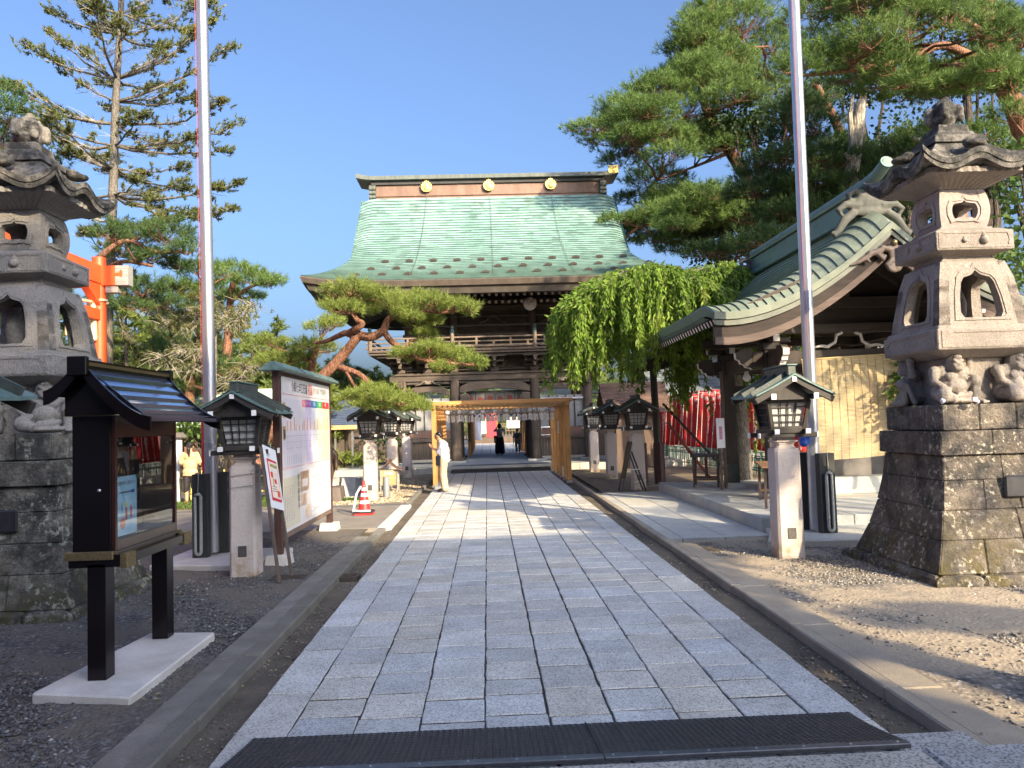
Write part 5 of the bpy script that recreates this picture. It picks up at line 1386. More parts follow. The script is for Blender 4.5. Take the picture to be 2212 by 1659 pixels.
# door leaves and inner side walls
for s in (-1, 1):
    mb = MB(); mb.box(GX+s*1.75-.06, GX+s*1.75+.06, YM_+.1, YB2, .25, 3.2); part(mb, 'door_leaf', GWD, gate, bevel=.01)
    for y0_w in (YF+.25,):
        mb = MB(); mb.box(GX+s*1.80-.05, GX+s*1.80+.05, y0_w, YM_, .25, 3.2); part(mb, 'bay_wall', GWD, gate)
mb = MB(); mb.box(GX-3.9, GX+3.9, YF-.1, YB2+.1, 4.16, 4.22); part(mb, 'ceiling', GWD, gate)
# bracket clusters carrying the balcony
def bracket(name='bracket_cluster'):
    mb = MB()
    mb.box(-.17, .17, -.17, .17, 0, .16)
    mb.box(-.46, .46, -.06, .06, .17, .29); mb.box(-.06, .06, -.62, .3, .17, .29)
    for x in (-.42, 0, .42): mb.box(x-.09, x+.09, -.09, .09, .291, .38)
    mb.box(-.09, .09, -.62, -.44, .291, .38)
    mb.box(-.62, .62, -.06, .06, .381, .49); mb.box(-.42, .42, -.59, -.47, .381, .49); mb.box(-.06, .06, -1.0, .3, .381, .49)
    for x in (-.36, .36): mb.box(x-.08, x+.08, -.61, -.45, .491, .57)
    mb.box(-.09, .09, -1.02, -.84, .491, .57); mb.box(-.5, .5, -.99, -.87, .571, .67)
    return mb
bproto = None
for cxo in (-4.0, -2.87, -1.73, 0, 1.73, 2.87, 4.0):
    if bproto is None:
        mb = bracket(); mb.move(lambda x, y, z: (x+GX+cxo, y+YF, z+4.09)); bproto = part(mb, 'bracket_cluster', GWX, gate, bevel=.008); bproto['kind'] = 'stuff'; bx0 = cxo
    else: inst(bproto, gate, loc=(cxo-bx0, 0, 0))
mb = MB(); mb.box(GX-4.4, GX+4.4, YF+.08, YF+.14, 4.09, 4.8); part(mb, 'wall_board', GWD, gate)
beam(GX-4.9, GX+4.9, YF-.93, 4.74, .08, .14); 
# balcony floor and railing
mb = MB(); mb.box(GX-5.2, GX+5.2, 32.05, 39, 4.80, 4.90); part(mb, 'balcony_floor', GWX, gate, bevel=.01)
mb = MB(); mb.box(GX-5.25, GX+5.25, 31.98, 32.12, 4.902, 5.0); part(mb, 'balcony_edge', GWX, gate, bevel=.012)
RAILW = M_wood('rail_wood', (.15, .115, .09), (.23, .185, .15), 'x', .85, fr=14)
for z, h, d in ((5.11, .10, .10), (5.30, .06, .07), (5.48, .07, .08)): beam(GX-5.35, GX+5.35, 32.12, z, h, d, RAILW, 'railing_rail')
for z, h in ((5.11, .1), (5.30, .06), (5.48, .07)):
    for s in (-1, 1): mb = MB(); mb.box(GX+s*5.15-.04, GX+s*5.15+.04, 32.16, 38.8, z-h/2, z+h/2); part(mb, 'railing_rail', RAILW, gate)
for x in (-5.15, -1.73, 1.73, 5.15):
    mb = MB(); mb.tube([(GX+x, 32.1, 4.99), (GX+x, 32.1, 5.62)], .085, 12); o = part(mb, 'railing_post', RAILW, gate, smooth=True)
    c = MB(); c.lathe([(.09, 5.62), (.09, 5.79), (.055, 5.82), (.09, 5.86), (.07, 5.93), (.01, 6.0)], (GX+x, 32.1, 0), 12); part(c, 'giboshi_cap', COPG, o, smooth=True)
for k in range(13):
    x = -4.3+k*.86*.833*1.0
    if min(abs(x-q) for q in (-5.15, -1.73, 1.73, 5.15)) > .2:
        mb = MB(); mb.box(GX+x-.045, GX+x+.045, 32.08, 32.16, 5.16, 5.45 if k % 2 else 5.27); part(mb, 'baluster', RAILW, gate)
# upper storey
YU = 33.7
for cxo in (-3.7, -1.73, 1.73, 3.7):
    mb = MB(); mb.lathe([(.18, 4.8), (.17, 7.0)], (GX+cxo, YU, 0), 14); part(mb, 'upper_column', GW, gate, smooth=True)
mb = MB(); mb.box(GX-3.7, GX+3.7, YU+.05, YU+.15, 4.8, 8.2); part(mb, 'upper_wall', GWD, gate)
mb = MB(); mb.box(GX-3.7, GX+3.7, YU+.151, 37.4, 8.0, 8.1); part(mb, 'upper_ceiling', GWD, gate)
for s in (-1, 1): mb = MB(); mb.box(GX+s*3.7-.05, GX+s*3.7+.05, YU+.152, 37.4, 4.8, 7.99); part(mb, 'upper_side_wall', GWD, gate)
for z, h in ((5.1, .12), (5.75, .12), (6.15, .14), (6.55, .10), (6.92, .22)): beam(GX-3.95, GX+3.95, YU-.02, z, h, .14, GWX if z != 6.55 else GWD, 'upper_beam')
for x in (-2.7, 0, 2.7):
    mb = MB(); mb.tube([(GX+x-.6, YU-.1, 6.24), (GX+x-.3, YU-.1, 6.34), (GX+x-.12, YU-.1, 6.52), (GX+x+.12, YU-.1, 6.52), (GX+x+.3, YU-.1, 6.34), (GX+x+.6, YU-.1, 6.24)], [.03, .045, .05, .05, .045, .03], 8); part(mb, 'frog_leg_strut', GWX, gate, smooth=True)
for cxo in (-3.7, -2.7, -1.73, -.58, .58, 1.73, 2.7, 3.7): inst(bproto, gate, loc=(cxo-bx0, YU-YF, 7.05-4.09))
# bird netting in front of the upper storey
NETM = M_flat('net_wire', (.16, .15, .14), .7)
mb = MB()
for k in range(5): mb.bar((GX-4.4, 32.3, 5.6+.38*k), (GX+4.4, 32.3, 5.6+.38*k), .008, .008)
part(mb, 'net_wires', NETM, gate)['kind'] = 'stuff'
# ---------------- roof
WE, ZE, YE = 7.33, 7.45, 29.5
RB_Y, RB_Z = 34.75, 12.2; FL = .43
def prof_(s): return (YE+(RB_Y-YE)*s, ZE+(RB_Z-ZE)*(.41*s+.59*s*s))
def wid(s): return (5.82 - .25*max(0, s-.75)) + (WE-5.82)*max(0, 1-s/FL)**1.15
def lift(u, s): return .27*abs(u)**6*max(0, 1-s/FL)**1.5
NR = 42
def roof_pt(u, s, side):
    y, z = prof_(s); w = wid(s); D = GYC-y; z += lift(u, s)
    if s > FL: z -= .16*max(0, abs(u)-.93)/.07*min(1, (s-FL)/.2) if side in (0, 2) else 0
    if side == 0: return (GX+u*w, y, z)
    if side == 1: return (GX+w, GYC+u*D, z)
    if side == 2: return (GX-u*w, GYC+D, z)
    return (GX-w, GYC-u*D, z)
for side, nm, NU in ((0, 'front_slope', 40), (1, 'right_hip', 14), (2, 'back_slope', 10), (3, 'left_hip', 14)):
    mb = MB(); vs = []; fs = []; dn = {0: (0, -1, .6), 1: (1, 0, .6), 2: (0, 1, .6), 3: (-1, 0, .6)}[side]
    nr = NR if side != 2 else 10; footset = set()
    for j in range(nr):
        s0, s1 = j/nr, (j+1)/nr; b = len(vs)
        for k, s in ((0, s0), (1, s1)):
            for i in range(NU+1):
                u = -1+2*i/NU; p = roof_pt(u, s, side); o_ = .045 if k == 0 else 0
                vs.append((p[0]+dn[0]*o_*.6, p[1]+dn[1]*o_*.6, p[2]+o_*.8))
        for i in range(NU+1):                    # foot of the lap
            u = -1+2*i/NU; vs.append(roof_pt(u, s0, side))
        m_ = NU+1
        for i in range(NU):
            fs += [(b+i, b+i+1, b+m_+i+1, b+m_+i), (b+2*m_+i, b+2*m_+i+1, b+i+1, b+i)]; footset.add(fs[-1])
    mb.add(vs, fs); rs = part(mb, nm, SHING, gate)
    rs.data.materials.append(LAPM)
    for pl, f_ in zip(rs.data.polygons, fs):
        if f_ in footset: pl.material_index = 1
    if side == 0: front = rs
# eave: copper band, recess, soffit
def ring_at(dz, inset, s=0.0):
    out = []
    for side, NU in ((0, 40), (1, 20), (2, 20), (3, 20)):
        for i in range(NU):
            u = -1+2*i/NU; p = Vector(roof_pt(u, 0, side)); c = Vector((GX, GYC, p.z))
            d = Vector((p.x-GX, p.y-GYC, 0)); sx_ = (WE-inset)/WE; sy_ = (GYC-YE-inset)/(GYC-YE)
            out.append((GX+d.x*sx_, GYC+d.y*sy_, p.z+dz))
    return out
def band(rings, nm, mat):
    m_ = len(rings[0]); mb = MB(); mb.add([p for r in rings for p in r], [(k*m_+i, k*m_+(i+1) % m_, k*m_+m_+(i+1) % m_, k*m_+m_+i) for k in range(len(rings)-1) for i in range(m_)])
    return part(mb, nm, mat, gate)
band([ring_at(.0, -.02), ring_at(-.04, -.05), ring_at(-.24, .02), ring_at(-.25, .14)], 'eave_band', COPE)
band([ring_at(-.24, .12), ring_at(-.52, .22), ring_at(-.53, .45)], 'eave_fascia', M('fascia_dark', (.05, .042, .034), (.085, .07, .055), .7, scale=3))
band([ring_at(-.50, .4), [(GX+(p[0]-GX)*.53, GYC+(p[1]-GYC)*.36, 7.75) for p in ring_at(0, 0)]], 'soffit', GWD)
RFT = M_wood('rafter_wood', (.07, .055, .042), (.12, .095, .075), 'y', .8)
RFE = M_flat('rafter_end', (.42, .38, .33), .8)
rp = None; re_ = None
for row, (y0, z0, y1, z1, n, hw) in enumerate(((30.25, 6.93, 33.6, 7.55, 46, 6.3), (31.3, 6.80, 33.6, 7.3, 40, 5.2))):
    rp = None
    for k in range(n):
        x = GX-hw+2*hw*k/(n-1)
        if rp is None:
            mb = MB(); mb.bar((x, y0, z0), (x, y1, z1), .10, .12); rp = part(mb, 'rafter', RFT, gate); x00 = x
            c = MB(); c.bar((x, y0-.008, z0-.001), (x, y0, z0), .102, .122); re_ = part(c, 'rafter_end', RFE, rp)
        else:
            o = inst(rp, gate, loc=(x-x00, 0, 0)); q = inst(re_, o)
# ridge
RZ0, RZ1 = 12.05, 13.05
mb = MB(); mb.box(GX-5.15, GX+5.15, 34.95, 36.05, RZ0, 12.88); part(mb, 'ridge_box', COPB, gate, bevel=.01)
mb = MB(); mb.box(GX-5.15, GX+5.15, 34.90, 34.945, RZ0+.30, RZ0+.33); part(mb, 'ridge_moulding', COPB, gate)
mb = MB(); mb.box(GX-5.18, GX+5.18, 34.74, 34.96, RZ0, RZ0+.10); part(mb, 'ridge_foot', COPR, gate, bevel=.02)
mb = MB(); mb.box(GX-5.35, GX+5.35, 34.85, 36.15, 12.885, 13.06); part(mb, 'ridge_recess', M('ridge_dark', (.03, .03, .03), (.05, .05, .048), .7), gate)
mb = MB(); n = 30; vs = []
for i in range(n+1):
    u = -1+2*i/n; x = GX+u*6.02; dz = .11*max(0, (abs(u)-.88)/.12)**1.6
    vs += [(x, 34.68, 13.07+dz), (x, 36.32, 13.07+dz), (x, 36.25, 13.27+dz*1.2), (x, 34.75, 13.27+dz*1.2)]
mb.add(vs, [(i*4+a, i*4+(a+1) % 4, i*4+4+(a+1) % 4, i*4+4+a) for i in range(n) for a in range(4)] + [(0, 1, 2, 3), (4*n, 4*n+1, 4*n+2, 4*n+3)]); part(mb, 'ridge_cap', COPR, gate)
mb = MB(); mb.box(GX+5.55, GX+6.0, 34.66, 34.70, 13.18, 13.52); part(mb, 'gilt_ridge_end', GOLD, gate)
for s in (-1, 1):
    mb = MB()
    for k in range(7): mb.tube([(GX+s*5.15, 34.86, 12.72-.2*k), (GX+s*5.45, 34.86, 12.72-.2*k)], .10, 10)
    mb.box(min(GX+s*5.15, GX+s*5.45), max(GX+s*5.15, GX+s*5.45), 34.88, 36.1, 11.4, 12.88)
    part(mb, 'ridge_end_tile', COPR, gate, smooth=True)['kind'] = 'stuff'
# gilt flame crests and the chains below them
def flame():
    mb = MB(); pts = []
    out = [(0, .46), (.05, .36), (.09, .40), (.12, .29), (.17, .33), (.19, .22), (.245, .24), (.25, .10), (.22, .0), (.14, -.09), (0, -.12)]
    pts = out + [(-x, z) for x, z in reversed(out[1:-1])]
    mb.prism([(x, z) for x, z in pts], 'xz', 0, .05)
    mb.ell((0, -.01, .06), (.13, .04, .13), 12, 8); mb.ell((0, -.02, .20), (.06, .03, .10), 10, 6)
    return mb
fp = None
for k, x in enumerate((-2.83, .02, 2.87)):
    if fp is None:
        mb = flame(); mb.move(lambda a, b, z: (GX+x+a, 34.84+b-.05, 12.62+z)); fp = part(mb, 'flame_crest', GOLD, gate); fx = x
    else: inst(fp, gate, loc=(x-fx, 0, 0))
    pts = [(GX+x+(.03 if x < 0 else 0), 34.72, 12.40), (GX+x, 34.70, 12.2)]
    for q in range(1, 13):
        s = 1-q/12*.93; y, z = prof_(s); drift = -.42*(q/12)**1.3 if k == 0 else (.05 if k == 1 else .42*(q/12)**1.3)
        pts.append((GX+x+drift, y-.05, z+.075))
    mb = MB(); mb.tube(pts, .009, 6); part(mb, 'chain', CHAINM, gate)
# snow guards
SG = M_flat('snow_guard_brown', (.045, .035, .028), .9, 0); sg = None
for r_, (s, n, off) in enumerate(((.36, 11, .0), (.25, 12, -.5), (.13, 13, -1.0))):
    for k in range(n):
        x = -4.35+off+k*(1.02 if r_ else .98); y, z = prof_(s)
        if sg is None:
            mb = MB()
            for a in (-.12, -.06, 0, .06, .12): mb.box(GX+x+a-.028, GX+x+a+.028, y-.05, y-.02, z+.03, z+.15-.25*abs(a))
            mb.box(GX+x-.11, GX+x+.11, y-.05, y+.04, z+.02, z+.06); sg = part(mb, 'snow_guard', SG, gate); sg['kind'] = 'stuff'; s0_ = (x, y, z)
        else: inst(sg, gate, loc=(x-s0_[0], y-s0_[1], z-s0_[2]))

# ---------------- speakers on the gate
p = at(1145, 656, 31.6)
t = thing('round_loudspeaker', 'large round pale loudspeaker dish mounted under the gate eave', 'loudspeaker', p)
SPK = M('speaker_grey', (.66, .64, .60), (.75, .73, .69), .5, scale=8)
for nm, pr_, m_ in (('dish', [(.26, .12), (.27, .02), (.25, 0), (.20, .03), (.10, .05)], SPK), ('horn', [(.10, .04), (.11, -.02), (.07, -.05), (.02, -.06)], M_flat('speaker_mid', (.5, .49, .46))), ('bracket', [(.05, .13), (.05, .5)], CHAINM)):
    mb = MB(); mb.lathe(pr_, (0, 0, 0), 24); mb.move(lambda a, b, z: (p.x+a, p.y+z, p.z+b)); part(mb, nm, m_, t, smooth=True)
p2 = at(1226, 660, 31.6)
t = thing('horn_speaker', 'small dark oval horn speaker beside the round loudspeaker', 'loudspeaker', p2)
for nm, pr_, m_ in (('horn', [(.19, .0), (.16, .04), (.08, .1), (.05, .3)], M_flat('horn_dark', (.09, .085, .08), .5)), ('driver', [(.05, .3), (.05, .7)], CHAINM), ('centre', [(.03, -.005), (.03, .06)], M_flat('speaker_pale', (.55, .53, .5)))):
    mb = MB(); mb.lathe(pr_, (0, 0, 0), 20); mb.move(lambda a, b, z: (p2.x+a*1.05, p2.y+z, p2.z+b*.75)); part(mb, nm, m_, t, smooth=True)

# ================================================================== WIND CHIME FRAME
CED = M_wood('new_cedar', (.42, .20, .06), (.60, .32, .11), 'z', .6, rand=.06, fr=14)
CEDX = M_wood('new_cedar_x', (.42, .20, .06), (.60, .32, .11), 'x', .6, rand=.06, fr=14)
CEDY = M_wood('new_cedar_y', (.42, .20, .06), (.60, .32, .11), 'y', .6, rand=.06, fr=14)
LATH = M_flat('lath', (.38, .24, .10), .7)
FX0, FX1 = -1.60, 2.42
t = thing('timber_frame', 'bright new cedar frame over the path hung with wind chimes', 'timber frame', (.42, 25, 0)); frame = t
ys_f = [23.2, 24.3, 25.4, 26.5, 27.6, 28.7]
for y in ys_f:
    for x in (FX0, FX1):
        mb = MB(); mb.box(x-.07, x+.07, y-.07, y+.07, .03, 2.32); o = part(mb, 'post', CED, t, bevel=.008)
        c = MB(); c.box(x-.085, x+.085, y-.085, y+.085, -.02, .06); part(c, 'post_shoe', STEEL, o)
for x in (FX0, FX1):
    mb = MB(); mb.box(x-.06, x+.06, 23.0, 28.9, 2.322, 2.43); part(mb, 'side_beam', CEDY, t, bevel=.008)
mb = MB(); mb.box(FX0-.17, FX1+.17, 23.10, 23.25, 2.432, 2.545); part(mb, 'front_beam', CEDX, t, bevel=.008)
for y in ys_f[1:]: mb = MB(); mb.box(FX0-.1, FX1+.1, y-.05, y+.05, 2.432, 2.52); part(mb, 'cross_beam', CEDX, t)
for k in range(26):
    x = FX0+.1+k*(FX1-FX0-.2)/25; mb = MB(); mb.box(x-.015, x+.015, 23.26, 28.8, 2.402, 2.428); part(mb, 'lath', LATH, t)
for k in range(24):
    y = 23.4+k*.225; mb = MB(); mb.box(FX0+.065, FX1-.065, y-.012, y+.012, 2.374, 2.40); part(mb, 'lath', LATH, t)
for x, s in ((FX0, -1), (FX1, 1)):
    for k in range(4):
        y0, y1 = ys_f[k], ys_f[k+1]
        for q in range(2 if s < 0 else 0):
            ya = y0+.12+q*.48; mb = MB(); mb.box(x-.015, x+.015, ya, ya+.38, .25 if q else .3, 2.3); part(mb, 'side_board', CED, t)
PCARD = M_flat('pale_card', (.62, .62, .55), .6)
for x, y, z0, z1 in ((FX1-.085, 25.4, 1.45, 1.85), (FX1-.085, 24.3, .12, .42), (FX0+.085, 25.4, 1.45, 1.8), (FX0+.085, 24.3, .15, .35)):
    mb = MB(); mb.box(x-.012, x+.012, y-.13, y+.07, z0, z1); part(mb, 'card', PCARD, t)

# wind chimes
GL = M('chime_glass', (.55, .56, .55), (.78, .78, .76), .12, scale=20); GLB = M('chime_blue', (.08, .13, .38), (.30, .38, .60), .15, scale=25)
STP = M('paper_strip', (.55, .53, .50), (.85, .84, .82), .8, scale=9); GLG = M('chime_smoke', (.25, .24, .21), (.45, .43, .38), .15, scale=18)
def chime(name, bell):
    t = thing(name, 'x', 'wind chime', (0, 0, 0))
    mb = MB(); mb.lathe([(.012, .0), (.05, -.012), (.072, -.045), (.075, -.075), (.058, -.115), (.052, -.118)], (0, 0, 0), 12); part(mb, 'bell', bell, t, smooth='all')
    mb = MB(); mb.tube([(0, 0, .12), (0, 0, -.17)], .003, 4); part(mb, 'string', INKR, t)
    mb = MB(); mb.box(-.026, .026, -.002, .002, -.36, -.16); part(mb, 'paper_strip', STP, t)
    return t
cp = [chime('wind_chime', GL), chime('wind_chime', GLG), chime('wind_chime', GLB)]
used = [False]*3
def put_chime(kind, x, y, z, lab, grp):
    o = cp[kind] if not used[kind] else dup(cp[kind]); used[kind] = True
    o.location = (x, y, z); o.rotation_euler = (random.uniform(-.06, .06), random.uniform(-.1, .1), random.uniform(-.9, .9)); o.scale = (1, 1, 1)
    o['label'] = lab; o['group'] = grp
def ordn(k, n):
    W_ = 'first second third fourth fifth sixth seventh eighth ninth tenth eleventh twelfth thirteenth fourteenth fifteenth'.split()
    return (W_[k] + ' from left ') if k < (n+1)//2 else (W_[n-1-k] + ' from right ')
rows = [(23.45, 10, 0, .0, 'front row of clear wind chimes', 'clear wind chime with white strip, front row under cedar beam'),
        (23.75, 20, 1, .0, 'second row of smoky wind chimes', 'smoky grey wind chime, second row under cedar beam'),
        (24.25, 20, 1, .3, 'third row of smoky wind chimes', 'smoky grey wind chime, third row behind nearer chimes'),
        (24.9, 20, 0, .2, 'fourth row of clear wind chimes', 'clear wind chime, fourth row inside the cedar frame'),
        (26.0, 20, 1, .1, 'rear row of smoky wind chimes', 'smoky wind chime, rearmost row inside the cedar frame')]
for y, n, kd, ph, grp, lab in rows:
    for k in range(n):
        x = -1.18+3.2*(k+ph)/(n-1) + random.uniform(-.02, .02)
        if y > 24.2 and (x > 2.15): continue
        put_chime(kd, x, y, 2.30+random.uniform(-.03, .01)-(.02 if kd else 0), ordn(k, n) + lab, grp)
for k in range(30):
    put_chime(2, GX-1.40+2.8*k/29+random.uniform(-.02, .02), 39.2+random.uniform(-.3, .3), 2.30+random.uniform(-.03, .03), ordn(k, 30) + 'blue glass wind chime in the row beyond the gate', 'blue wind chimes beyond the gate')

# ================================================================== BEYOND THE GATE
t = thing('lattice_screen', 'left cedar lattice screen seen through the gate opening', 'screen', (-.9, 45, .2))
for k in range(8):
    y = 38.2+k*2.0; mb = MB(); mb.box(-.98, -.84, y-.07, y+.07, .2, 2.6); part(mb, 'post', CED, t)
for k in range(13):
    z = .35+k*.155; mb = MB(); mb.box(-.92, -.88, 38.2, 52.2, z, z+.07); part(mb, 'lattice_bar', CEDY, t)
for k in range(56):
    y = 38.3+k*.25; mb = MB(); mb.box(-.86, -.835, y, y+.07, .3, 2.3); part(mb, 'lattice_slat', CED, t)
t = thing('lattice_screen', 'right cedar board screen seen through the gate opening', 'screen', (2.1, 43, .2))
for k in range(6):
    y = 36.6+k*2.0; mb = MB(); mb.box(1.96, 2.10, y-.07, y+.07, .2, 2.6); part(mb, 'post', CED, t)
for k in range(34):
    y = 36.8+k*.29; mb = MB(); mb.box(2.0, 2.04, y, y+.2, .25, 2.45); part(mb, 'board', CED, t)
for y in (38.4, 41.6, 44.6): mb = MB(); mb.box(-1.0, 2.14, y-.06, y+.06, 2.601, 2.7); part(mb, 'cross_beam', CEDX, t)
# inner path
mb = MB(); mb.box(-1.5, 2.3, 41.25, 75, -.1, .19); ip = struct(mb, 'inner_path', JOINT)
for i in range(7):
    for j in range(14):
        x0, y0 = -1.48+i*.54, 41.3+j*2.2; mb = MB(); mb.box(x0+.012, x0+.528, y0, y0+2.18, .15, .205); part(mb, 'paving_slab', SLABM, ip)
mb = MB(); mb.box(-40, -1.51, 41.3, 90, -.1, .1); struct(mb, 'inner_court', ASPH)
mb = MB(); mb.box(2.31, 40, 41.3, 90, -.1, .1); struct(mb, 'inner_court', ASPH)
# banners beyond
for x, y, lab, rz in ((-.75, 52, 'white and lilac banner left of the path beyond the gate', .25), (3.4, 54, 'blue and white banner right of the path beyond the gate', -.3), (4.2, 56, 'pale blue banner furthest right beyond the gate', .1)):
    t = thing('tall_banner', lab, 'banner', (x, y, .2), 'pale banners beyond the gate')
    mb = MB(); V_, n = [], 12
    mb.grid(lambda u, v: (x-.35+.7*u, y+.05*math.sin(6*u+4*v), .75+2.6*v), 5, n); part(mb, 'cloth', M('banner_pale', (.55, .60, .75), (.80, .82, .86), .8, scale=2.5) if x < 0 else M('banner_blue', (.20, .34, .66), (.78, .82, .86), .8, scale=1.6), t, smooth='all')
    mb = MB(); mb.tube([(x-.37, y, .2), (x-.37, y, 3.5)], .02, 6); part(mb, 'pole', STEEL, t)
t = thing('far_fence', 'dark lattice fence across the far end of the inner path', 'fence', (1.2, 66, .2))
FD = M_wood('fence_dark', (.10, .07, .05), (.16, .12, .09), 'z')
for k in range(34): mb = MB(); x = -3.4+k*.26; mb.box(x, x+.08, 65.9, 66, .5, 1.75); part(mb, 'bar', FD, t)
for z in (.45, 1.1, 1.7): mb = MB(); mb.box(-3.4, 5.4, 65.85, 66.05, z, z+.1); part(mb, 'rail', FD, t)
mb = MB(); mb.box(-3.6, 5.6, 65.7, 66.2, .1, .45); part(mb, 'plinth', PODS, t)
t = thing('festival_stand', 'red draped festival stand with yellow boards seen far through the gate', 'stand', (.4, 63, .2))
for x0, x1, z0, z1, c in ((-.1, .75, .7, 2.2, (.45, .04, .06)), (-1.1, -.6, .9, 2.0, (.7, .62, .35)), (-.5, -.1, 1.0, 2.2, (.7, .66, .45)), (-.2, 1.0, 2.25, 3.1, (.6, .12, .1)), (1.6, 2.8, 1.4, 2.3, (.75, .75, .72))):
    mb = MB(); mb.box(x0, x1, 62.9, 63.1, z0, z1); part(mb, 'cloth', M_flat('stand%d' % int(x0*10+50), c), t)
mb = MB(); mb.box(-1.2, 2.9, 62.95, 63.0, .2, .7); part(mb, 'table', FD, t)
for x in (-1.2, -.15, .8, 2.85): mb = MB(); mb.tube([(x, 63.05, .2), (x, 63.05, 3.1)], .03, 6); part(mb, 'post', CED, t)
# ================================================================== WATER PAVILION
PW = M_wood('pavilion_wood', (.022, .017, .014), (.05, .037, .03), 'z', .7, fr=18)
PWX = M_wood('pavilion_wood_x', (.025, .018, .014), (.055, .04, .031), 'x', .7, fr=18)
PWY = M_wood('pavilion_wood_y', (.025, .018, .014), (.055, .04, .031), 'y', .7, fr=18)
PBB = M_wood('bargeboard_wood', (.025, .017, .013), (.05, .035, .028), 'x', .85, fr=18)
CUT = M('white_edge', (.48, .45, .41), (.62, .59, .55), .8, scale=8)
PROOF = M('pavilion_copper', (.15, .19, .14), (.245, .28, .21), .6, .15, scale=1.3, bump=.1, fine=.15, bscale=12)
PROOFD = M('pavilion_copper_dark', (.09, .15, .145), (.15, .22, .21), .5, .25, scale=1.3, fine=.15, bscale=12)
PX, PY0, PY1, PH, PZE = 7.10, 13.0, 19.9, 3.15, 3.78
pavl = thing('water_pavilion', 'open timber water pavilion with sweeping green copper gable roof', 'pavilion', (PX, 16, 0)); t = pavl
# stone platform
PLG = M_granite('platform_stone', (.40, .405, .38), rand=.06, contrast=.35, sc=140)
mb = MB(); mb.box(4.55, 9.9, 12.4, 19.2, -.1, .215); part(mb, 'platform_core', PLG, t)
for k in range(7):
    y = 12.08+k*1.05; mb = MB(); mb.box(4.28, 4.72, y+.003, y+1.045, -.1, .225); part(mb, 'edge_stone', PLG, t, bevel=.012)
for k in range(5):
    x = 4.725+k*1.03; mb = MB(); mb.box(x+.003, x+1.025, 12.08, 12.55, -.1, .225); part(mb, 'edge_stone', PLG, t, bevel=.012)
for i in range(5):
    for j in range(7):
        mb = MB(); x = 4.73+i*1.03; y = 12.56+j*.95; mb.box(x+.003, x+1.027, y+.003, y+.947, .1, .222); part(mb, 'platform_slab', PLG, t, bevel=.004)
CX_, CY_ = (5.55, 8.65), (14.85, 17.5)
for x in CX_:
    for y in CY_:
        mb = MB(); mb.rects([(.2, .26, .26), (.33, .22, .22)], (x, y)); part(mb, 'post_base', PLG, t, bevel=.02)
        mb = MB(); mb.rects([(.331, .135, .135), (3.1, .125, .125)], (x, y)); part(mb, 'post', PW, t, bevel=.015)
        mb = MB(); mb.rects([(.332, .142, .142), (.75, .141, .141)], (x, y)); part(mb, 'post_sheath', M('sheath_green', (.025, .035, .033), (.045, .06, .055), .5, .3, scale=6), t)
def nose(x, y, z, dx, dy, sc=1.0, nm='carved_nose'):
    """carved beam end with a white scalloped edge"""
    mb = MB(); wd = MB()
    pts = [(0, .2), (.22, .2), (.34, .12), (.33, 0), (.26, -.03), (.24, -.10), (.16, -.12), (.13, -.18), (.05, -.19), (0, -.22)]
    for tgt, w, inset in ((wd, .13*sc, 0), ):
        vs = []
        for s in (-1, 1):
            for a, b in pts: vs.append((x+dx*a*sc - dy*s*w/2, y+dy*a*sc + dx*s*w/2, z+b*sc))
        n = len(pts); tgt.add(vs, [tuple(range(n)), tuple(range(2*n-1, n-1, -1))] + [(i, (i+1) % n, n+(i+1) % n, n+i) for i in range(n)])
    o = part(wd, nm, PW, t)
    vs = []
    for s in (-1, 1):
        for a, b in pts[1:]: vs.append((x+dx*(a*sc+.006) - dy*s*.062*sc, y+dy*(a*sc+.006) + dx*s*.062*sc, z+b*sc-.004))
    m_ = len(pts)-1; mb.add(vs, [(i, i+1, m_+i+1, m_+i) for i in range(m_-1)]); part(mb, 'white_edge', CUT, o)
def pbeam(p, q, w, h, m, nm='beam'): mb = MB(); mb.bar(p, q, w, h); return part(mb, nm, m, t, bevel=.01)
for y in CY_:
    pbeam((5.2, y, 2.93), (9.0, y, 2.93), .15, .30, PWX, 'tie_beam'); pbeam((5.0, y, 3.50), (9.2, y, 3.50), .16, .18, PWX, 'head_beam')
    pbeam((5.7, y, 2.45), (8.5, y, 2.45), .10, .14, PWX, 'rail_beam') if y > 15 else None
for x in CX_:
    pbeam((x, 14.3, 2.93), (x, 18.1, 2.93), .15, .30, PWY, 'tie_beam'); pbeam((x, 13.1, 3.50), (x, 19.8, 3.50), .16, .18, PWY, 'head_beam')
for x in CX_:
    for y in CY_:
        s = -1 if x < 7 else 1; f = -1 if y < 16 else 1
        nose(x+s*.35, y, 2.95, s, 0, .95); nose(x, y+f*.55, 2.95, 0, f, .95)
        mb = MB(); mb.box(x-.17, x+.17, y-.17, y+.17, 3.10, 3.25); part(mb, 'bearing_block', CUT if False else PW, t, bevel=.02)
        for dx, dy in ((1, 0), (0, 1)):
            mb = MB(); mb.box(x-(.42*dx+.06*dy), x+(.42*dx+.06*dy), y-(.42*dy+.06*dx), y+(.42*dy+.06*dx), 3.251, 3.36); o = part(mb, 'bracket_arm', PW, t, bevel=.02)
            for s2 in (-1, 1):
                mb = MB(); cx_, cy_ = x+dx*s2*.43, y+dy*s2*.43
                mb.box(cx_-.035 if dx else cx_-.06, cx_+.005 if dx else cx_+.06, cy_-.005, cy_+.01, 3.26, 3.36) if dx else mb.box(cx_-.06, cx_+.06, cy_-.008, cy_+.008, 3.24, 3.37)
                part(mb, 'white_end', CUT, o)
        nose(x+s*.35, y, 3.5, s, 0, .55); nose(x, y+f*1.7, 3.5, 0, f, .5)
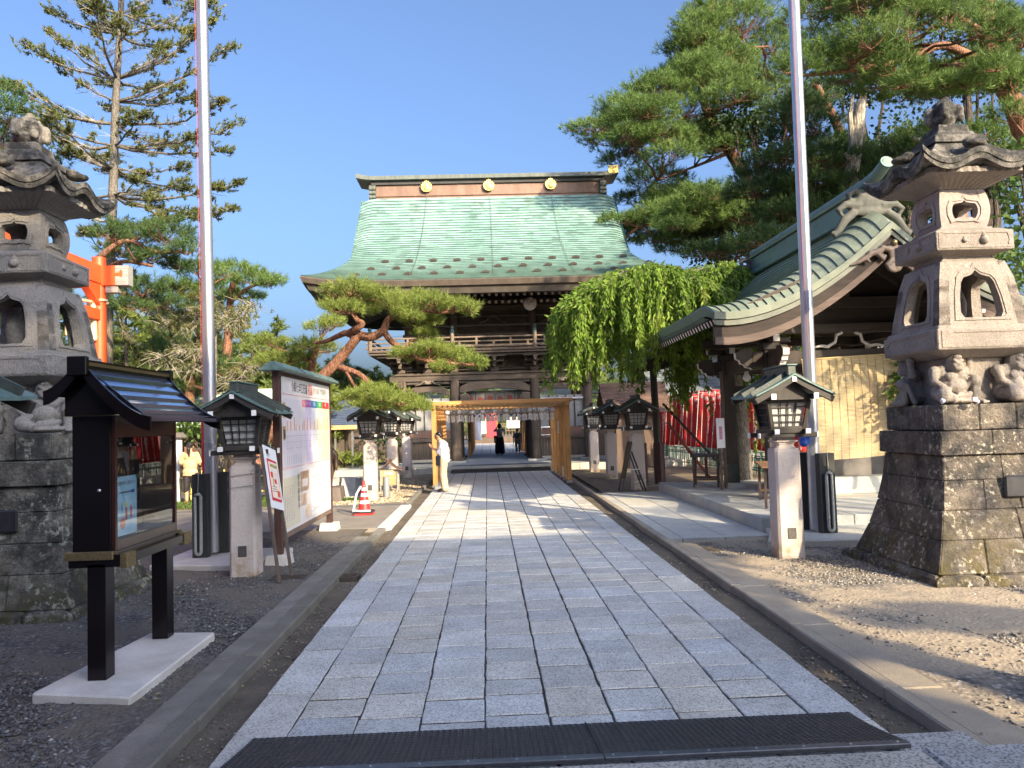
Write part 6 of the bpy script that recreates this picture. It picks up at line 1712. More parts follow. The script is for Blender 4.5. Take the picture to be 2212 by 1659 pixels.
# frog-leg strut and scroll carving on the front tie beam
for cx_ in (7.1,):
    for yy in (14.75,):
        mb = MB()
        for s in (-1, 1): mb.tube([(cx_+s*.12, yy, 3.40), (cx_+s*.24, yy, 3.36), (cx_+s*.27, yy, 3.22), (cx_+s*.42, yy, 3.13), (cx_+s*.55, yy, 3.15), (cx_+s*.8, yy, 3.11)], [.03, .035, .03, .035, .03, .015], 8)
        part(mb, 'frog_leg_strut', CUT, t, smooth='all')['kind'] = 'stuff'
mb = MB(); mb.lathe([(.02, 2.56), (.07, 2.6), (.08, 2.66), (.06, 2.7), (.03, 2.78)], (5.55, 16.2, 0), 12); part(mb, 'pendant_lamp', CUT, t, smooth=True)
# ---- roof surface
def pz(q): return PZE + 1.74*(1-q)**1.75
def proof(side, v, y):
    """side -1/+1, v 0 ridge..1 eave, y"""
    d = min(y-PY0, PY1-y); drop = .42*max(0, 1-d/.85)**2*(1-.35*v)
    tipl = .10*max(0, 1-d/1.6)**2*v**3
    return Vector((PX+side*PH*v, y, pz(v)-drop+tipl))
NRP = 20
ysr = [PY0+a for a in (0, .10, .22, .36, .52, .70, .9, 1.3, 2.2, 3.4, 4.6, 5.6)] + [PY1-a for a in (.9, .6, .35, .15, 0)]
for side in (-1, 1):
    for k in range(NRP):
        v0, v1 = k/NRP, (k+1)/NRP; mb = MB(); m_ = len(ysr)
        top = [proof(side, v0, y)+Vector((0, 0, .005)) for y in ysr]; bot = [proof(side, v1, y)+Vector((side*.012, 0, .035)) for y in ysr]; und = [proof(side, v1, y)-Vector((0, 0, .01)) for y in ysr]
        mb.add(top+bot+und, [(i, i+1, m_+i+1, m_+i) for i in range(m_-1)] + [(m_+i, m_+i+1, 2*m_+i+1, 2*m_+i) for i in range(m_-1)])
        o = part(mb, 'copper_row', PROOF, t); o.data.materials.append(PROOFD)
        for pl in o.data.polygons:
            if pl.index >= m_-1: pl.material_index = 1
def strip(side, y, dz0, dz1, dy0, dy1, nm, mat, v0=0.0, v1=1.0, n=14, out=0.0):
    mb = MB(); vs = []
    for i in range(n+1):
        v = v0+(v1-v0)*i/n; p = proof(side, v, y)
        vs += [(p.x+side*out*v, p.y+dy0, p.z+dz0), (p.x+side*out*v, p.y+dy1, p.z+dz0), (p.x+side*out*v, p.y+dy1, p.z+dz1), (p.x+side*out*v, p.y+dy0, p.z+dz1)]
    mb.add(vs, [(i*4+a, i*4+(a+1) % 4, i*4+4+(a+1) % 4, i*4+4+a) for i in range(n) for a in range(4)] + [(0, 1, 2, 3), (4*n+3, 4*n+2, 4*n+1, 4*n)])
    return part(mb, nm, mat, t)
for side in (-1, 1):
    for y, f in ((PY0, -1), (PY1, 1)):
        strip(side, y, .03, -.10, f*.0, f*.06, 'verge_edge', M('verge_copper', (.11, .13, .10), (.17, .19, .145), .65, .1, scale=4), out=.02)
        strip(side, y, -.11, -.20, f*-.02, f*.03, 'verge_trim', M('verge_dark', (.08, .09, .07), (.13, .14, .11), .6, scale=3), out=.0)
        strip(side, y, -.21, -.52, f*-.08, f*-.02, 'bargeboard', PBB, out=.02, v1=1.0)
        strip(side, y, -.40, -.53, f*-.06, f*.005, 'barge_moulding', M_wood('moulding_wood', (.075, .052, .042), (.12, .088, .072), 'x', .85), out=.02, v1=.995)
    # underside boards, eave edge and rafters with white tips
    mb = MB(); n = 12
    mb.grid(lambda a, b: tuple(proof(side, b, PY0+.15+(PY1-PY0-.3)*a) - Vector((0, 0, .16))), 10, n); part(mb, 'soffit', PWY, t)
    mb = MB(); vs = []
    for y in ysr:
        p = proof(side, 1, y); vs += [(p.x, y, p.z+.03), (p.x+side*.03, y, p.z), (p.x-side*.02, y, p.z-.16), (p.x-side*.14, y, p.z-.19)]
    mb.add(vs, [(i*4+a, i*4+a+1, i*4+5+a, i*4+4+a) for i in range(len(ysr)-1) for a in range(3)]); part(mb, 'eave_edge', PROOFD, t)
    pr0 = None
    for k in range(34):
        y = PY0+.25+k*(PY1-PY0-.5)/33
        if pr0 is None:
            a, b = proof(side, .96, PY0+2)-Vector((0, 0, .27)), proof(side, .38, PY0+2)-Vector((0, 0, .23))
            a.y = b.y = y; mb = MB(); mb.bar(a, b, .065, .10); pr0 = part(mb, 'rafter', PWX, t); yr0 = y
            d = (a-b).normalized(); c = MB(); c.bar(a, a+d*.008, .067, .102); pe0 = part(c, 'white_tip', CUT, pr0)
        else:
            o = inst(pr0, t, loc=(0, y-yr0, 0)); inst(pe0, o)
for y in (PY0+.35, PY1-.35):
    mb = MB(); mb.prism([(PX-1.6, 4.0), (PX+1.6, 4.0), (PX+.5, 4.75), (PX, 5.2), (PX-.5, 4.75)], 'xz', y-.02, y+.02) if False else None
pbeam((PX, PY0+.05, 4.98), (PX, PY1-.05, 4.98), .16, .2, PWY, 'ridge_beam')
for x in (PX-1.45, PX+1.45): pbeam((x, PY0+.05, 4.02), (x, PY1-.05, 4.02), .13, .15, PWY, 'purlin')
pbeam((PX-1.6, 14.85, 4.0), (PX+1.6, 14.85, 4.0), .15, .22, PWX, 'gable_beam'); pbeam((PX, 14.85, 4.1), (PX, 14.85, 4.9), .16, .16, PWX, 'king_post')
mb = MB(); mb.prism([(PX-2.4, 3.6), (PX+2.4, 3.6), (PX+1.2, 4.3), (PX, 5.1), (PX-1.2, 4.3)], 'xz', 15.0, 15.05); part(mb, 'gable_wall', PWX, t)
# gable pendant carving
mb = MB(); gy = PY0-.06
mb.ell((PX, gy, 4.60), (.10, .05, .18)); 
for s in (-1, 1):
    mb.tube([(PX+s*.04, gy, 4.62), (PX+s*.20, gy, 4.66), (PX+s*.28, gy, 4.54), (PX+s*.19, gy, 4.46), (PX+s*.14, gy, 4.54)], [.06, .065, .055, .05, .03], 8)
    mb.tube([(PX+s*.2, gy, 4.62), (PX+s*.42, gy, 4.56), (PX+s*.50, gy, 4.46), (PX+s*.42, gy, 4.42)], [.06, .06, .045, .03], 8)
    mb.tube([(PX+s*.42, gy, 4.54), (PX+s*.62, gy, 4.42), (PX+s*.8, gy, 4.36)], [.05, .04, .015], 8)
    mb.tube([(PX+s*.03, gy, 4.45), (PX+s*.13, gy, 4.36), (PX+s*.08, gy, 4.28), (PX, gy, 4.25)], [.05, .05, .04, .03], 8)
    mb.ell((PX+s*.05, gy, 4.33), (.05, .04, .1))
sculpt(mb, 'gable_pendant', M_wood('pendant_wood', (.10, .075, .06), (.17, .13, .11), 'z', .7), t, .018, 1)
mb = MB(); mb.ell((PX, gy-.05, 4.74), (.055, .05, .055)); part(mb, 'pendant_boss', GOLD if False else BRASS, t, smooth=True)
# ridge with ornamental ends
RY0, RY1 = 13.75, 19.5
mb = MB(); mb.box(PX-.17, PX+.17, RY0, RY1, 5.40, 5.86); part(mb, 'ridge_box', PROOFD, t, bevel=.01)
mb = MB(); mb.box(PX-.27, PX+.27, RY0-.02, RY1+.02, 5.40, 5.52); part(mb, 'ridge_foot', PROOFD, t, bevel=.02)
mb = MB(); mb.box(PX-.22, PX+.22, RY0-.06, RY1+.06, 5.862, 5.92); part(mb, 'ridge_mould', PROOF, t, bevel=.01)
mb = MB(); mb.tube([(PX, RY0-.75, 6.18), (PX, RY0-.4, 6.06), (PX, RY0, 6.0), (PX, RY1, 6.0), (PX, RY1+.25, 6.06)], [.105, .11, .13, .13, .11], 12); part(mb, 'ridge_roll', PROOFD, t, smooth=True)
mb = MB(); mb.tube([(PX, RY0-.77, 6.187), (PX, RY0-.74, 6.176)], [.115, .115], 16); part(mb, 'roll_end', PROOFD, t)
mb = MB(); mb.lathe([(.075, 0), (.075, .004)], (0, 0, 0), 16); mb.move(lambda a, b, z: (PX+a, RY0-.775-z, 6.19+b)); part(mb, 'roll_hollow', M_flat('hollow', (.12, .2, .16)), t)
ONI = M('ornament_grey', (.065, .07, .062), (.115, .115, .10), .8, .1, scale=7)
for yy, f in ((RY0-.1, -1), (RY1+.1, 1)):
    mb = MB(); mb.ell((PX, yy, 5.66), (.30, .09, .20)); mb.ell((PX, yy, 5.50), (.36, .08, .12))
    for s in (-1, 1):
        mb.tube([(PX+s*.10, yy, 5.75), (PX+s*.28, yy, 5.88), (PX+s*.40, yy, 5.80), (PX+s*.36, yy, 5.70), (PX+s*.28, yy, 5.72)], [.07, .07, .06, .05, .03], 8)
        mb.tube([(PX+s*.2, yy, 5.60), (PX+s*.46, yy, 5.62), (PX+s*.60, yy, 5.52), (PX+s*.54, yy, 5.44)], [.09, .08, .06, .04], 8)
        mb.tube([(PX+s*.3, yy, 5.48), (PX+s*.48, yy, 5.34), (PX+s*.60, yy, 5.16), (PX+s*.70, yy, 5.06), (PX+s*.74, yy, 5.13)], [.08, .09, .075, .06, .04], 8)
    sculpt(mb, 'ridge_ornament', ONI, t, .022, 1)
# basin, timber water shelf behind the blind
mb = MB(); mb.box(6.5, 9.3, 15.15, 15.55, .222, .56); part(mb, 'basin_step', PLG, t, bevel=.015)
mb = MB(); mb.box(6.2, 8.2, 15.7, 16.9, .222, 1.0); part(mb, 'water_basin', M('basin_stone', (.14, .13, .12), (.22, .205, .19), .8, scale=3, bump=.4), t, bevel=.03)
mb = MB(); mb.box(8.25, 8.6, 15.6, 15.66, .56, 1.1); part(mb, 'basin_screen', M('screen_wood', (.30, .18, .08), (.42, .27, .13), .7, scale=4), t)

# reed blind
REED = M('reed', (.33, .25, .125), (.54, .43, .25), .8, scale=3, stretch=(1.2, 1.2, 26), bump=.5, bscale=6)
bt = thing('reed_blind', 'large tan reed blind hanging from the pavilion front beam', 'blind', (7.1, 14.6, .9))
TL, TR, BL, BR = at(1728, 778, 14.62), at(1945, 767, 14.62), at(1762, 999, 14.62), at(1905, 968, 14.62)
BL = Vector((6.12, 14.62, .90)); BR = Vector((8.02, 14.62, 1.02)); TR = Vector((8.06, 14.62, 2.93)); TL = Vector((6.10, 14.62, 2.86))
mb = MB(); nS = 78; vs = []; fs = []
for k in range(nS):
    for e, v in ((0, k/nS), (1, (k+.86)/nS)):
        for i in range(9):
            u = i/8; p = (TL*(1-u)+TR*u)*(1-v) + (BL*(1-u)+BR*u)*v
            vs.append((p.x, p.y-.05*math.sin(PI*v)-.012*math.sin(u*9+v*4)+.003*(k % 2), p.z+.008*math.sin(u*7)*v))
    b = k*18; fs += [(b+i, b+i+1, b+9+i+1, b+9+i) for i in range(8)]
mb.add(vs, fs); o = part(mb, 'reeds', REED, bt); o['kind'] = 'stuff'
sd = o.modifiers.new('thick', 'SOLIDIFY'); sd.thickness = .006
STR = M_flat('blind_string', (.10, .075, .04), .9)
for k in range(13):
    u = (k+.5)/13; pts = []
    for v in np.linspace(0, 1, 7):
        p = (TL*(1-u)+TR*u)*(1-v) + (BL*(1-u)+BR*u)*v; pts.append((p.x, p.y-.05*math.sin(PI*v)-.012*math.sin(u*9+v*4)-.006, p.z))
    mb = MB(); mb.tube(pts, .0028, 4); part(mb, 'string', STR, bt)
mb = MB(); mb.tube([TL+Vector((-.02, 0, .02)), TR+Vector((.02, 0, .02))], .018, 8); part(mb, 'top_rod', M_flat('bamboo', (.45, .34, .16), .6), bt, smooth=True)

# sign on a slim post
t = thing('white_sign', 'narrow white sign with pink print on a slim post beside the pavilion post', 'sign', (5.18, 16.9, .22))
mb = MB(); mb.box(5.13, 5.18, 16.95, 17.0, .22, 1.3); part(mb, 'stake', WBR, t)
mb = MB(); mb.box(5.07, 5.25, 16.92, 16.945, 1.14, 1.80); part(mb, 'board', M_flat('sign_white', (.78, .79, .82), .5), t)
mb = MB(); mb.box(5.125, 5.195, 16.915, 16.919, 1.33, 1.62); part(mb, 'print', M('sign_print', (.55, .15, .22), (.55, .35, .60), .6, scale=30), t)
mb = MB(); mb.box(5.30, 5.36, 17.2, 17.28, .22, 2.85); single(mb, 'prop_post', WBR, 'slim weathered prop against the left side of the rear pavilion post', 'post')

# tables
TB = M_wood('table_top', (.22, .11, .05), (.34, .19, .10), 'x', .6); TBD = M_wood('table_dark', (.05, .028, .02), (.09, .055, .04), 'z', .6)
def table(x, y, w, d, rz, top, label):
    t = thing('folding_table', label, 'table', (x, y, .222), 'brown tables on the pavilion platform', rz)
    R = Matrix.Rotation(rz, 3, 'Z')
    def P(mb): mb.v = [tuple(q) for q in mb.v]; return mb
    mb = MB(); mb.box(-w/2, w/2, -d/2, d/2, .70, .735); part(mb, 'table_top', top, t, local=True, bevel=.006)
    for a in (-1, 1):
        for b in (-1, 1):
            mb = MB(); mb.bar((a*(w/2-.1), b*(d/2-.06), 0), (a*(w/2-.14), b*(d/2-.07), .70), .045, .045, up=(0, 1, 0)); part(mb, 'leg', TBD, t, local=True)
        mb = MB(); mb.box(a*(w/2-.12)-.02, a*(w/2-.12)+.02, -d/2+.06, d/2-.06, .16, .21); part(mb, 'stretcher', TBD, t, local=True)
        mb = MB(); mb.bar((a*(w/2-.12), 0, .19), (a*(w/2-.38), 0, .69), .04, .03); part(mb, 'brace', TBD, t, local=True)
    mb = MB(); mb.box(-w/2+.08, w/2-.08, -.02, .02, .63, .70); part(mb, 'apron', TBD, t, local=True)
table(5.08, 17.9, .95, .66, 1.25, TBD, 'small dark brown table left of the pavilion post, by the white sign')
table(5.22, 13.9, 1.6, .62, 1.30, TB, 'long light brown table partly behind the right lantern pillar')

# posts propping the weeping cherry
DRP = M_flat('dark_red_wrap', (.035, .010, .012), .6)
t = thing('prop_post', 'tall dark post with dark red wrapped foot holding up the weeping cherry', 'post', (4.72, 21.3, 0))
mb = MB(); mb.tube([(4.74, 21.3, 0), (4.62, 21.2, 4.2)], [.11, .09], 12); part(mb, 'shaft', WD, t, smooth=True)
mb = MB(); mb.lathe([(.155, -.02), (.15, 1.15), (.12, 1.17)], (4.74, 21.3, 0), 10); part(mb, 'wrap', DRP, t)
mb = MB(); mb.box(4.3, 5.3, 21.05, 21.55, -.06, .03); part(mb, 'footing', CONC, t)
t = thing('prop_stump', 'short dark red wrapped post with a pale cut top between lantern and prop', 'post', (4.50, 22.4, 0))
mb = MB(); mb.lathe([(.14, -.02), (.13, 1.12), (.10, 1.14)], (4.50, 22.4, 0), 10); part(mb, 'wrap', DRP, t)
mb = MB(); mb.tube([(4.50, 22.4, 1.1), (4.53, 22.4, 1.62)], [.1, .03], 10); part(mb, 'cut_top', M('fresh_wood', (.45, .32, .18), (.58, .44, .28), .8, scale=8), t, smooth=True)
a, b = at(1432, 872, 20.3), at(1545, 992, 19.6); mb = MB(); mb.tube([a, b, b+(b-a)*.55], .035, 8); single(mb, 'prop_pole', WD, 'long dark pole leaning diagonally in front of the red banners', 'pole', 'poles propping the weeping tree', smooth=True)
a, b = at(1441, 912, 22), at(1492, 978, 21.4); mb = MB(); mb.tube([a, b, b+(b-a)*.8], .045, 8); single(mb, 'prop_pole', M_flat('red_brown_pole', (.22, .06, .04), .6), 'shorter red brown pole leaning diagonally before the red banners', 'pole', 'poles propping the weeping tree', smooth=True)

# easel
EB = M_flat('easel_black', (.012, .012, .014), .4)
t = thing('easel_board', 'black A-frame easel board seen edge on beside the path', 'easel', (3.55, 19.9, 0))
def leg(a, b, nm='leg'): mb = MB(); mb.bar(a, b, .035, .03); part(mb, nm, EB, t)
for dy in (-.22, .22):
    leg((3.33, 19.6+dy, 0), (3.62, 19.6+dy, 1.28)); leg((3.98, 19.75+dy, 0), (3.62, 19.62+dy, 1.02))
mb = MB(); vs = []
mb.add([(3.40, 19.36, .34), (3.40, 19.84, .34), (3.615, 19.84, 1.27), (3.615, 19.36, 1.27), (3.43, 19.36, .33), (3.43, 19.84, .33), (3.645, 19.84, 1.26), (3.645, 19.36, 1.26)], [(0,3,2,1),(4,5,6,7),(0,1,5,4),(1,2,6,5),(2,3,7,6),(3,0,4,7)]); part(mb, 'board', EB, t)
mb = MB(); mb.tube([(3.5, 19.35, .55), (3.8, 19.4, .58)], .01, 5); part(mb, 'stay', WHITE, t)
mb = MB(); mb.tube([(3.95, 20.18, .22), (3.78, 19.98, .2), (4.05, 19.95, .23), (4.12, 20.2, .24)], .008, 5); single(mb, 'white_rope', WHITE, 'white cord tied round the foot of the lantern behind the easel', 'rope')

# ================================================================== RED BANNERS
BRED = M('banner_red', (.50, .018, .020), (.66, .035, .03), .7, scale=1.2)
BWHT = M_flat('banner_white', (.75, .70, .70), .7)
def banner_proto():
    t = thing('red_banner', 'x', 'banner', (0, 0, 0))
    Wd, Hh, z0 = .50, 1.98, .72
    def fn(u, v): return (-Wd/2+Wd*u, .035*math.sin(7*u+3*v)+.02*math.sin(5*v), z0+Hh*v)
    mb = MB(); mb.grid(fn, 8, 10); cl = part(mb, 'cloth', BRED, t, local=True, smooth='all')
    s = cl.modifiers.new('s', 'SOLIDIFY'); s.thickness = .003
    mb = MB(); mb.tube([(-Wd/2-.03, 0, -.3), (-Wd/2-.03, 0, z0+Hh+.08)], .012, 6); part(mb, 'pole', M_flat('pole_white', (.6, .58, .55), .5), t, local=True)
    mb = MB(); mb.tube([(-Wd/2-.05, 0, z0+Hh+.015), (Wd/2, 0, z0+Hh+.015)], .008, 5); part(mb, 'cross_rod', M_flat('pole_white', (.6, .58, .55), .5), t, local=True)
    for sgn in (-1,):
        y = -.075
        for s_, x, zc, sz, ln in (('納', -.11, z0+Hh-.14, .19, 1), ('奉', .12, z0+Hh-.14, .19, 1), ('\n'.join('正一位竹駒稲荷'), .02, z0+Hh-.98, .155, 1.0), ('\n'.join('大明神'), .02, z0+.26, .15, 1.0)):
            o = text(s_, sz, BWHT, None, (x, y, zc), Vector((1, 0, 0)), Vector((0, 0, 1)), line=.92); o.parent = cl; drape(o, fn, Wd, Hh, z0)
        mb = MB(); ro = .085
        for r0, r1 in ((.085, .066), (.052, .036)):
            vs = []
            for k in range(20):
                a = 2*PI*k/20; vs += [(.01+r0*math.cos(a), y, z0+Hh-.36+r0*math.sin(a)), (.01+r1*math.cos(a), y, z0+Hh-.36+r1*math.sin(a))]
            mb.add(vs, [(2*k, 2*k+1, (2*k+3) % 40, (2*k+2) % 40) for k in range(20)])
        o = part(mb, 'crest', BWHT, cl, local=True); o['kind'] = 'stuff'; drape(o, fn, Wd, Hh, z0)
    return t
def drape(o, fn, Wd, Hh, z0):
    for v in o.data.vertices:
        p = fn((v.co.x+Wd/2)/Wd, (v.co.z-z0)/Hh); v.co.y = p[1]-.008
ban = banner_proto(); first = True
def bpos(tt): return Vector((7.35+1.55*tt, 33-11*tt, 0))
nb_ = 26
for k in range(nb_):
    tt = k/(nb_-1); p = bpos(tt)
    o = ban if first else dup(ban); first = False
    o.location = (p.x, p.y, 0); o.rotation_euler = (random.uniform(-.03, .03), .10+random.uniform(-.05, .05), -.65+random.uniform(-.25, .25))
    o.scale = (1, 1, 1+random.uniform(-.04, .04))
    o['group'] = 'red votive banners on the green rack'
    o['label'] = ordn(k, nb_) + 'red votive banner in the front row on the green rack'
for k in range(9):
    p = bpos(.18+k*.085) + Vector((.9, .5, 0)); o = dup(ban); o.location = (p.x, p.y, .18); o.rotation_euler = (0, random.uniform(-.05, .08), -.6+random.uniform(-.2, .2))
    o['group'] = 'red votive banners on the green rack'; o['label'] = ordn(k, 9) + 'red votive banner in the raised row behind the rack'
GRN_ = M_flat('rack_green', (.03, .14, .10), .5)
t = thing('banner_rack', 'green pipe rack holding the feet of the red banners', 'rack', (8.1, 28, 0))
d = (bpos(1)-bpos(0)).normalized(); nrm = Vector((-d.y, d.x, 0))
for off in (-.28, .28):
    for z in (.12, .5): mb = MB(); mb.tube([bpos(0)+nrm*off+Vector((0, 0, z)), bpos(1)+nrm*off+Vector((0, 0, z))], .02, 6); part(mb, 'rail', GRN_, t)
for k in range(30):
    p = bpos(k/29)
    for off in (-.28, .28): mb = MB(); mb.tube([p+nrm*off, p+nrm*off+Vector((0, 0, .66))], .018, 6); part(mb, 'upright', GRN_, t)
    if k % 2 == 0: mb = MB(); mb.tube([p+nrm*-.28+Vector((0, 0, .66)), p+nrm*.28+Vector((0, 0, .66))], .016, 6); part(mb, 'tie', GRN_, t)

# ================================================================== BUILDINGS BEHIND
def simple_house(name, label, x0, x1, y0, y1, h, rh, wall, roof, ov=.6, extra=None, ridge='x', cat='building'):
    t = thing(name, label, cat, ((x0+x1)/2, (y0+y1)/2, 0))
    mb = MB(); mb.box(x0, x1, y0, y1, -.1, h); part(mb, 'wall', wall, t)
    xm, ym = (x0+x1)/2, (y0+y1)/2; n = 14
    for s in (-1, 1):
        for k in range(n):
            a, b = k/n, (k+1)/n; f = lambda q: h+rh*(1-q)**1.2-.12*q
            mb = MB()
            if ridge == 'x':
                ya, yb = ym+s*(ym-y0+ov)*a, ym+s*(ym-y0+ov)*b
                mb.add([(x0-ov, ya, f(a)), (x1+ov, ya, f(a)), (x1+ov, yb, f(b)+.03), (x0-ov, yb, f(b)+.03), (x1+ov, yb, f(b)-.05), (x0-ov, yb, f(b)-.05)], [(0, 1, 2, 3), (3, 2, 4, 5)])
            else:
                xa, xb = xm+s*(xm-x0+ov)*a, xm+s*(xm-x0+ov)*b
                mb.add([(xa, y0-ov, f(a)), (xa, y1+ov, f(a)), (xb, y1+ov, f(b)+.03), (xb, y0-ov, f(b)+.03), (xb, y1+ov, f(b)-.05), (xb, y0-ov, f(b)-.05)], [(0, 1, 2, 3), (3, 2, 4, 5)])
            part(mb, 'roof_row', roof, t)
    mb = MB()
    if ridge == 'x': mb.box(x0-ov, x1+ov, ym-.12, ym+.12, h+rh-.05, h+rh+.12); mb2 = MB(); mb2.prism([(y0, h), (y1, h), (ym, h+rh-.1)], 'yz', x0+.01, x1-.01)
    else: mb.box(xm-.12, xm+.12, y0-ov, y1+ov, h+rh-.05, h+rh+.12); mb2 = MB(); mb2.prism([(x0, h), (x1, h), (xm, h+rh-.1)], 'xz', y0+.01, y1-.01)
    part(mb, 'ridge', roof, t); part(mb2, 'gable', wall, t)
    for (nm, a, m_) in (extra or []):
        mb = MB(); mb.box(*a); part(mb, nm, m_, t)
    return t
DK = M_wood('hut_wood', (.06, .045, .035), (.11, .085, .065), 'z', .8)
LWD = M('eave_orange', (.55, .30, .12), (.65, .40, .18), .6, scale=4)
BROOF = M('blue_roof', (.06, .085, .15), (.10, .13, .20), .4, .2, scale=3)
simple_house('office_hut', 'dark hut with blue roof and orange eave left of the lantern posts', -11.5, -6.0, 32.5, 37, 2.0, 1.3, DK, BROOF, .7,
    [('eave_board', (-12.1, -5.35, 31.75, 31.82, 1.78, 1.95), LWD), ('eave_soffit', (-12.1, -5.35, 31.83, 32.4, 1.86, 1.9), LWD), ('slim_post', (-5.6, -5.52, 31.9, 31.98, 0, 1.85), STEEL), ('slim_post', (-6.3, -6.22, 31.9, 31.98, 0, 1.85), STEEL)])
PG = M('pale_green_roof', (.33, .42, .36), (.45, .53, .46), .6, .1, scale=3)
simple_house('shop_building', 'low shop building with pale green roof behind the left flagpole', -14.5, -8.2, 27.0, 32.0, 2.2, 1.1, DK, PG, .9)
simple_house('small_shrine', 'little brown shrine hut behind the right lantern posts', 4.9, 6.6, 29.2, 31.2, 2.25, .9, M_wood('shrine_brown', (.09, .06, .045), (.15, .105, .08), 'z', .8), M_wood('bark_roof', (.10, .06, .045), (.16, .10, .08), 'x', .8), .45)
GWL = M('grey_wall', (.10, .11, .12), (.14, .15, .16), .7, scale=1.2, fine=.1)
GRF = M('grey_roof', (.12, .145, .165), (.17, .195, .22), .8, 0, scale=2)
simple_house('grey_hall', 'pale grey roofed hall half hidden behind the weeping cherry', 8.0, 16.0, 34.0, 40.0, 2.9, 2.2, GWL, GRF, .8)
# ================================================================== PEOPLE
SKIN = M('skin', (.45, .26, .17), (.52, .31, .21), .6, scale=9); HAIR = M('hair_black', (.012, .010, .010), (.025, .022, .02), .4, scale=30)
def limb(mb, pts, rs, n=9): mb.tube([Vector(p) for p in pts], rs, n); [mb.ell(p, (r,)*3, n, 6) for p, r in zip(pts, rs)]
def hand(mb, wrist, d, side, up=Vector((0, 0, 1)), curl=.3):
    """palm, four unequal fingers and a thumb"""
    d = Vector(d).normalized(); wrist = Vector(wrist); s = Vector(side).normalized()
    palm = wrist + d*.045; mb.ell(palm, (.022, .03, .045), 9, 6, d.to_track_quat('Z', 'Y').to_euler())
    nrm = d.cross(s)
    for k, L in enumerate((.068, .078, .072, .056)):
        b = wrist + d*.08 + s*(.024-.016*k); m_ = b + d*L*.55; e = m_ + (d*(1-curl)+nrm*curl).normalized()*L*.5
        mb.tube([b-d*.02, b, m_, e], [.010, .0095, .0085, .007], 6)
    b = wrist + d*.03 + s*.028; mb.tube([b, b+s*.022+d*.025, b+s*.026+d*.055], [.011, .010, .008], 6)
def head(mb, c, f, r=1.0):
    """skull, jaw, nose, ears, eyes, mouth; f = facing direction"""
    c = Vector(c); f = Vector(f).normalized(); rt = f.cross(Vector((0, 0, 1))).normalized(); u = rt.cross(f).normalized()
    q = Matrix((rt, f, u)).transposed().to_euler()
    mb.ell(c, (.075*r, .092*r, .105*r), 12, 9, q); mb.ell(c + f*.03 - u*.06*r, (.055, .06, .055), 10, 7, q)
    mb.ell(c + f*.095 - u*.012, (.013, .02, .02), 7, 5, q); mb.ell(c + f*.082 - u*.055, (.024, .012, .008), 7, 5, q)
    for s in (-1, 1):
        mb.ell(c + rt*s*.078 - u*.012, (.012, .02, .03), 7, 5, q); mb.ell(c + f*.082 + rt*s*.03 + u*.01, (.013, .008, .007), 7, 5, q); mb.ell(c + f*.084 + rt*s*.03 + u*.025, (.02, .008, .006), 7, 5, q)
def shirt_mat(n, a, b): return M(n, a, b, .85, scale=7, bump=.3, bscale=18, dist=.02)

# man praying, facing -x
t = thing('person', 'man in white shirt and beige trousers praying with hands together beside the cedar frame', 'person', (-1.27, 21.5, 0))
ox, oy = -1.25, 21.5
def V3(a, b, c): return Vector((ox+a, oy+b, c))
F_ = Vector((-1, 0, 0))
mb = MB()
limb(mb, [V3(.0, -.09, .88), V3(-.02, -.10, .47), V3(.03, -.10, .08)], [.085, .06, .045]); limb(mb, [V3(.0, .09, .88), V3(-.03, .10, .47), V3(.02, .10, .08)], [.085, .06, .045])
mb.ell(V3(.0, 0, .92), (.11, .16, .13)); mb.ell(V3(-.0, 0, 1.14), (.105, .15, .2)); mb.ell(V3(-.02, 0, 1.28), (.11, .17, .13))
limb(mb, [V3(-.05, 0, 1.38), V3(-.10, 0, 1.47)], [.055, .05]); head(mb, V3(-.145, 0, 1.535), Vector((-.87, 0, -.5)), .98)
for s in (-1, 1):
    limb(mb, [V3(-.02, s*.185, 1.36), V3(-.08, s*.22, 1.10), V3(-.28, s*.06, 1.20)], [.052, .042, .03]); hand(mb, V3(-.29, s*.022, 1.205), Vector((-.62, 0, .78)), Vector((.78, 0, .62)), curl=.12)
sculpt(mb, 'body', SKIN, t, .0105, 1)
mb = MB(); mb.ell(V3(.02, 0, .98), (.165, .19, .17)); mb.ell(V3(.02, 0, 1.12), (.16, .185, .2)); mb.ell(V3(.0, 0, 1.27), (.145, .2, .14)); mb.ell(V3(.02, 0, .86), (.17, .195, .09)); mb.ell(V3(-.06, 0, 1.38), (.075, .08, .04))
for s in (-1, 1): limb(mb, [V3(-.02, s*.19, 1.36), V3(-.05, s*.225, 1.18), V3(-.12, s*.20, 1.10)], [.072, .075, .07])
sculpt(mb, 'shirt', shirt_mat('shirt_white', (.74, .74, .80), (.82, .82, .86)), t, .016, 1)
mb = MB()
for s in (-1, 1): limb(mb, [V3(.0, s*.09, .86), V3(-.02, s*.095, .48), V3(.03, s*.10, .10)], [.13, .105, .095])
mb.ell(V3(0, 0, .88), (.125, .17, .1)); sculpt(mb, 'trousers', shirt_mat('chino', (.46, .36, .24), (.56, .45, .31)), t, .016, 1)
mb = MB(); mb.ell(V3(-.115, 0, 1.585), (.097, .085, .075), 12, 8, (0, -.5, 0)); mb.ell(V3(-.06, 0, 1.55), (.06, .078, .07)); part(mb, 'hair', HAIR, t, smooth='all')
for s in (-1, 1): mb = MB(); mb.ell(V3(-.04, s*.10, .035), (.145, .05, .05)); mb.ell(V3(.03, s*.1, .06), (.06, .05, .05)); part(mb, 'shoe', M_flat('shoe_black', (.015, .015, .018), .6), t, smooth='all')
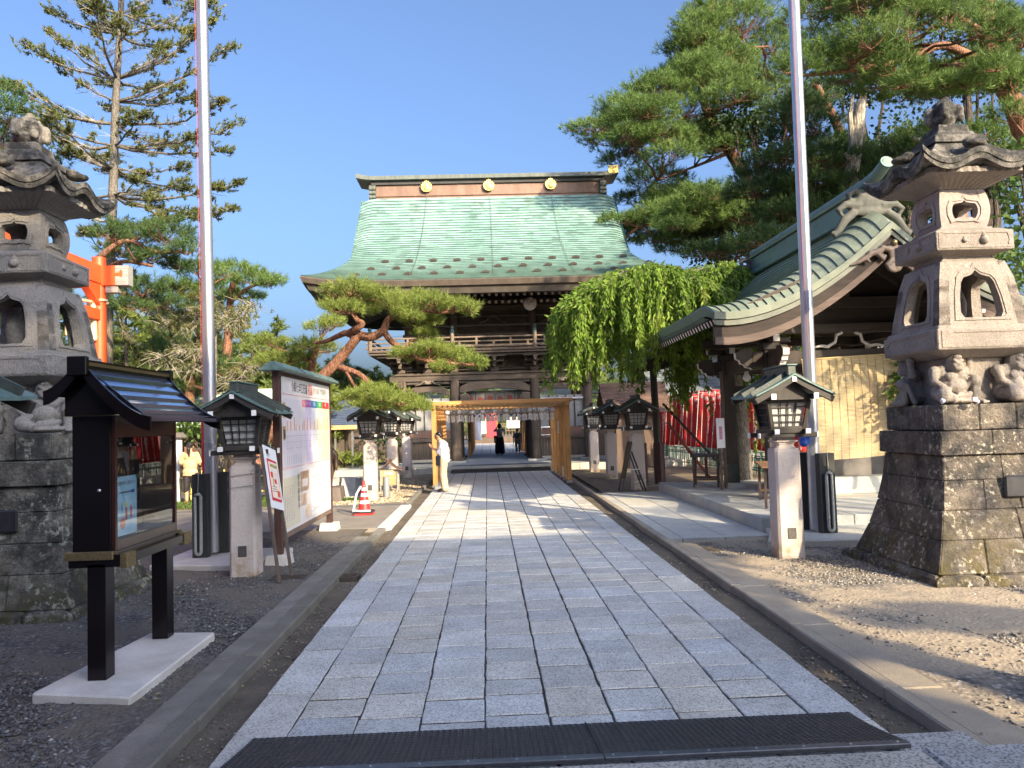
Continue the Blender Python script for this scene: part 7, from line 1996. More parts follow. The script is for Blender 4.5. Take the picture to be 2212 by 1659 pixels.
mb = MB(); mb.box(ox-.20, ox-.06, oy-.20, oy-.14, .72, 1.0); part(mb, 'bag', M_flat('bag_navy', (.02, .022, .035), .6), t, bevel=.015)
mb = MB(); mb.tube([V3(-.13, -.18, 1.0), V3(-.06, -.2, 1.2), V3(-.0, -.12, 1.42)], .012, 6); part(mb, 'bag_strap', M_flat('bag_navy2', (.02, .022, .035), .6), t)

# woman in orange, seen from behind
t = thing('person', 'woman with black ponytail in loose orange shirt and black leggings seen from behind', 'person', (-7.85, 20.6, 0))
ox, oy = -7.85, 20.6
mb = MB()
for s in (-1, 1): limb(mb, [V3(s*.085, 0, .82), V3(s*.10, -.01, .43), V3(s*.12+.02, .02, .07)], [.085, .058, .042])
mb.ell(V3(0, 0, .88), (.16, .11, .13)); mb.ell(V3(0, 0, 1.08), (.14, .1, .2)); mb.ell(V3(0, 0, 1.24), (.16, .1, .12)); limb(mb, [V3(0, .01, 1.32), V3(0, .03, 1.41)], [.05, .045]); head(mb, V3(-.01, .04, 1.49), (-.1, 1, -.12), .95)
for s in (-1, 1): limb(mb, [V3(s*.18, 0, 1.28), V3(s*.24, .03, 1.02), V3(s*.20, .19, .90)], [.05, .04, .03]); hand(mb, V3(s*.195, .2, .895), (0, .9, -.3), (-s, 0, 0))
sculpt(mb, 'body', SKIN, t, .011, 1)
mb = MB(); mb.ell(V3(0, 0, .82), (.205, .15, .13)); mb.ell(V3(0, 0, 1.0), (.19, .14, .2)); mb.ell(V3(0, 0, 1.22), (.18, .125, .13)); mb.ell(V3(0, 0, .74), (.21, .155, .05))
for s in (-1, 1): limb(mb, [V3(s*.17, 0, 1.27), V3(s*.225, .01, 1.08)], [.075, .078])
sculpt(mb, 'shirt', shirt_mat('shirt_orange', (.66, .38, .18), (.74, .46, .24)), t, .016, 1)
mb = MB(); 
for s in (-1, 1): limb(mb, [V3(s*.09, 0, .80), V3(s*.10, -.01, .43), V3(s*.115, 0, .33)], [.105, .075, .07])
sculpt(mb, 'leggings', M_flat('legging_black', (.018, .016, .02), .7), t, .016, 1)
for s in (-1, 1): mb = MB(); limb(mb, [V3(s*.235, .02, 1.05), V3(s*.22, .11, .96)], [.047, .04]); part(mb, 'arm_sleeve', M_flat('sleeve_black', (.015, .013, .018), .7), t, smooth='all')
mb = MB(); mb.ell(V3(-.01, .025, 1.515), (.088, .098, .10)); limb(mb, [V3(0, -.07, 1.49), V3(.01, -.12, 1.42), V3(.025, -.12, 1.22)], [.045, .055, .02]); sculpt(mb, 'hair', HAIR, t, .014, 1)
for s in (-1, 1): mb = MB(); mb.ell(V3(s*.125, .05, .025), (.05, .13, .03)); part(mb, 'sandal', M_flat('sandal_red', (.35, .05, .06), .6), t, smooth='all')

# woman under the gate taking a photograph
t = thing('person', 'woman in dark hat grey shirt and wide navy trousers photographing beyond the gate', 'person', (.62, 40.2, .2))
ox, oy = .62, 40.2
zb_ = .2
def V4(a, b, c): return Vector((ox+a, oy+b, c+zb_))
mb = MB()
for s in (-1, 1): limb(mb, [V4(s*.09, 0, .82), V4(s*.09, 0, .44), V4(s*.09, 0, .07)], [.085, .06, .045])
mb.ell(V4(0, 0, .9), (.15, .11, .14)); mb.ell(V4(0, 0, 1.12), (.14, .1, .2)); limb(mb, [V4(0, 0, 1.3), V4(0, .02, 1.4)], [.05, .045]); head(mb, V4(0, .04, 1.48), (0, 1, .05), .95)
for s in (-1, 1): limb(mb, [V4(s*.17, 0, 1.28), V4(s*.26, .16, 1.24), V4(s*.10, .30, 1.44)], [.05, .042, .03]); hand(mb, V4(s*.09, .31, 1.45), (-s*.3, .1, .9), (0, 1, 0))
sculpt(mb, 'body', SKIN, t, .0105, 1)
mb = MB(); mb.ell(V4(0, 0, .95), (.18, .13, .12)); mb.ell(V4(0, 0, 1.12), (.17, .125, .2)); mb.ell(V4(0, 0, 1.25), (.18, .12, .1))
for s in (-1, 1): limb(mb, [V4(s*.17, 0, 1.28), V4(s*.25, .13, 1.24)], [.072, .07])
sculpt(mb, 'shirt', shirt_mat('shirt_grey', (.50, .53, .58), (.60, .63, .68)), t, .02, 1)
mb = MB()
for s in (-1, 1): limb(mb, [V4(s*.08, 0, .86), V4(s*.11, 0, .45), V4(s*.12, 0, .16)], [.13, .145, .15])
sculpt(mb, 'trousers', M('navy_cloth', (.02, .024, .05), (.035, .04, .075), .8, scale=8), t, .022, 1)
mb = MB(); mb.ell(V4(0, .02, 1.53), (.11, .115, .09)); mb.ell(V4(0, -.02, 1.44), (.09, .08, .1)); part(mb, 'hat', M_flat('hat_navy', (.012, .014, .028), .8), t, smooth='all')
mb = MB(); mb.tube([V4(-.14, -.1, 1.36), V4(0, -.145, 1.18), V4(.17, -.13, .95)], .014, 6); part(mb, 'strap', M_flat('strap_white', (.7, .72, .74)), t)
mb = MB(); mb.box(ox-.3, ox-.17, oy-.14, oy-.06, .2+.62, .2+1.0); o = part(mb, 'tote_bag', M_flat('tote_red', (.62, .05, .05), .6), t, bevel=.01)
mb = MB(); mb.box(ox-.27, ox-.19, oy-.146, oy-.141, .2+.68, .2+.85); part(mb, 'tote_patch', WHITE, o)
for s in (-1, 1): mb = MB(); mb.ell(V4(s*.09, .03, .035), (.05, .12, .045)); part(mb, 'shoe', M_flat('shoe_white', (.7, .7, .7)), t, smooth='all')
mb = MB(); mb.box(ox-.04, ox+.04, oy+.36, oy+.37, zb_+1.44, zb_+1.60); part(mb, 'phone', EB, t)

# older visitor with a rucksack and stick
t = thing('person', 'short grey haired visitor with backpack and walking stick in front of the right cedar screen', 'person', (1.64, 42, .2))
ox, oy = 1.62, 42.0
mb = MB()
limb(mb, [V4(-.08, 0, .70), V4(-.08, -.04, .38), V4(-.06, .06, .06)], [.08, .055, .04]); limb(mb, [V4(.08, 0, .70), V4(.10, .08, .38), V4(.10, -.06, .07)], [.08, .055, .04])
mb.ell(V4(0, 0, .76), (.14, .1, .12)); mb.ell(V4(0, .02, .94), (.13, .1, .17)); limb(mb, [V4(0, .04, 1.08), V4(0, .07, 1.16)], [.05, .045]); head(mb, V4(0, .09, 1.22), (0, 1, -.2), .9)
for s in (-1, 1): limb(mb, [V4(s*.16, .02, 1.05), V4(s*.22, .04, .82), V4(s*.22, .12, .66)], [.046, .038, .028]); hand(mb, V4(s*.22, .13, .65), (0, .4, -.9), (-s, 0, 0))
sculpt(mb, 'body', SKIN, t, .0105, 1)
mb = MB(); mb.ell(V4(0, 0, .8), (.16, .12, .12)); mb.ell(V4(0, .02, .95), (.155, .115, .16))
for s in (-1, 1): limb(mb, [V4(s*.155, .02, 1.05), V4(s*.21, .04, .85)], [.064, .062])
sculpt(mb, 'shirt', shirt_mat('shirt_check', (.22, .23, .26), (.38, .38, .40)), t, .02, 1)
mb = MB()
for a, b, c in (((-.08, 0, .72), (-.08, -.04, .38), (-.06, .05, .1)), ((.08, 0, .72), (.10, .08, .38), (.10, -.05, .1))): limb(mb, [V4(*a), V4(*b), V4(*c)], [.10, .075, .065])
sculpt(mb, 'trousers', shirt_mat('trouser_grey', (.17, .19, .22), (.25, .27, .30)), t, .02, 1)
mb = MB(); mb.ell(V4(0, .07, 1.25), (.085, .09, .09)); part(mb, 'hair', M_flat('hair_grey', (.10, .095, .09)), t, smooth='all')
mb = MB(); mb.ell(V4(0, -.13, .93), (.13, .085, .17)); part(mb, 'backpack', M_flat('pack_brown', (.13, .11, .10), .8), t, smooth='all')
mb = MB(); mb.tube([V4(-.22, .15, .68), V4(-.28, .16, .0)], .012, 6); part(mb, 'walking_stick', EB, t)
for s, dy in ((-.07, .08), (.1, -.04)): mb = MB(); mb.ell(V4(s, dy, .035), (.045, .11, .045)); part(mb, 'shoe', M_flat('shoe_pale', (.55, .53, .5)), t, smooth='all')

# bamboo fence, sign, shrubs' neighbours on the left verge
BAM = M('bamboo_yellow', (.55, .46, .12), (.68, .58, .20), .5, scale=6)
t = thing('bamboo_fence', 'low yellow bamboo fence along the verge behind the woman in orange', 'fence', (-9, 21.3, 0))
for k in range(26): mb = MB(); x = -12.0+k*.3; mb.tube([(x, 21.3, 0), (x, 21.3, .82)], .022, 7); part(mb, 'upright', BAM, t)
for z in (.2, .62): mb = MB(); mb.tube([(-12.1, 21.27, z), (-4.5, 21.27, z)], .02, 7); part(mb, 'rail', BAM, t)
t = thing('roofed_sign', 'small roofed white sign on a pale post left of the woman in orange', 'sign', (-8.55, 20.9, 0))
mb = MB(); mb.tube([(-8.3, 20.95, 0), (-8.3, 20.95, 1.35)], .045, 9); part(mb, 'post', M_flat('post_bluewhite', (.6, .66, .70), .5), t, smooth=True)
mb = MB(); mb.box(-8.62, -8.18, 20.90, 20.935, 1.25, 1.72); part(mb, 'board', WHITE, t)
mb = MB(); mb.prism([(-8.72, 1.73), (-8.08, 1.73), (-8.2, 1.86), (-8.6, 1.86)], 'xz', 20.75, 21.05); part(mb, 'roof', M_flat('roof_greybrown', (.14, .12, .11), .8), t)
# ================================================================== TREES
NEEDLE = M_leaf('needle_green', (.075, .135, .035), (.15, .235, .06), (.22, .30, .09), trans=.35, nscale=1.1)
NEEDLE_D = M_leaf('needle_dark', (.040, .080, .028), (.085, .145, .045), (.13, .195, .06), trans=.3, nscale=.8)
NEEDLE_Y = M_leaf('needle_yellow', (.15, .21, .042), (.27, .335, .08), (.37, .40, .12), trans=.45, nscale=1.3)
FIRN = M_leaf('fir_needle', (.06, .085, .035), (.14, .155, .045), (.22, .185, .07), trans=.3, nscale=1.1)
BACKN = M_leaf('cedar_needle', (.11, .165, .05), (.20, .265, .085), (.31, .36, .125), trans=.45, nscale=.5)
BROAD_D = M_leaf('broad_dark', (.012, .028, .010), (.028, .055, .018), (.05, .085, .025), trans=.25, nscale=.7)
BROAD = M_leaf('broad_green', (.05, .09, .018), (.10, .17, .035), (.17, .24, .06), trans=.4, nscale=.8)
WEEP = M_leaf('weeping_leaf', (.10, .19, .028), (.22, .34, .05), (.38, .45, .09), trans=.55, nscale=1.6, islands=.35)
GRASSM = M_leaf('grass_blade', (.06, .12, .02), (.13, .20, .04), trans=.4, nscale=2)
RBARK = M_bark('red_pine_bark', (.17, .075, .042), (.30, .15, .09))
GBARK = M_bark('grey_bark', (.10, .088, .072), (.20, .18, .15), (9, 9, 3))
DBARK = M_bark('dark_bark', (.045, .033, .026), (.09, .068, .052))
TWIG = M('grey_twig', (.22, .20, .165), (.35, .32, .265), .9, scale=3, world=True)

def unit(a): return a/np.maximum(np.linalg.norm(a, axis=1, keepdims=True), 1e-9)

class Foliage:
    def __init__(s): s.V = []; s.F = []; s.n = 0
    def tris(s, V):               # (k,3,3)
        k = len(V); s.V.append(V.reshape(-1, 3)); s.F.append(np.arange(k*3).reshape(-1, 3)+s.n); s.n += k*3
    def needles(s, C, D, size, n=12, spread=.75, w=.010):
        """tufts of needles: centres C, directions D"""
        C = np.asarray(C, float); D = unit(np.asarray(D, float)); k = len(C)
        size = np.broadcast_to(np.asarray(size, float), (k,))
        d = unit(np.repeat(D, n, 0) + spread*rng.normal(0, 1, (k*n, 3)))
        L = np.repeat(size, n)*rng.uniform(.7, 1.15, k*n)
        b = np.repeat(C, n, 0) + np.repeat(D, n, 0)*(rng.uniform(-.5, .35, k*n)*np.repeat(size, n))[:, None]
        p = unit(np.cross(d, rng.normal(0, 1, (k*n, 3))))
        tip = b + d*L[:, None]; ww = w*rng.uniform(.7, 1.3, k*n)[:, None]
        s.tris(np.stack([b-p*ww, b+p*ww, tip], 1))
    def leaves(s, C, D, L, w, flat=None):
        """diamond leaves as two triangles, base C, direction D"""
        C = np.asarray(C, float); D = unit(np.asarray(D, float)); k = len(C)
        L = np.broadcast_to(np.asarray(L, float), (k,))[:, None]; w = np.broadcast_to(np.asarray(w, float), (k,))[:, None]
        p = unit(np.cross(D, rng.normal(0, 1, (k, 3)) if flat is None else flat))
        q = unit(np.cross(D, p)); m = C + D*L*.45
        V = np.stack([C, m-p*w, C+D*L+q*L*.08, m+p*w], 1).reshape(-1, 3)
        i = np.arange(k)[:, None]*4 + s.n
        s.V.append(V); s.F.append(np.concatenate([i+np.array([[0, 1, 2]]), i+np.array([[0, 2, 3]])], 0)); s.n += k*4
    def build(s, name, mat, parent, kind=None):
        return npmesh(name, np.concatenate(s.V), np.concatenate(s.F), mat, parent, kind)

def ball(n, zmin=-1.0):
    d = unit(rng.normal(0, 1, (n*3, 3))); d = d[d[:, 2] > zmin][:n]; return d

def pad_tufts(c, r, n, shell=.55, zmin=-.35):
    """points in a cloud-shaped pad, more on its upper shell"""
    d = ball(n, zmin); k = len(d); rad = shell + (1-shell)*rng.random(k)**.6
    lump = 1 + .22*np.sin(d[:, 0]*5+c[0]*3)*np.cos(d[:, 1]*4+c[1]) + .12*rng.normal(0, 1, k)
    P = np.array(c) + d*np.array(r)*(rad*lump)[:, None]
    return P, d

def bend(a, b, sag=.0, n=4, jit=.0):
    a = Vector(a); b = Vector(b); L = (b-a).length; out = []
    for i in range(n+1):
        u = i/n; p = a.lerp(b, u); p.z += sag*L*math.sin(PI*u)
        if 0 < i < n: p += Vector((random.uniform(-1, 1), random.uniform(-1, 1), random.uniform(-1, 1)))*jit*L
        out.append(p)
    return out

def nearest(pts, p):
    return min(pts, key=lambda q: (q-p).length + (0 if q.z < p.z+.3 else 1.0))

def smooth_path(pts, k=4):
    pts = [Vector(p) for p in pts]; out = []
    for i in range(len(pts)-1):
        p0 = pts[max(0, i-1)]; p1 = pts[i]; p2 = pts[i+1]; p3 = pts[min(len(pts)-1, i+2)]
        for j in range(k):
            t = j/k; out.append(.5*((2*p1)+(p2-p0)*t+(2*p0-5*p1+4*p2-p3)*t*t+(3*p1-p0-3*p2+p3)*t**3))
    out.append(pts[-1]); return out

def pine(label, trunk, r0, r1, limbs, pads, mat=NEEDLE, bark=RBARK, tsize=.16, nn=13, w=.010, dens=1.0, group=None, name='pine_tree', cat='tree', twigs=True, spread=.75, up=.75):
    """trunk / limbs: lists of points; pads: (centre Vector, rx, ry, rz)"""
    base = Vector(trunk[0]); t = thing(name, label, cat, base, group)
    mb = MB(); allp = []
    tp = smooth_path(trunk); n = len(tp)
    mb.tube(tp, [r0+(r1-r0)*(i/(n-1))**.8 for i in range(n)], 12); allp += tp[n//3:]
    for pts, ra, rb in limbs:
        lp = smooth_path(pts); m_ = len(lp); mb.tube(lp, [ra+(rb-ra)*i/(m_-1) for i in range(m_)], 9); allp += lp[1:]
    tr = part(mb, 'trunk', bark, t, smooth=True)
    f = Foliage(); bm_ = MB()
    for c, rx, ry, rz in pads:
        a = nearest(allp, c); inner = c - Vector((0, 0, rz*.45))
        br = bend(a, inner, .05, 4, .05); L = (a-c).length
        bm_.tube(br, [min(.09, .022+.012*L)*(1-.6*i/4) for i in range(5)], 6)
        nt = int(62*dens*(rx*rz + rx*ry*.8 + .12)*1.9)
        P, d = pad_tufts(c, (rx, ry, rz), nt)
        D = d*np.array([.8, .8, .45]) + np.array([0, 0, up]) + rng.normal(0, .18, d.shape)
        f.needles(P, D, tsize*rng.uniform(.75, 1.2, len(P)), nn, spread, w)
        if twigs:
            for i in range(0, len(P), 9):
                p = Vector(P[i]); s0 = Vector(br[random.choice((2, 3, 4))])
                q = bend(s0, p, -.06, 3, .06); bm_.tube(q, [.014, .011, .008, .005], 4, False)
    part(bm_, 'branches', bark, t, smooth='all')['kind'] = 'stuff'
    f.build('crown', mat, t)
    return t

def pads_px(lst, Y, dy=.9, jit=.5, fz=1.0, fill=0):
    out = []
    lst = list(lst)
    for k in range(fill):
        a, b = random.choice(lst), random.choice(lst)
        if abs(a[0]-b[0]) < 150 and abs(a[1]-b[1]) < 90: lst.append(((a[0]+b[0])/2+random.uniform(-15, 15), (a[1]+b[1])/2+random.uniform(-10, 10), (a[2]+b[2])*.45, (a[3]+b[3])*.45))
    for x, y, rx, ry in lst:
        Yk = Y+random.uniform(-jit, jit)*2; c = at(x, y, Yk); s = Yk/1662.0*(1.18 if fill else 1.0)
        out.append((c, rx*s, max(rx*s*dy*.8, .3), ry*s*fz))
    return out

# ---------------- focal leaning red pine on the left
def z2(x, y): return (708.5+.363*x, 570+.363*y)
def zp(x, y, Y): return at(*z2(x, y), Y)
tr_ = [at(528, 1062, 20.0), at(572, 945, 20.0), at(640, 868, 19.8), at(707, 803, 19.5), zp(100, 530, 19.4), zp(165, 450, 19.2), zp(195, 425, 19.2)]
tr_[0].z = -.05
limbs = [([zp(165, 450, 19.2), zp(120, 410, 19.4), zp(60, 430, 19.8), zp(-10, 460, 20.2), zp(-80, 470, 20.4)], .10, .04),
         ([zp(120, 415, 19.4), zp(170, 385, 19.0), zp(205, 355, 18.9), zp(175, 335, 19.0), zp(140, 280, 19.1), zp(80, 220, 19.2)], .10, .04),
         ([zp(190, 425, 19.2), zp(260, 435, 19.0), zp(330, 395, 18.9), zp(352, 340, 18.9), zp(385, 315, 18.9), zp(430, 300, 18.9), zp(520, 270, 18.8), zp(680, 290, 18.6), zp(800, 270, 18.5)], .12, .03),
         ([zp(335, 405, 18.9), zp(375, 460, 18.8), zp(460, 512, 18.7), zp(560, 570, 18.6), zp(720, 590, 18.5), zp(860, 600, 18.4)], .085, .025),
         ([zp(55, 610, 19.5), zp(180, 655, 19.2), zp(250, 715, 19.0), zp(330, 780, 18.9), zp(430, 835, 18.8), zp(520, 850, 18.8)], .09, .03),
         ([zp(110, 640, 19.3), zp(150, 710, 19.4), zp(180, 780, 19.5)], .06, .04)]
pl = [(50, 175, 75, 42), (150, 155, 95, 45), (250, 190, 85, 45), (90, 265, 100, 32), (215, 275, 70, 32), (340, 205, 95, 42), (440, 245, 95, 50), (540, 215, 90, 36), (640, 232, 90, 38), (740, 250, 85, 30), (835, 262, 50, 18), (560, 305, 80, 36), (625, 335, 45, 18), (500, 330, 60, 26), (580, 420, 55, 28), (470, 300, 70, 30),
      (480, 540, 75, 30), (560, 555, 85, 38), (655, 530, 95, 48), (755, 560, 95, 48), (850, 588, 65, 32), (680, 620, 55, 22), (900, 598, 40, 15), (610, 500, 60, 26),
      (250, 770, 95, 48), (340, 795, 85, 45), (440, 815, 95, 48), (520, 860, 70, 38), (210, 835, 70, 34), (560, 850, 50, 26), (140, 800, 55, 32), (300, 850, 80, 34)]
pads = []
for x, y, rx, ry in pl:
    Yk = 18.9+random.uniform(-.8, .8); c = zp(x, y, Yk); s = Yk/1662*.363; pads.append((c, rx*s*1.2, .75+.35*random.random(), ry*s*1.22))
pine('leaning red barked pine with cloud pruned pads reaching in front of the gate', tr_, .185, .10, limbs, pads, NEEDLE_Y, RBARK, tsize=.15, nn=22, w=.0062, dens=1.8)
lp = pads_px([(690, 706, 32, 16), (722, 700, 26, 14), (672, 748, 46, 20), (705, 755, 34, 16), (715, 690, 24, 10), (650, 770, 40, 18)], 22, jit=.6)
lp += pads_px([(600, 780, 52, 20), (640, 800, 40, 18), (580, 740, 40, 16)], 23, jit=.6)
pine('red pine with broad flat pads just behind the leaning pine', [at(690, 1010, 23), at(680, 900, 23), at(672, 800, 22.6), at(690, 735, 22.2)], .2, .07, [], lp, NEEDLE_Y, RBARK, tsize=.16, nn=20, w=.0065, dens=1.7)

# ---------------- pines behind, left
pine('grey trunked red pine with crown near the flagpole, middle left',
     [at(478, 1000, 30), at(482, 860, 30), at(492, 740, 30), at(497, 660, 29.5), at(505, 600, 29)], .27, .10,
     [([at(495, 690, 29.5), at(455, 630, 29.5), at(430, 600, 29.3)], .08, .03), ([at(500, 650, 29.3), at(540, 620, 28.8), at(580, 612, 28.6)], .08, .03)],
     pads_px([(425, 585, 50, 22), (385, 620, 45, 22), (500, 585, 55, 24), (545, 605, 55, 20), (585, 612, 34, 14), (470, 625, 50, 22), (520, 640, 50, 14), (440, 660, 45, 22)], 29, jit=.9), NEEDLE, RBARK, tsize=.24, nn=18, w=.009, dens=1.3)
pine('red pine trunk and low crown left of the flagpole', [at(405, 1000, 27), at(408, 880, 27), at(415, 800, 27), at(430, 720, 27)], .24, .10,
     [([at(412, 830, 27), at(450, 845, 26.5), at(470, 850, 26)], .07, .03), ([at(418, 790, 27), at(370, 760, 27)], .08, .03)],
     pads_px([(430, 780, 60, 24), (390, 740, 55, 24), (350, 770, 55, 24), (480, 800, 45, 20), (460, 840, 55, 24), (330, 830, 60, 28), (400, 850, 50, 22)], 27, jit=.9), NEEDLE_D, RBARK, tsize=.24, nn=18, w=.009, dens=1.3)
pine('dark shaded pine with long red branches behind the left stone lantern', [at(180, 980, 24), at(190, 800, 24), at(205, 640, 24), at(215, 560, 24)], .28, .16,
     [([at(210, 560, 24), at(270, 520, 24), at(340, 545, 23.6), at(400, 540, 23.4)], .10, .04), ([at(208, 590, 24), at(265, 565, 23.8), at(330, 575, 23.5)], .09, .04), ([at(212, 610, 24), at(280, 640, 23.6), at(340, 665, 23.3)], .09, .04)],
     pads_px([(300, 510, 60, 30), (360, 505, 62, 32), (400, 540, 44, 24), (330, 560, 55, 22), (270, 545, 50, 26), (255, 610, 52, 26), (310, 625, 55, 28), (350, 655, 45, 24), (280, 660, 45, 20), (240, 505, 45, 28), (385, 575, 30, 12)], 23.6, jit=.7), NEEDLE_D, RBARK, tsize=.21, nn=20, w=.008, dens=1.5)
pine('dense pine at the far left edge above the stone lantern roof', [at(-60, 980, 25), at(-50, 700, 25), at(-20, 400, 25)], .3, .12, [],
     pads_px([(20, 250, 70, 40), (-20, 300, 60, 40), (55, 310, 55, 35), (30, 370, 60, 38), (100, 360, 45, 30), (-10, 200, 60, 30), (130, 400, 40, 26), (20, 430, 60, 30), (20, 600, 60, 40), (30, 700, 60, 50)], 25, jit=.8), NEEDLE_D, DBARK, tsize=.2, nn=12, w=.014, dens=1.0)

# ---------------- tall half bare fir
def fir():
    Yf = 26.0; base = at(236, 1010, Yf); base.z = 0
    t = thing('fir_tree', 'tall thinning fir with many bare grey twigs beside the left flagpole', 'tree', base)
    tp = smooth_path([base, at(232, 700, Yf), at(244, 420, Yf), at(250, 220, Yf), at(261, 30, Yf), at(266, -120, Yf), at(268, -230, Yf)])
    n = len(tp); mb = MB(); mb.tube(tp, [.20*(1-.80*i/(n-1)) for i in range(n)], 10)
    part(mb, 'trunk', GBARK, t, smooth=True)
    def tpt(ypx):
        return min(tp, key=lambda p: abs(p.z-at(250, ypx, Yf).z))
    limbs = []
    for sx, sy, ty in ((100, 20, 95), (112, 72, 170), (30, 180, 250), (-10, 172, 262), (55, 240, 300), (-20, 250, 330), (430, 10, 90), (432, 60, 150), (505, 100, 215), (470, 40, 190), (485, 222, 270), (515, 265, 300), (488, 322, 330), (520, 398, 395), (500, 455, 420), (420, 300, 330), (120, 300, 340),
                       (170, -30, 40), (370, -40, 40), (200, -90, -40), (340, -100, -40), (150, 330, 372), (400, 360, 380), (330, 430, 420), (130, 140, 210), (180, 110, 170), (350, 110, 160), (390, 190, 235), (300, 20, 70), (210, 20, 80), (90, 400, 420), (440, 470, 450), (370, 470, 460), (160, 440, 460), (350, 700, 560), (130, 620, 540), (420, 640, 540), (300, 780, 620)):
        a = tpt(ty); b = at(sx, sy, Yf+random.uniform(-1.6, 1.6)); limbs.append((a, b))
    for k in range(34):                                   # towards and away from the camera
        a = tpt(random.uniform(-100, 560)); ang = random.choice((PI/2, -PI/2))+random.uniform(-.9, .9); L = random.uniform(1.6, 3.4)
        limbs.append((a, a + Vector((math.cos(ang)*L, math.sin(ang)*L, L*random.uniform(.0, .45)))))
    br = MB(); tw = MB(); f = Foliage()
    for a, b in limbs:
        L = (b-a).length; q = bend(a, b, -.07, 6, .02)
        br.tube(q, [.05*(1-.12*i)*min(1.2, .4+L/5) for i in range(7)], 5)
        for k in range(int(L*9)):                          # flat sprays of twigs
            u = random.uniform(.12, 1.0); i = min(5, int(u*6)); p = q[i].lerp(q[i+1], u*6-i)
            d = (b-a).normalized(); side = d.cross(Vector((0, 0, 1))).normalized()*random.choice((-1, 1))
            l = random.uniform(.3, .95)*(1.15-.6*u); e = p + (d*.7+side*random.uniform(.4, 1)+Vector((0, 0, random.uniform(-.25, .3)))).normalized()*l
            m_ = p.lerp(e, .55)+Vector((0, 0, random.uniform(-.04, .05)))
            tw.tube([p, m_, e], [.011, .008, .004], 3, False)
            for _ in range(2):
                e2 = m_ + Vector((random.uniform(-1, 1), random.uniform(-1, 1), random.uniform(-.7, .5)))*.25*l*1.6; tw.tube([m_, e2], [.006, .003], 3, False)
            if random.random() < (.16+.9*u**2.0)*(1.25 if b.x < a.x and b.z < 13 else 1):
                m = random.randint(3, 8); P = [e.lerp(p, random.uniform(-.05, .75))+Vector((random.uniform(-.1, .1), random.uniform(-.1, .1), random.uniform(-.02, .08))) for _ in range(m)]
                f.needles(np.array(P), np.tile(np.array((d*.5+side*.3+Vector((0, 0, .55)))), (m, 1))+rng.normal(0, .3, (m, 3)), .15, 13, .55, .016)
        m = 16; P = [b.lerp(a, random.uniform(-.02, .22))+Vector((random.uniform(-.25, .25), random.uniform(-.25, .25), random.uniform(-.08, .14))) for _ in range(m)]
        f.needles(np.array(P), np.tile(np.array(((b-a).normalized()*.5+Vector((0, 0, .6)))), (m, 1))+rng.normal(0, .3, (m, 3)), .17, 14, .55, .017)
    part(br, 'branches', GBARK, t, smooth='all')['kind'] = 'stuff'; part(tw, 'twigs', TWIG, t)['kind'] = 'stuff'
    f.build('crown', FIRN, t)
fir()
# dead grey twiggy tree in the middle distance
def twiggy(label, base, tips, mat, r=.1):
    t = thing('bare_tree', label, 'tree', base); tr = MB(); tw = MB(); f = Foliage()
    top = base.copy(); top.z = max(p.z for p in tips)*.85
    tp = bend(base, top, 0, 6, .02); tr.tube(tp, [r*(1-.1*i) for i in range(7)], 8); part(tr, 'trunk', GBARK, t, smooth=True)
    for b in tips:
        a = min(tp, key=lambda q: abs(q.z-(b.z-.3*abs(b.x-base.x)))); q = bend(a, b, .04, 5, .04); tw.tube(q, [.035, .03, .024, .018, .012, .006], 5)
        for k in range(80):
            u = random.uniform(.3, 1); i = min(4, int(u*5)); p = q[i].lerp(q[i+1], u*5-i); e = p + Vector((random.uniform(-1, 1), random.uniform(-1, 1), random.uniform(-1, .5)))*random.uniform(.25, .75)
            m_ = p.lerp(e, .5)+Vector((0, 0, .06)); tw.tube([p, m_, e], [.012, .009, .005], 3, False)
            for _ in range(2): tw.tube([m_, m_+Vector((random.uniform(-1, 1), random.uniform(-1, 1), random.uniform(-1, .3)))*.28], [.008, .004], 3, False)
            if random.random() < .7: f.needles(np.array([e, m_]), np.array([[0, 0, 1.], [0, 0, 1.]])+rng.normal(0, .3, (2, 3)), .16, 12, .6, .014)
    part(tw, 'twigs', TWIG, t)['kind'] = 'stuff'; f.build('crown', FIRN, t)
b0 = at(470, 1000, 26); b0.z = 0
twiggy('half dead fir with pale bare twigs drooping left of the flagpole', b0, [at(340, 700, 25.5), at(370, 690, 26), at(410, 670, 26), at(450, 660, 26), at(520, 690, 26), at(545, 655, 26.2), at(560, 790, 26), at(330, 770, 25.6), at(530, 830, 26), at(300, 650, 25.8), at(385, 755, 25.6)], TWIG)

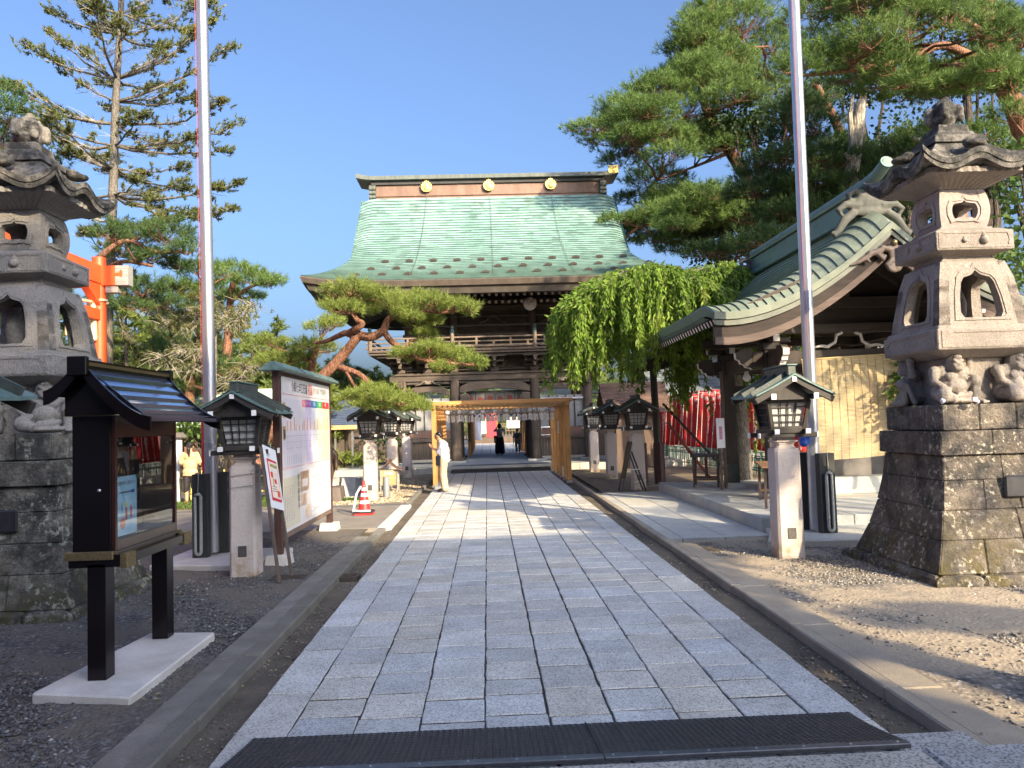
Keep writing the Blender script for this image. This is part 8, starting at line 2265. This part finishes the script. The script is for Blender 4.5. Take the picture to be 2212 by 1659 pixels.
# ---------------- background conifers
def conifer(label, base, h, wd, mat=BACKN, dens=1.0, group='conifers in the distance beyond the garden', name='cedar_tree', bark=DBARK, nsize=.30, start=.12):
    t = thing(name, label, 'tree', base, group); mb = MB()
    mb.tube([base, base+Vector((.1, 0, h*.5)), base+Vector((.05, 0, h))], [.03*h*.5+.08, .1, .03], 9); part(mb, 'trunk', bark, t, smooth=True)
    f = Foliage(); n = int(h*9*dens); br = MB()
    for k in range(n):
        u = start+(1-start)*(k+random.random())/n; z = h*u; R = wd*(1-u)**.75*random.uniform(.65, 1.1)+.15; a = random.uniform(0, 2*PI)
        e = base + Vector((math.cos(a)*R, math.sin(a)*R, z-R*.10+random.uniform(-.1, .15))); o = base + Vector((.1*u, 0, z-R*.05))
        br.tube([o, o.lerp(e, .6)+Vector((0, 0, .1*R)), e], [.035, .022, .01], 4, False)
        m = int(6+10*R); w_ = rng.uniform(.25, 1.03, m)
        P = np.array(o)[None]*(1-w_)[:, None] + np.array(e)[None]*w_[:, None]
        P = P + rng.normal(0, 1, (m, 3))*np.array([.16, .16, .06])*R*w_[:, None]; P[:, 2] += .08*R*np.sin(PI*w_)
        D = np.tile(np.array([math.cos(a), math.sin(a), .45]), (m, 1)) + rng.normal(0, .35, (m, 3))
        f.needles(P, D, nsize*rng.uniform(.7, 1.2, m), 11, .6, .026)
    part(br, 'branches', bark, t)['kind'] = 'stuff'; f.build('crown', mat, t)
def gbase(x, Y): p = at(x, 960, Y); p.z = 0; return p
def hpx(y, Y): return at(600, y, Y).z
for x, y, Y, wd, lab in ((600, 690, 42, 3.2, 'layered cedar rising just right of the left flagpole'), (560, 725, 36, 2.8, 'lower cedar behind the notice board roof'), (655, 735, 40, 3.0, 'pale cedar behind the notice board'), (735, 770, 44, 3.2, 'cedar between notice board and gate'),
                         (810, 800, 48, 3.0, 'cedar close to the left corner of the gate'), (520, 690, 40, 3.2, 'cedar directly behind the left flagpole'), (440, 670, 38, 3.4, 'cedar behind the half dead fir'), (360, 640, 36, 3.4, 'tall cedar beside the vermilion pillar'), (290, 640, 38, 3.6, 'cedar right behind the vermilion beam end'),
                         (120, 560, 40, 4.0, 'cedar seen through the left stone lantern'), (30, 520, 38, 4.0, 'cedar at the far left edge'), (470, 780, 33, 2.4, 'small cedar behind the shop roof'), (690, 850, 38, 2.2, 'low cedar above the blue roofed hut'), (390, 800, 32, 2.2, 'small cedar behind the notice case roof')):
    conifer(lab, gbase(x, Y), hpx(y, Y), wd, NEEDLE_Y if x in (560, 655, 470) else BACKN)
def broad(label, pads, mat, base, name='broadleaf_tree', L=.16, dens=1.0, group=None, bark=DBARK, r=.16, w=.35):
    t = thing(name, label, 'tree' if name != 'shrub' else 'shrub', base, group)
    top = max((c.z for c, *_ in pads)); mb = MB(); cen = sum((c for c, *_ in pads), Vector())/len(pads)
    tp = [base, base.lerp(cen, .55)+Vector((0, 0, -.1)), cen]; mb.tube(smooth_path(tp), [r*(1-.07*i) for i in range(9)], 8)
    for c, *_ in pads: q = bend(tp[1], c, .08, 4, .05); mb.tube(q, [r*.5, r*.4, r*.3, r*.2, r*.1], 6)
    part(mb, 'trunk', bark, t, smooth=True)
    f = Foliage()
    for c, rx, ry, rz in pads:
        n = int(230*dens*(rx*rz+rx*ry*.7+.1)*(.16/L)**1.2)
        P, d = pad_tufts(c, (rx, ry, rz), n, .45, -.9)
        f.leaves(P, d*.7+rng.normal(0, .6, d.shape)+np.array([0, 0, -.15]), L*rng.uniform(.7, 1.2, len(P)), L*w)
    f.build('crown', mat, t)
for x, y, Y, rx, ry, m_, lab in ((440, 905, 22.8, 60, 42, BROAD, 'leafy shrub behind the woman in orange'), (500, 930, 23.5, 50, 40, BROAD_D, 'dark shrub behind the left flagpole planks'), (570, 930, 24, 45, 45, BROAD, 'shrub between left lantern post and notice board'), (395, 930, 24, 50, 40, BROAD_D, 'dark shrub beside the small roofed sign'),
                                 (835, 925, 31.5, 36, 40, BROAD_D, 'dark shrub between hut and lantern posts'), (760, 915, 39, 40, 26, BROAD, 'shrub behind the blue roof')):
    c = at(x, y, Y); s = Y/1662; b = c.copy(); b.z = 0
    broad(lab, [(c, rx*s, rx*s*.8, ry*s), (c+Vector((rx*s*.5, .2, -ry*s*.5)), rx*s*.7, rx*s*.6, ry*s*.6), (c+Vector((-rx*s*.5, -.2, -ry*s*.4)), rx*s*.7, rx*s*.6, ry*s*.6)], m_, b, 'shrub', L=.13, dens=1.3, group='shrubs along the garden', r=.06)
# grass on the verge
n = 5000; gx = rng.uniform(-13, -4.5, n); gy = rng.uniform(19.0, 21.6, n); f = Foliage()
f.leaves(np.stack([gx, gy, np.full(n, -.02)], 1), np.stack([rng.normal(0, .3, n), rng.normal(0, .3, n), np.ones(n)], 1), rng.uniform(.06, .14, n), .012); f.build('grass', GRASSM, None, 'stuff')
n = 900; f = Foliage(); gx = rng.uniform(-4.6, -3.2, n); f.leaves(np.stack([gx, rng.uniform(19.8, 20.2, n), np.full(n, -.02)], 1), np.stack([rng.normal(0, .4, n), rng.normal(0, .4, n), np.ones(n)], 1), .09, .012); f.build('grass', GRASSM, None, 'stuff')

# ---------------- big pines on the right
pA = pads_px([(1282, 277, 52, 16), (1345, 262, 64, 24), (1330, 302, 62, 20), (1425, 195, 70, 30), (1395, 240, 66, 26), (1480, 235, 74, 32), (1555, 130, 78, 36), (1478, 108, 44, 20), (1520, 62, 62, 30), (1600, 48, 80, 36), (1350, 345, 52, 18), (1415, 385, 62, 22), (1380, 430, 50, 16), (1455, 330, 54, 22), (1470, 455, 66, 24), (1400, 492, 58, 18), (1345, 478, 48, 14), (1545, 495, 78, 26),
               (1540, 420, 62, 24), (1610, 470, 72, 26), (1650, 200, 72, 36), (1670, 110, 72, 40), (1590, 205, 64, 28), (1550, 320, 50, 20), (1475, 535, 54, 15), (1575, 5, 70, 34), (1500, 165, 60, 26), (1440, 290, 60, 22), (1520, 280, 60, 24), (1600, 280, 56, 22), (1330, 520, 40, 12), (1300, 588, 30, 10)], 34, jit=2.0, fill=230)
pine('huge red pine spreading left over the gate roof', [at(1700, 1000, 35.6), at(1690, 720, 35.6), at(1640, 450, 35.1), at(1588, 345, 34.6), at(1540, 270, 34.2), at(1515, 180, 34.0), at(1530, 60, 34.0), at(1545, -40, 34.0)], .42, .12,
     [([at(1560, 300, 34.4), at(1480, 285, 33.8), at(1390, 290, 33.4), at(1310, 285, 33.2)], .12, .03), ([at(1530, 230, 34.1), at(1470, 180, 33.9), at(1430, 190, 33.8)], .10, .03), ([at(1625, 430, 35.0), at(1540, 450, 34.1), at(1450, 470, 33.6), at(1380, 490, 33.4)], .12, .03),
      ([at(1520, 150, 34.0), at(1590, 110, 33.6), at(1660, 100, 33.6)], .1, .03), ([at(1575, 330, 34.6), at(1500, 360, 34.0), at(1420, 390, 33.6)], .09, .03)], pA, NEEDLE, RBARK, tsize=.27, nn=20, w=.010, dens=1.0)
pB = pads_px([(1760, 40, 76, 38), (1850, 18, 80, 36), (1790, 108, 78, 36), (1880, 88, 80, 38), (1960, 40, 86, 40), (2045, 30, 82, 40), (2120, 58, 70, 44), (2000, 165, 62, 24), (2070, 190, 54, 24), (2150, 112, 54, 34), (1900, 185, 54, 20), (1830, 165, 62, 22), (2195, 180, 54, 38), (2205, 80, 46, 44), (2080, -25, 72, 34), (1940, -32, 86, 34), (1810, -32, 82, 34), (1945, 212, 44, 16), (1730, 150, 56, 24), (1900, 130, 60, 26), (2120, 170, 44, 24), (2180, 240, 44, 20)], 17.5, jit=1.2, fill=150)
pine('great red pine with a long low limb at the top right corner', [at(2330, 1000, 18.5), at(2290, 600, 18.5), at(2205, 265, 18), at(2150, 150, 17.8), at(2130, 40, 17.6), at(2140, -80, 17.6)], .34, .14,
     [([at(2150, 150, 17.8), at(2081, 114, 17.4), at(2032, 98, 17.2), at(1979, 122, 17.0), at(1897, 143, 16.9), at(1775, 159, 16.9), at(1715, 165, 17)], .12, .03), ([at(2150, 160, 17.8), at(2080, 140, 17.3), at(2010, 150, 17.1), at(1890, 190, 17)], .08, .025), ([at(2140, 80, 17.7), at(2030, 20, 17.4), at(1900, 0, 17.2), at(1780, 20, 17.2)], .09, .03), ([at(2140, 100, 17.7), at(2200, 55, 17.5), at(2240, 60, 17.5)], .09, .05)],
     pB, NEEDLE, RBARK, tsize=.19, nn=22, w=.0068, dens=1.45)
pC = pads_px([(1650, 355, 62, 22), (1690, 295, 46, 22), (1755, 400, 70, 26), (1830, 440, 78, 26), (1705, 450, 78, 28), (1635, 415, 62, 22), (1785, 335, 62, 22), (1880, 395, 52, 22), (1765, 265, 46, 22), (1665, 520, 78, 26), (1590, 550, 62, 20), (1745, 480, 78, 25), (1690, 240, 46, 24), (1760, 205, 56, 24), (1530, 545, 56, 18), (1930, 330, 50, 22), (1980, 300, 44, 22), (1900, 460, 60, 22)], 22.8, jit=1.1, fill=120)
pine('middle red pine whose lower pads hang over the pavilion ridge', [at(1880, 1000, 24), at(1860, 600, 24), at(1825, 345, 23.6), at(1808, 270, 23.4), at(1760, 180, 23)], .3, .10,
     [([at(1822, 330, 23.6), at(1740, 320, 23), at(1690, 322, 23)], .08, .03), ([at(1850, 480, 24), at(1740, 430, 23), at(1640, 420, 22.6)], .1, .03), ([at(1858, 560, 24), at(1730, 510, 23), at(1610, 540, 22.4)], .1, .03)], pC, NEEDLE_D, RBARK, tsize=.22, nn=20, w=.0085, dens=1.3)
pD = pads_px([(2000, 300, 70, 40), (1960, 380, 64, 30), (2060, 330, 60, 34), (1990, 430, 70, 24), (2130, 300, 60, 40), (2180, 360, 60, 40)], 21, jit=.6)
pine('soft green pine behind the roof of the right stone lantern', [at(2080, 1000, 21.5), at(2090, 600, 21.5), at(2060, 300, 21)], .26, .1, [], pD, NEEDLE, RBARK, tsize=.22, nn=20, w=.008, dens=1.4)
# bare snag
t = thing('dead_trunk', 'pale bare broken tree trunk standing among the right pines', 'tree', at(1850, 900, 21.2))
tp = [at(1842, 700, 21.4), at(1840, 400, 21.2), at(1846, 330, 21.2), at(1852, 270, 21.2), at(1860, 215, 21.1)]
mb = MB(); mb.tube(smooth_path(tp), [.22, .22, .22, .21, .21, .2, .2, .2, .2, .19, .19, .185, .18, .17, .16, .14, .10], 12); mb.tube([at(1842, 330, 21.15), at(1836, 250, 21.1), at(1842, 205, 21.1)], [.1, .07, .05], 8); mb.tube([at(1850, 345, 21.1), at(1832, 340, 21.0), at(1826, 330, 21)], [.08, .06, .05], 8); mb.tube([at(1856, 240, 21.1), at(1874, 225, 21.0)], [.05, .03], 7)
part(mb, 'trunk', M_bark('snag_bark', (.32, .29, .25), (.52, .49, .44), (7, 7, 1.5), .8), t, smooth=True)
# dark evergreen backdrop and leafy bits
for x, y, Y, rx, ry, m_, lab in ((1960, 300, 26, 130, 110, BROAD_D, 'dark broadleaf evergreen behind the dead trunk'), (2130, 330, 26, 140, 140, BROAD_D, 'dark broadleaf evergreen behind the right stone lantern'), (1760, 420, 30, 150, 130, BROAD_D, 'dark evergreen behind the pavilion ridge'), (1560, 480, 33, 130, 100, BROAD_D, 'dark evergreen between gate roof and pavilion'), (1980, 520, 27, 160, 120, BROAD_D, 'dark evergreen behind the pavilion gable'),
                                 (1640, 250, 32, 130, 110, BROAD_D, 'dark evergreen high behind the red pines'), (1830, 120, 28, 150, 110, BROAD_D, 'dark evergreen crown behind the upper right pine'), (2100, 110, 27, 130, 120, BROAD_D, 'dark evergreen crown at the top right'), (2190, 640, 24, 120, 150, BROAD, 'green tree at the right edge behind the stone lantern'),
                                 (1600, 700, 36, 200, 100, BROAD_D, 'dark evergreen behind the red banners'), (1760, 800, 34, 200, 130, BROAD_D, 'dark evergreen seen under the pavilion roof'), (1500, 830, 38, 120, 110, BROAD_D, 'dark evergreen behind the small shrine hut'), (2000, 800, 32, 160, 140, BROAD_D, 'dark evergreen behind the reed blind')):
    c = at(x, y, Y); s = Y/1662; b = c.copy(); b.z = 0
    ps_ = [(c+Vector((random.uniform(-.5, .5)*rx*s, random.uniform(-.6, 1.2), random.uniform(-.55, .5)*ry*s)), rx*s*.55, rx*s*.45, ry*s*.5) for _ in range(6)]
    broad(lab, ps_, m_, b, 'evergreen_tree', L=.19, dens=.8, group='dark evergreens behind the right pines', r=.25, w=.3)
b = at(2120, 1000, 13.2); b.z = 0
broad('bright leafy shrub beside the right stone lantern figures', [(at(1962, 845, 14.2), .35, .4, .5), (at(1975, 880, 14.2), .3, .4, .4), (at(1965, 800, 14.4), .2, .3, .4)], BROAD, at(1965, 1000, 14.2)*1, 'shrub', L=.14, dens=1.6, r=.05)
broad('leafy branches hanging in at the right edge above the stone lantern', [(at(2200, 330, 11.5), .18, .3, .16), (at(2205, 470, 12), .3, .4, .35), (at(2200, 560, 12), .25, .4, .3), (at(2190, 415, 12.4), .2, .3, .2)], BROAD, Vector((10.2, 12.5, 0)), 'broadleaf_tree', L=.16, dens=1.3, r=.08)

# ---------------- weeping cherry
def weeping():
    base = at(1604, 1005, 20.6); base.z = 0
    t = thing('weeping_tree', 'weeping cherry with long drooping bright green branches', 'tree', base)
    c1, c2 = at(1395, 590, 19.2), at(1545, 585, 20.6)
    mb = MB(); tp = smooth_path([base, at(1598, 900, 20.6), at(1575, 760, 20.4), at(1540, 660, 20.4), c2]); mb.tube(tp, [.26*(1-.045*i) for i in range(len(tp))], 11)
    lp = smooth_path([at(1575, 760, 20.4), at(1500, 680, 20.0), at(1440, 610, 19.5), c1]); mb.tube(lp, [.15*(1-.06*i) for i in range(len(lp))], 9)
    for c in (c1, c2):
        for k in range(9): a = k*.7; mb.tube(bend(c, c+Vector((math.cos(a)*1.3, math.sin(a)*1.2, -.35)), .10, 4, .03), [.05, .04, .03, .02, .012], 6)
    part(mb, 'trunk', GBARK, t, smooth=True)
    f = Foliage(); st = MB()
    def strand(p, L, out):
        k = max(3, int(L/.22)); pts = [p]; d = Vector(out)
        for i in range(k):
            d = (d*.62 + Vector((random.uniform(-.12, .12), random.uniform(-.12, .12), -.5))).normalized(); pts.append(pts[-1]+d*.22)
        st.tube(pts, [.009]*len(pts), 3, False)
        A = np.array(pts); seg = rng.integers(0, k, int(L*44)); u = rng.random(len(seg))[:, None]
        P = A[seg]*(1-u)+A[seg+1]*u
        D = (A[seg+1]-A[seg])*3.2 + rng.normal(0, .42, P.shape) + np.array([0, 0, -.35])
        f.leaves(P + rng.normal(0, .03, P.shape), D, rng.uniform(.12, .20, len(P)), .027)
    def zbot(x, y): return at(x, y, 19.3).z
    for c, R, N, zb_ in ((c1, 2.15, 430, lambda p: zbot(1300, 884)+.9*max(0, (p.x-c1.x-.2))*.7+random.uniform(-.15, 1.0)+.35*random.random()**2*2), (c2, 1.85, 330, lambda p: 3.2+random.uniform(-.4, 1.2))):
        for k in range(N):
            a = random.uniform(0, 2*PI); r = R*math.sqrt(random.random()); 
            p = c + Vector((r*math.cos(a), r*math.sin(a)*.8, .12+.12*math.sin(3*a)-.42*(r/R)**2*R*.72))
            if c is c1 and p.x < c.x-1.2: p.z -= .25*(c.x-1.2-p.x)**1
            L = max(.5, p.z - zb_(p))*random.uniform(.55, 1.0)
            strand(p, L, (math.cos(a)*.9, math.sin(a)*.9, .25))
    for k in range(26):                                   # dense shaded curtain and those behind the pavilion post
        p = at(random.uniform(1440, 1500), random.uniform(640, 720), 18.9+random.random()); strand(p, p.z-at(1450, random.uniform(820, 905), 19).z, (0, -.1, 0))
    for k in range(16):
        p = at(random.uniform(1592, 1640), 700, 20.8+random.random()); strand(p, p.z-at(1600, random.uniform(850, 990), 21).z, (.1, -.1, 0))
    part(st, 'strands', M_flat('green_twig', (.09, .10, .04), .8), t)['kind'] = 'stuff'; f.build('crown', WEEP, t)
weeping()
for k, (x, y, Y, wd) in enumerate(((545, 740, 35, 3), (615, 745, 34, 2.8), (668, 775, 35, 2.8), (725, 790, 36, 3), (780, 800, 38, 3), (835, 820, 42, 3), (330, 690, 33, 3.2), (270, 650, 32, 3.2), (400, 700, 33, 3), (470, 720, 34, 3), (860, 850, 45, 3), (705, 840, 33, 2.4), (590, 830, 31, 2.4), (640, 860, 30.5, 2))):
    conifer(ordn(k, 14) + 'cedar of the pale green belt behind the garden', gbase(x, Y), hpx(y, Y), wd, NEEDLE_Y if k % 3 else BACKN, .95, 'pale cedar belt behind the garden', nsize=.3, start=.04)
for x, y, Y, wd, lab in ((585, 770, 50, 4, 'far cedar left of the notice board roof'), (640, 790, 52, 4, 'far cedar just above the notice board roof'), (700, 800, 50, 4, 'far cedar between board and leaning trunk'), (770, 815, 54, 4, 'far cedar under the leaning pine'), (845, 830, 52, 3.5, 'far cedar at the gate side'), (500, 760, 52, 4, 'far cedar behind the left lantern post'), (330, 700, 50, 5, 'far cedar left of the half dead fir')):
    conifer(lab, gbase(x, Y), hpx(y, Y), wd, BACKN, .7, 'far cedars along the left horizon', nsize=.4, start=.05)
# trees far beyond the gate opening and round the court
for x, y, Y, wd, lab in ((1060, 840, 80, 5, 'pale tree far beyond the gate opening'), (960, 820, 75, 5, 'tree far beyond the gate, left'), (1150, 820, 78, 5, 'tree far beyond the gate, right'), (1300, 760, 60, 4, 'tree behind the right side of the gate'), (880, 780, 58, 4, 'tree behind the left side of the gate')):
    conifer(lab, gbase(x, Y), hpx(y, Y), wd, BACKN, .6, 'trees far beyond the gate', nsize=.5)
# ================================================================== BEHIND THE CAMERA: added unseen casters that throw the long evening shadows
BNCW = M('bounce_wall', (.74, .73, .71), (.80, .79, .77), .85, scale=1.0)  # kept near white so the hall bounces light into the shade
t = thing('shadow_hall', 'added flat roofed hall blocking the sun behind the viewer', 'building', (-4, -13, 0))  # unseen block added to cast the straight shadow edge on the path
mb = MB(); mb.box(-20, 12.55, -18, -10, -.1, 12.1); part(mb, 'wall', BNCW, t)
mb = MB(); mb.box(-20.1, 12.6, -18.1, -9.95, 12.101, 12.45); part(mb, 'parapet', BNCW, t)
for i in range(9):
    for j in range(3):
        mb = MB(); mb.box(-18.5+i*3.3, -16.6+i*3.3, -9.99, -9.96, 1.4+j*3.6, 3.2+j*3.6); part(mb, 'window', M_flat('hall_glass', (.05, .06, .07), .1), t)
def px_tree(label, base, pads, L, dens, trunk):
    ps = [(Vector(c), rx, ry, rz) for c, rx, ry, rz in pads]
    broad(label, ps, BROAD_D, Vector(base), 'caster_tree', L=L, dens=dens, group='unseen shadow trees behind the viewer', r=trunk, w=.45)
px_tree('added tall shadow tree behind the flat roofed hall, left', (-4, -20, 0), [((-8+4.2*k, -19.5, 16.2+.8*math.sin(k*2)), 3.2, 2.0, 3.6) for k in range(3)], .55, 1.1, .4)  # crowns added above the hall to keep the left side in shade
px_tree('added tall shadow tree behind the flat roofed hall, right', (8, -20, 0), [((4.5+3.0*k, -19.5, 16.4+.6*math.cos(k*2)), 2.6, 2.0, 3.7) for k in range(4)] + [((16.4, -19.5, 16.6), 1.9, 1.6, 3.9), ((16.2, -19.5, 13.4), 2.0, 1.6, 2.6)], .55, 1.2, .4)
# added leaning tree: wedge crown with level top, shaped for its shadow
def wedge():
    base = Vector((8.6, -6, 0)); t = thing('caster_tree', 'added leaning shadow tree beside the hall behind the viewer', 'tree', base, 'unseen shadow trees behind the viewer')
    mb = MB(); mb.tube(smooth_path([base, Vector((9.3, -6, 3)), Vector((10.55, -6, 5.9)), Vector((11.1, -6, 7.2)), Vector((11.9, -6, 9.2))]), [.3-.011*i for i in range(17)], 10)
    part(mb, 'trunk', DBARK, t, smooth=True)
    f = Foliage(); n = 9000; x = rng.uniform(9.9, 14.4, n); z = rng.uniform(6.6, 10.25, n)
    lo = 6.6+(x-10.6)*.86+.25*np.sin(x*5)
    k = (z > lo) & (z < 10.2-.03*rng.random(n)); x, z = x[k], z[k]; P = np.stack([x, -6+rng.uniform(-.35, .35, len(x)), z], 1)
    f.leaves(P, rng.normal(0, 1, P.shape), .20, .10)
    for cx, cz, rx, rz, m in ((12.4, 7.15, .85, .2, 900), (13.6, 6.3, .9, .16, 0), (14.6, 7.4, .5, .25, 260)):  # extra leaf clumps added for loose shadow shapes on the gravel
        d = ball(m) if m else np.zeros((0, 3)); P = np.array([cx, -6, cz])+d*np.array([rx, .3, rz])*rng.random((len(d), 1))**.4
        if m: f.leaves(P, rng.normal(0, 1, P.shape), .16, .08)
    f.build('crown', BROAD_D, t)
wedge()
px_tree('airy unseen tree behind the viewer on the right, set for dapples', (19, -7, 0), [((15.2, -6.2, 9.2), 1.0, .9, .9), ((16.6, -6, 10.4), 1.1, .9, 1.0), ((17.5, -6, 11.5), .8, .9, .6), ((18.6, -6.4, 11.8), 1.3, 1.0, 1.0), ((20.6, -6, 13.4), 1.6, 1.0, 1.2), ((22.0, -6, 11.4), 1.4, 1.0, 1.1), ((19.8, -6, 15.0), 1.5, 1, .9)], .22, .36, .28)  # unseen tree, sparse crowns placed to dapple the right side
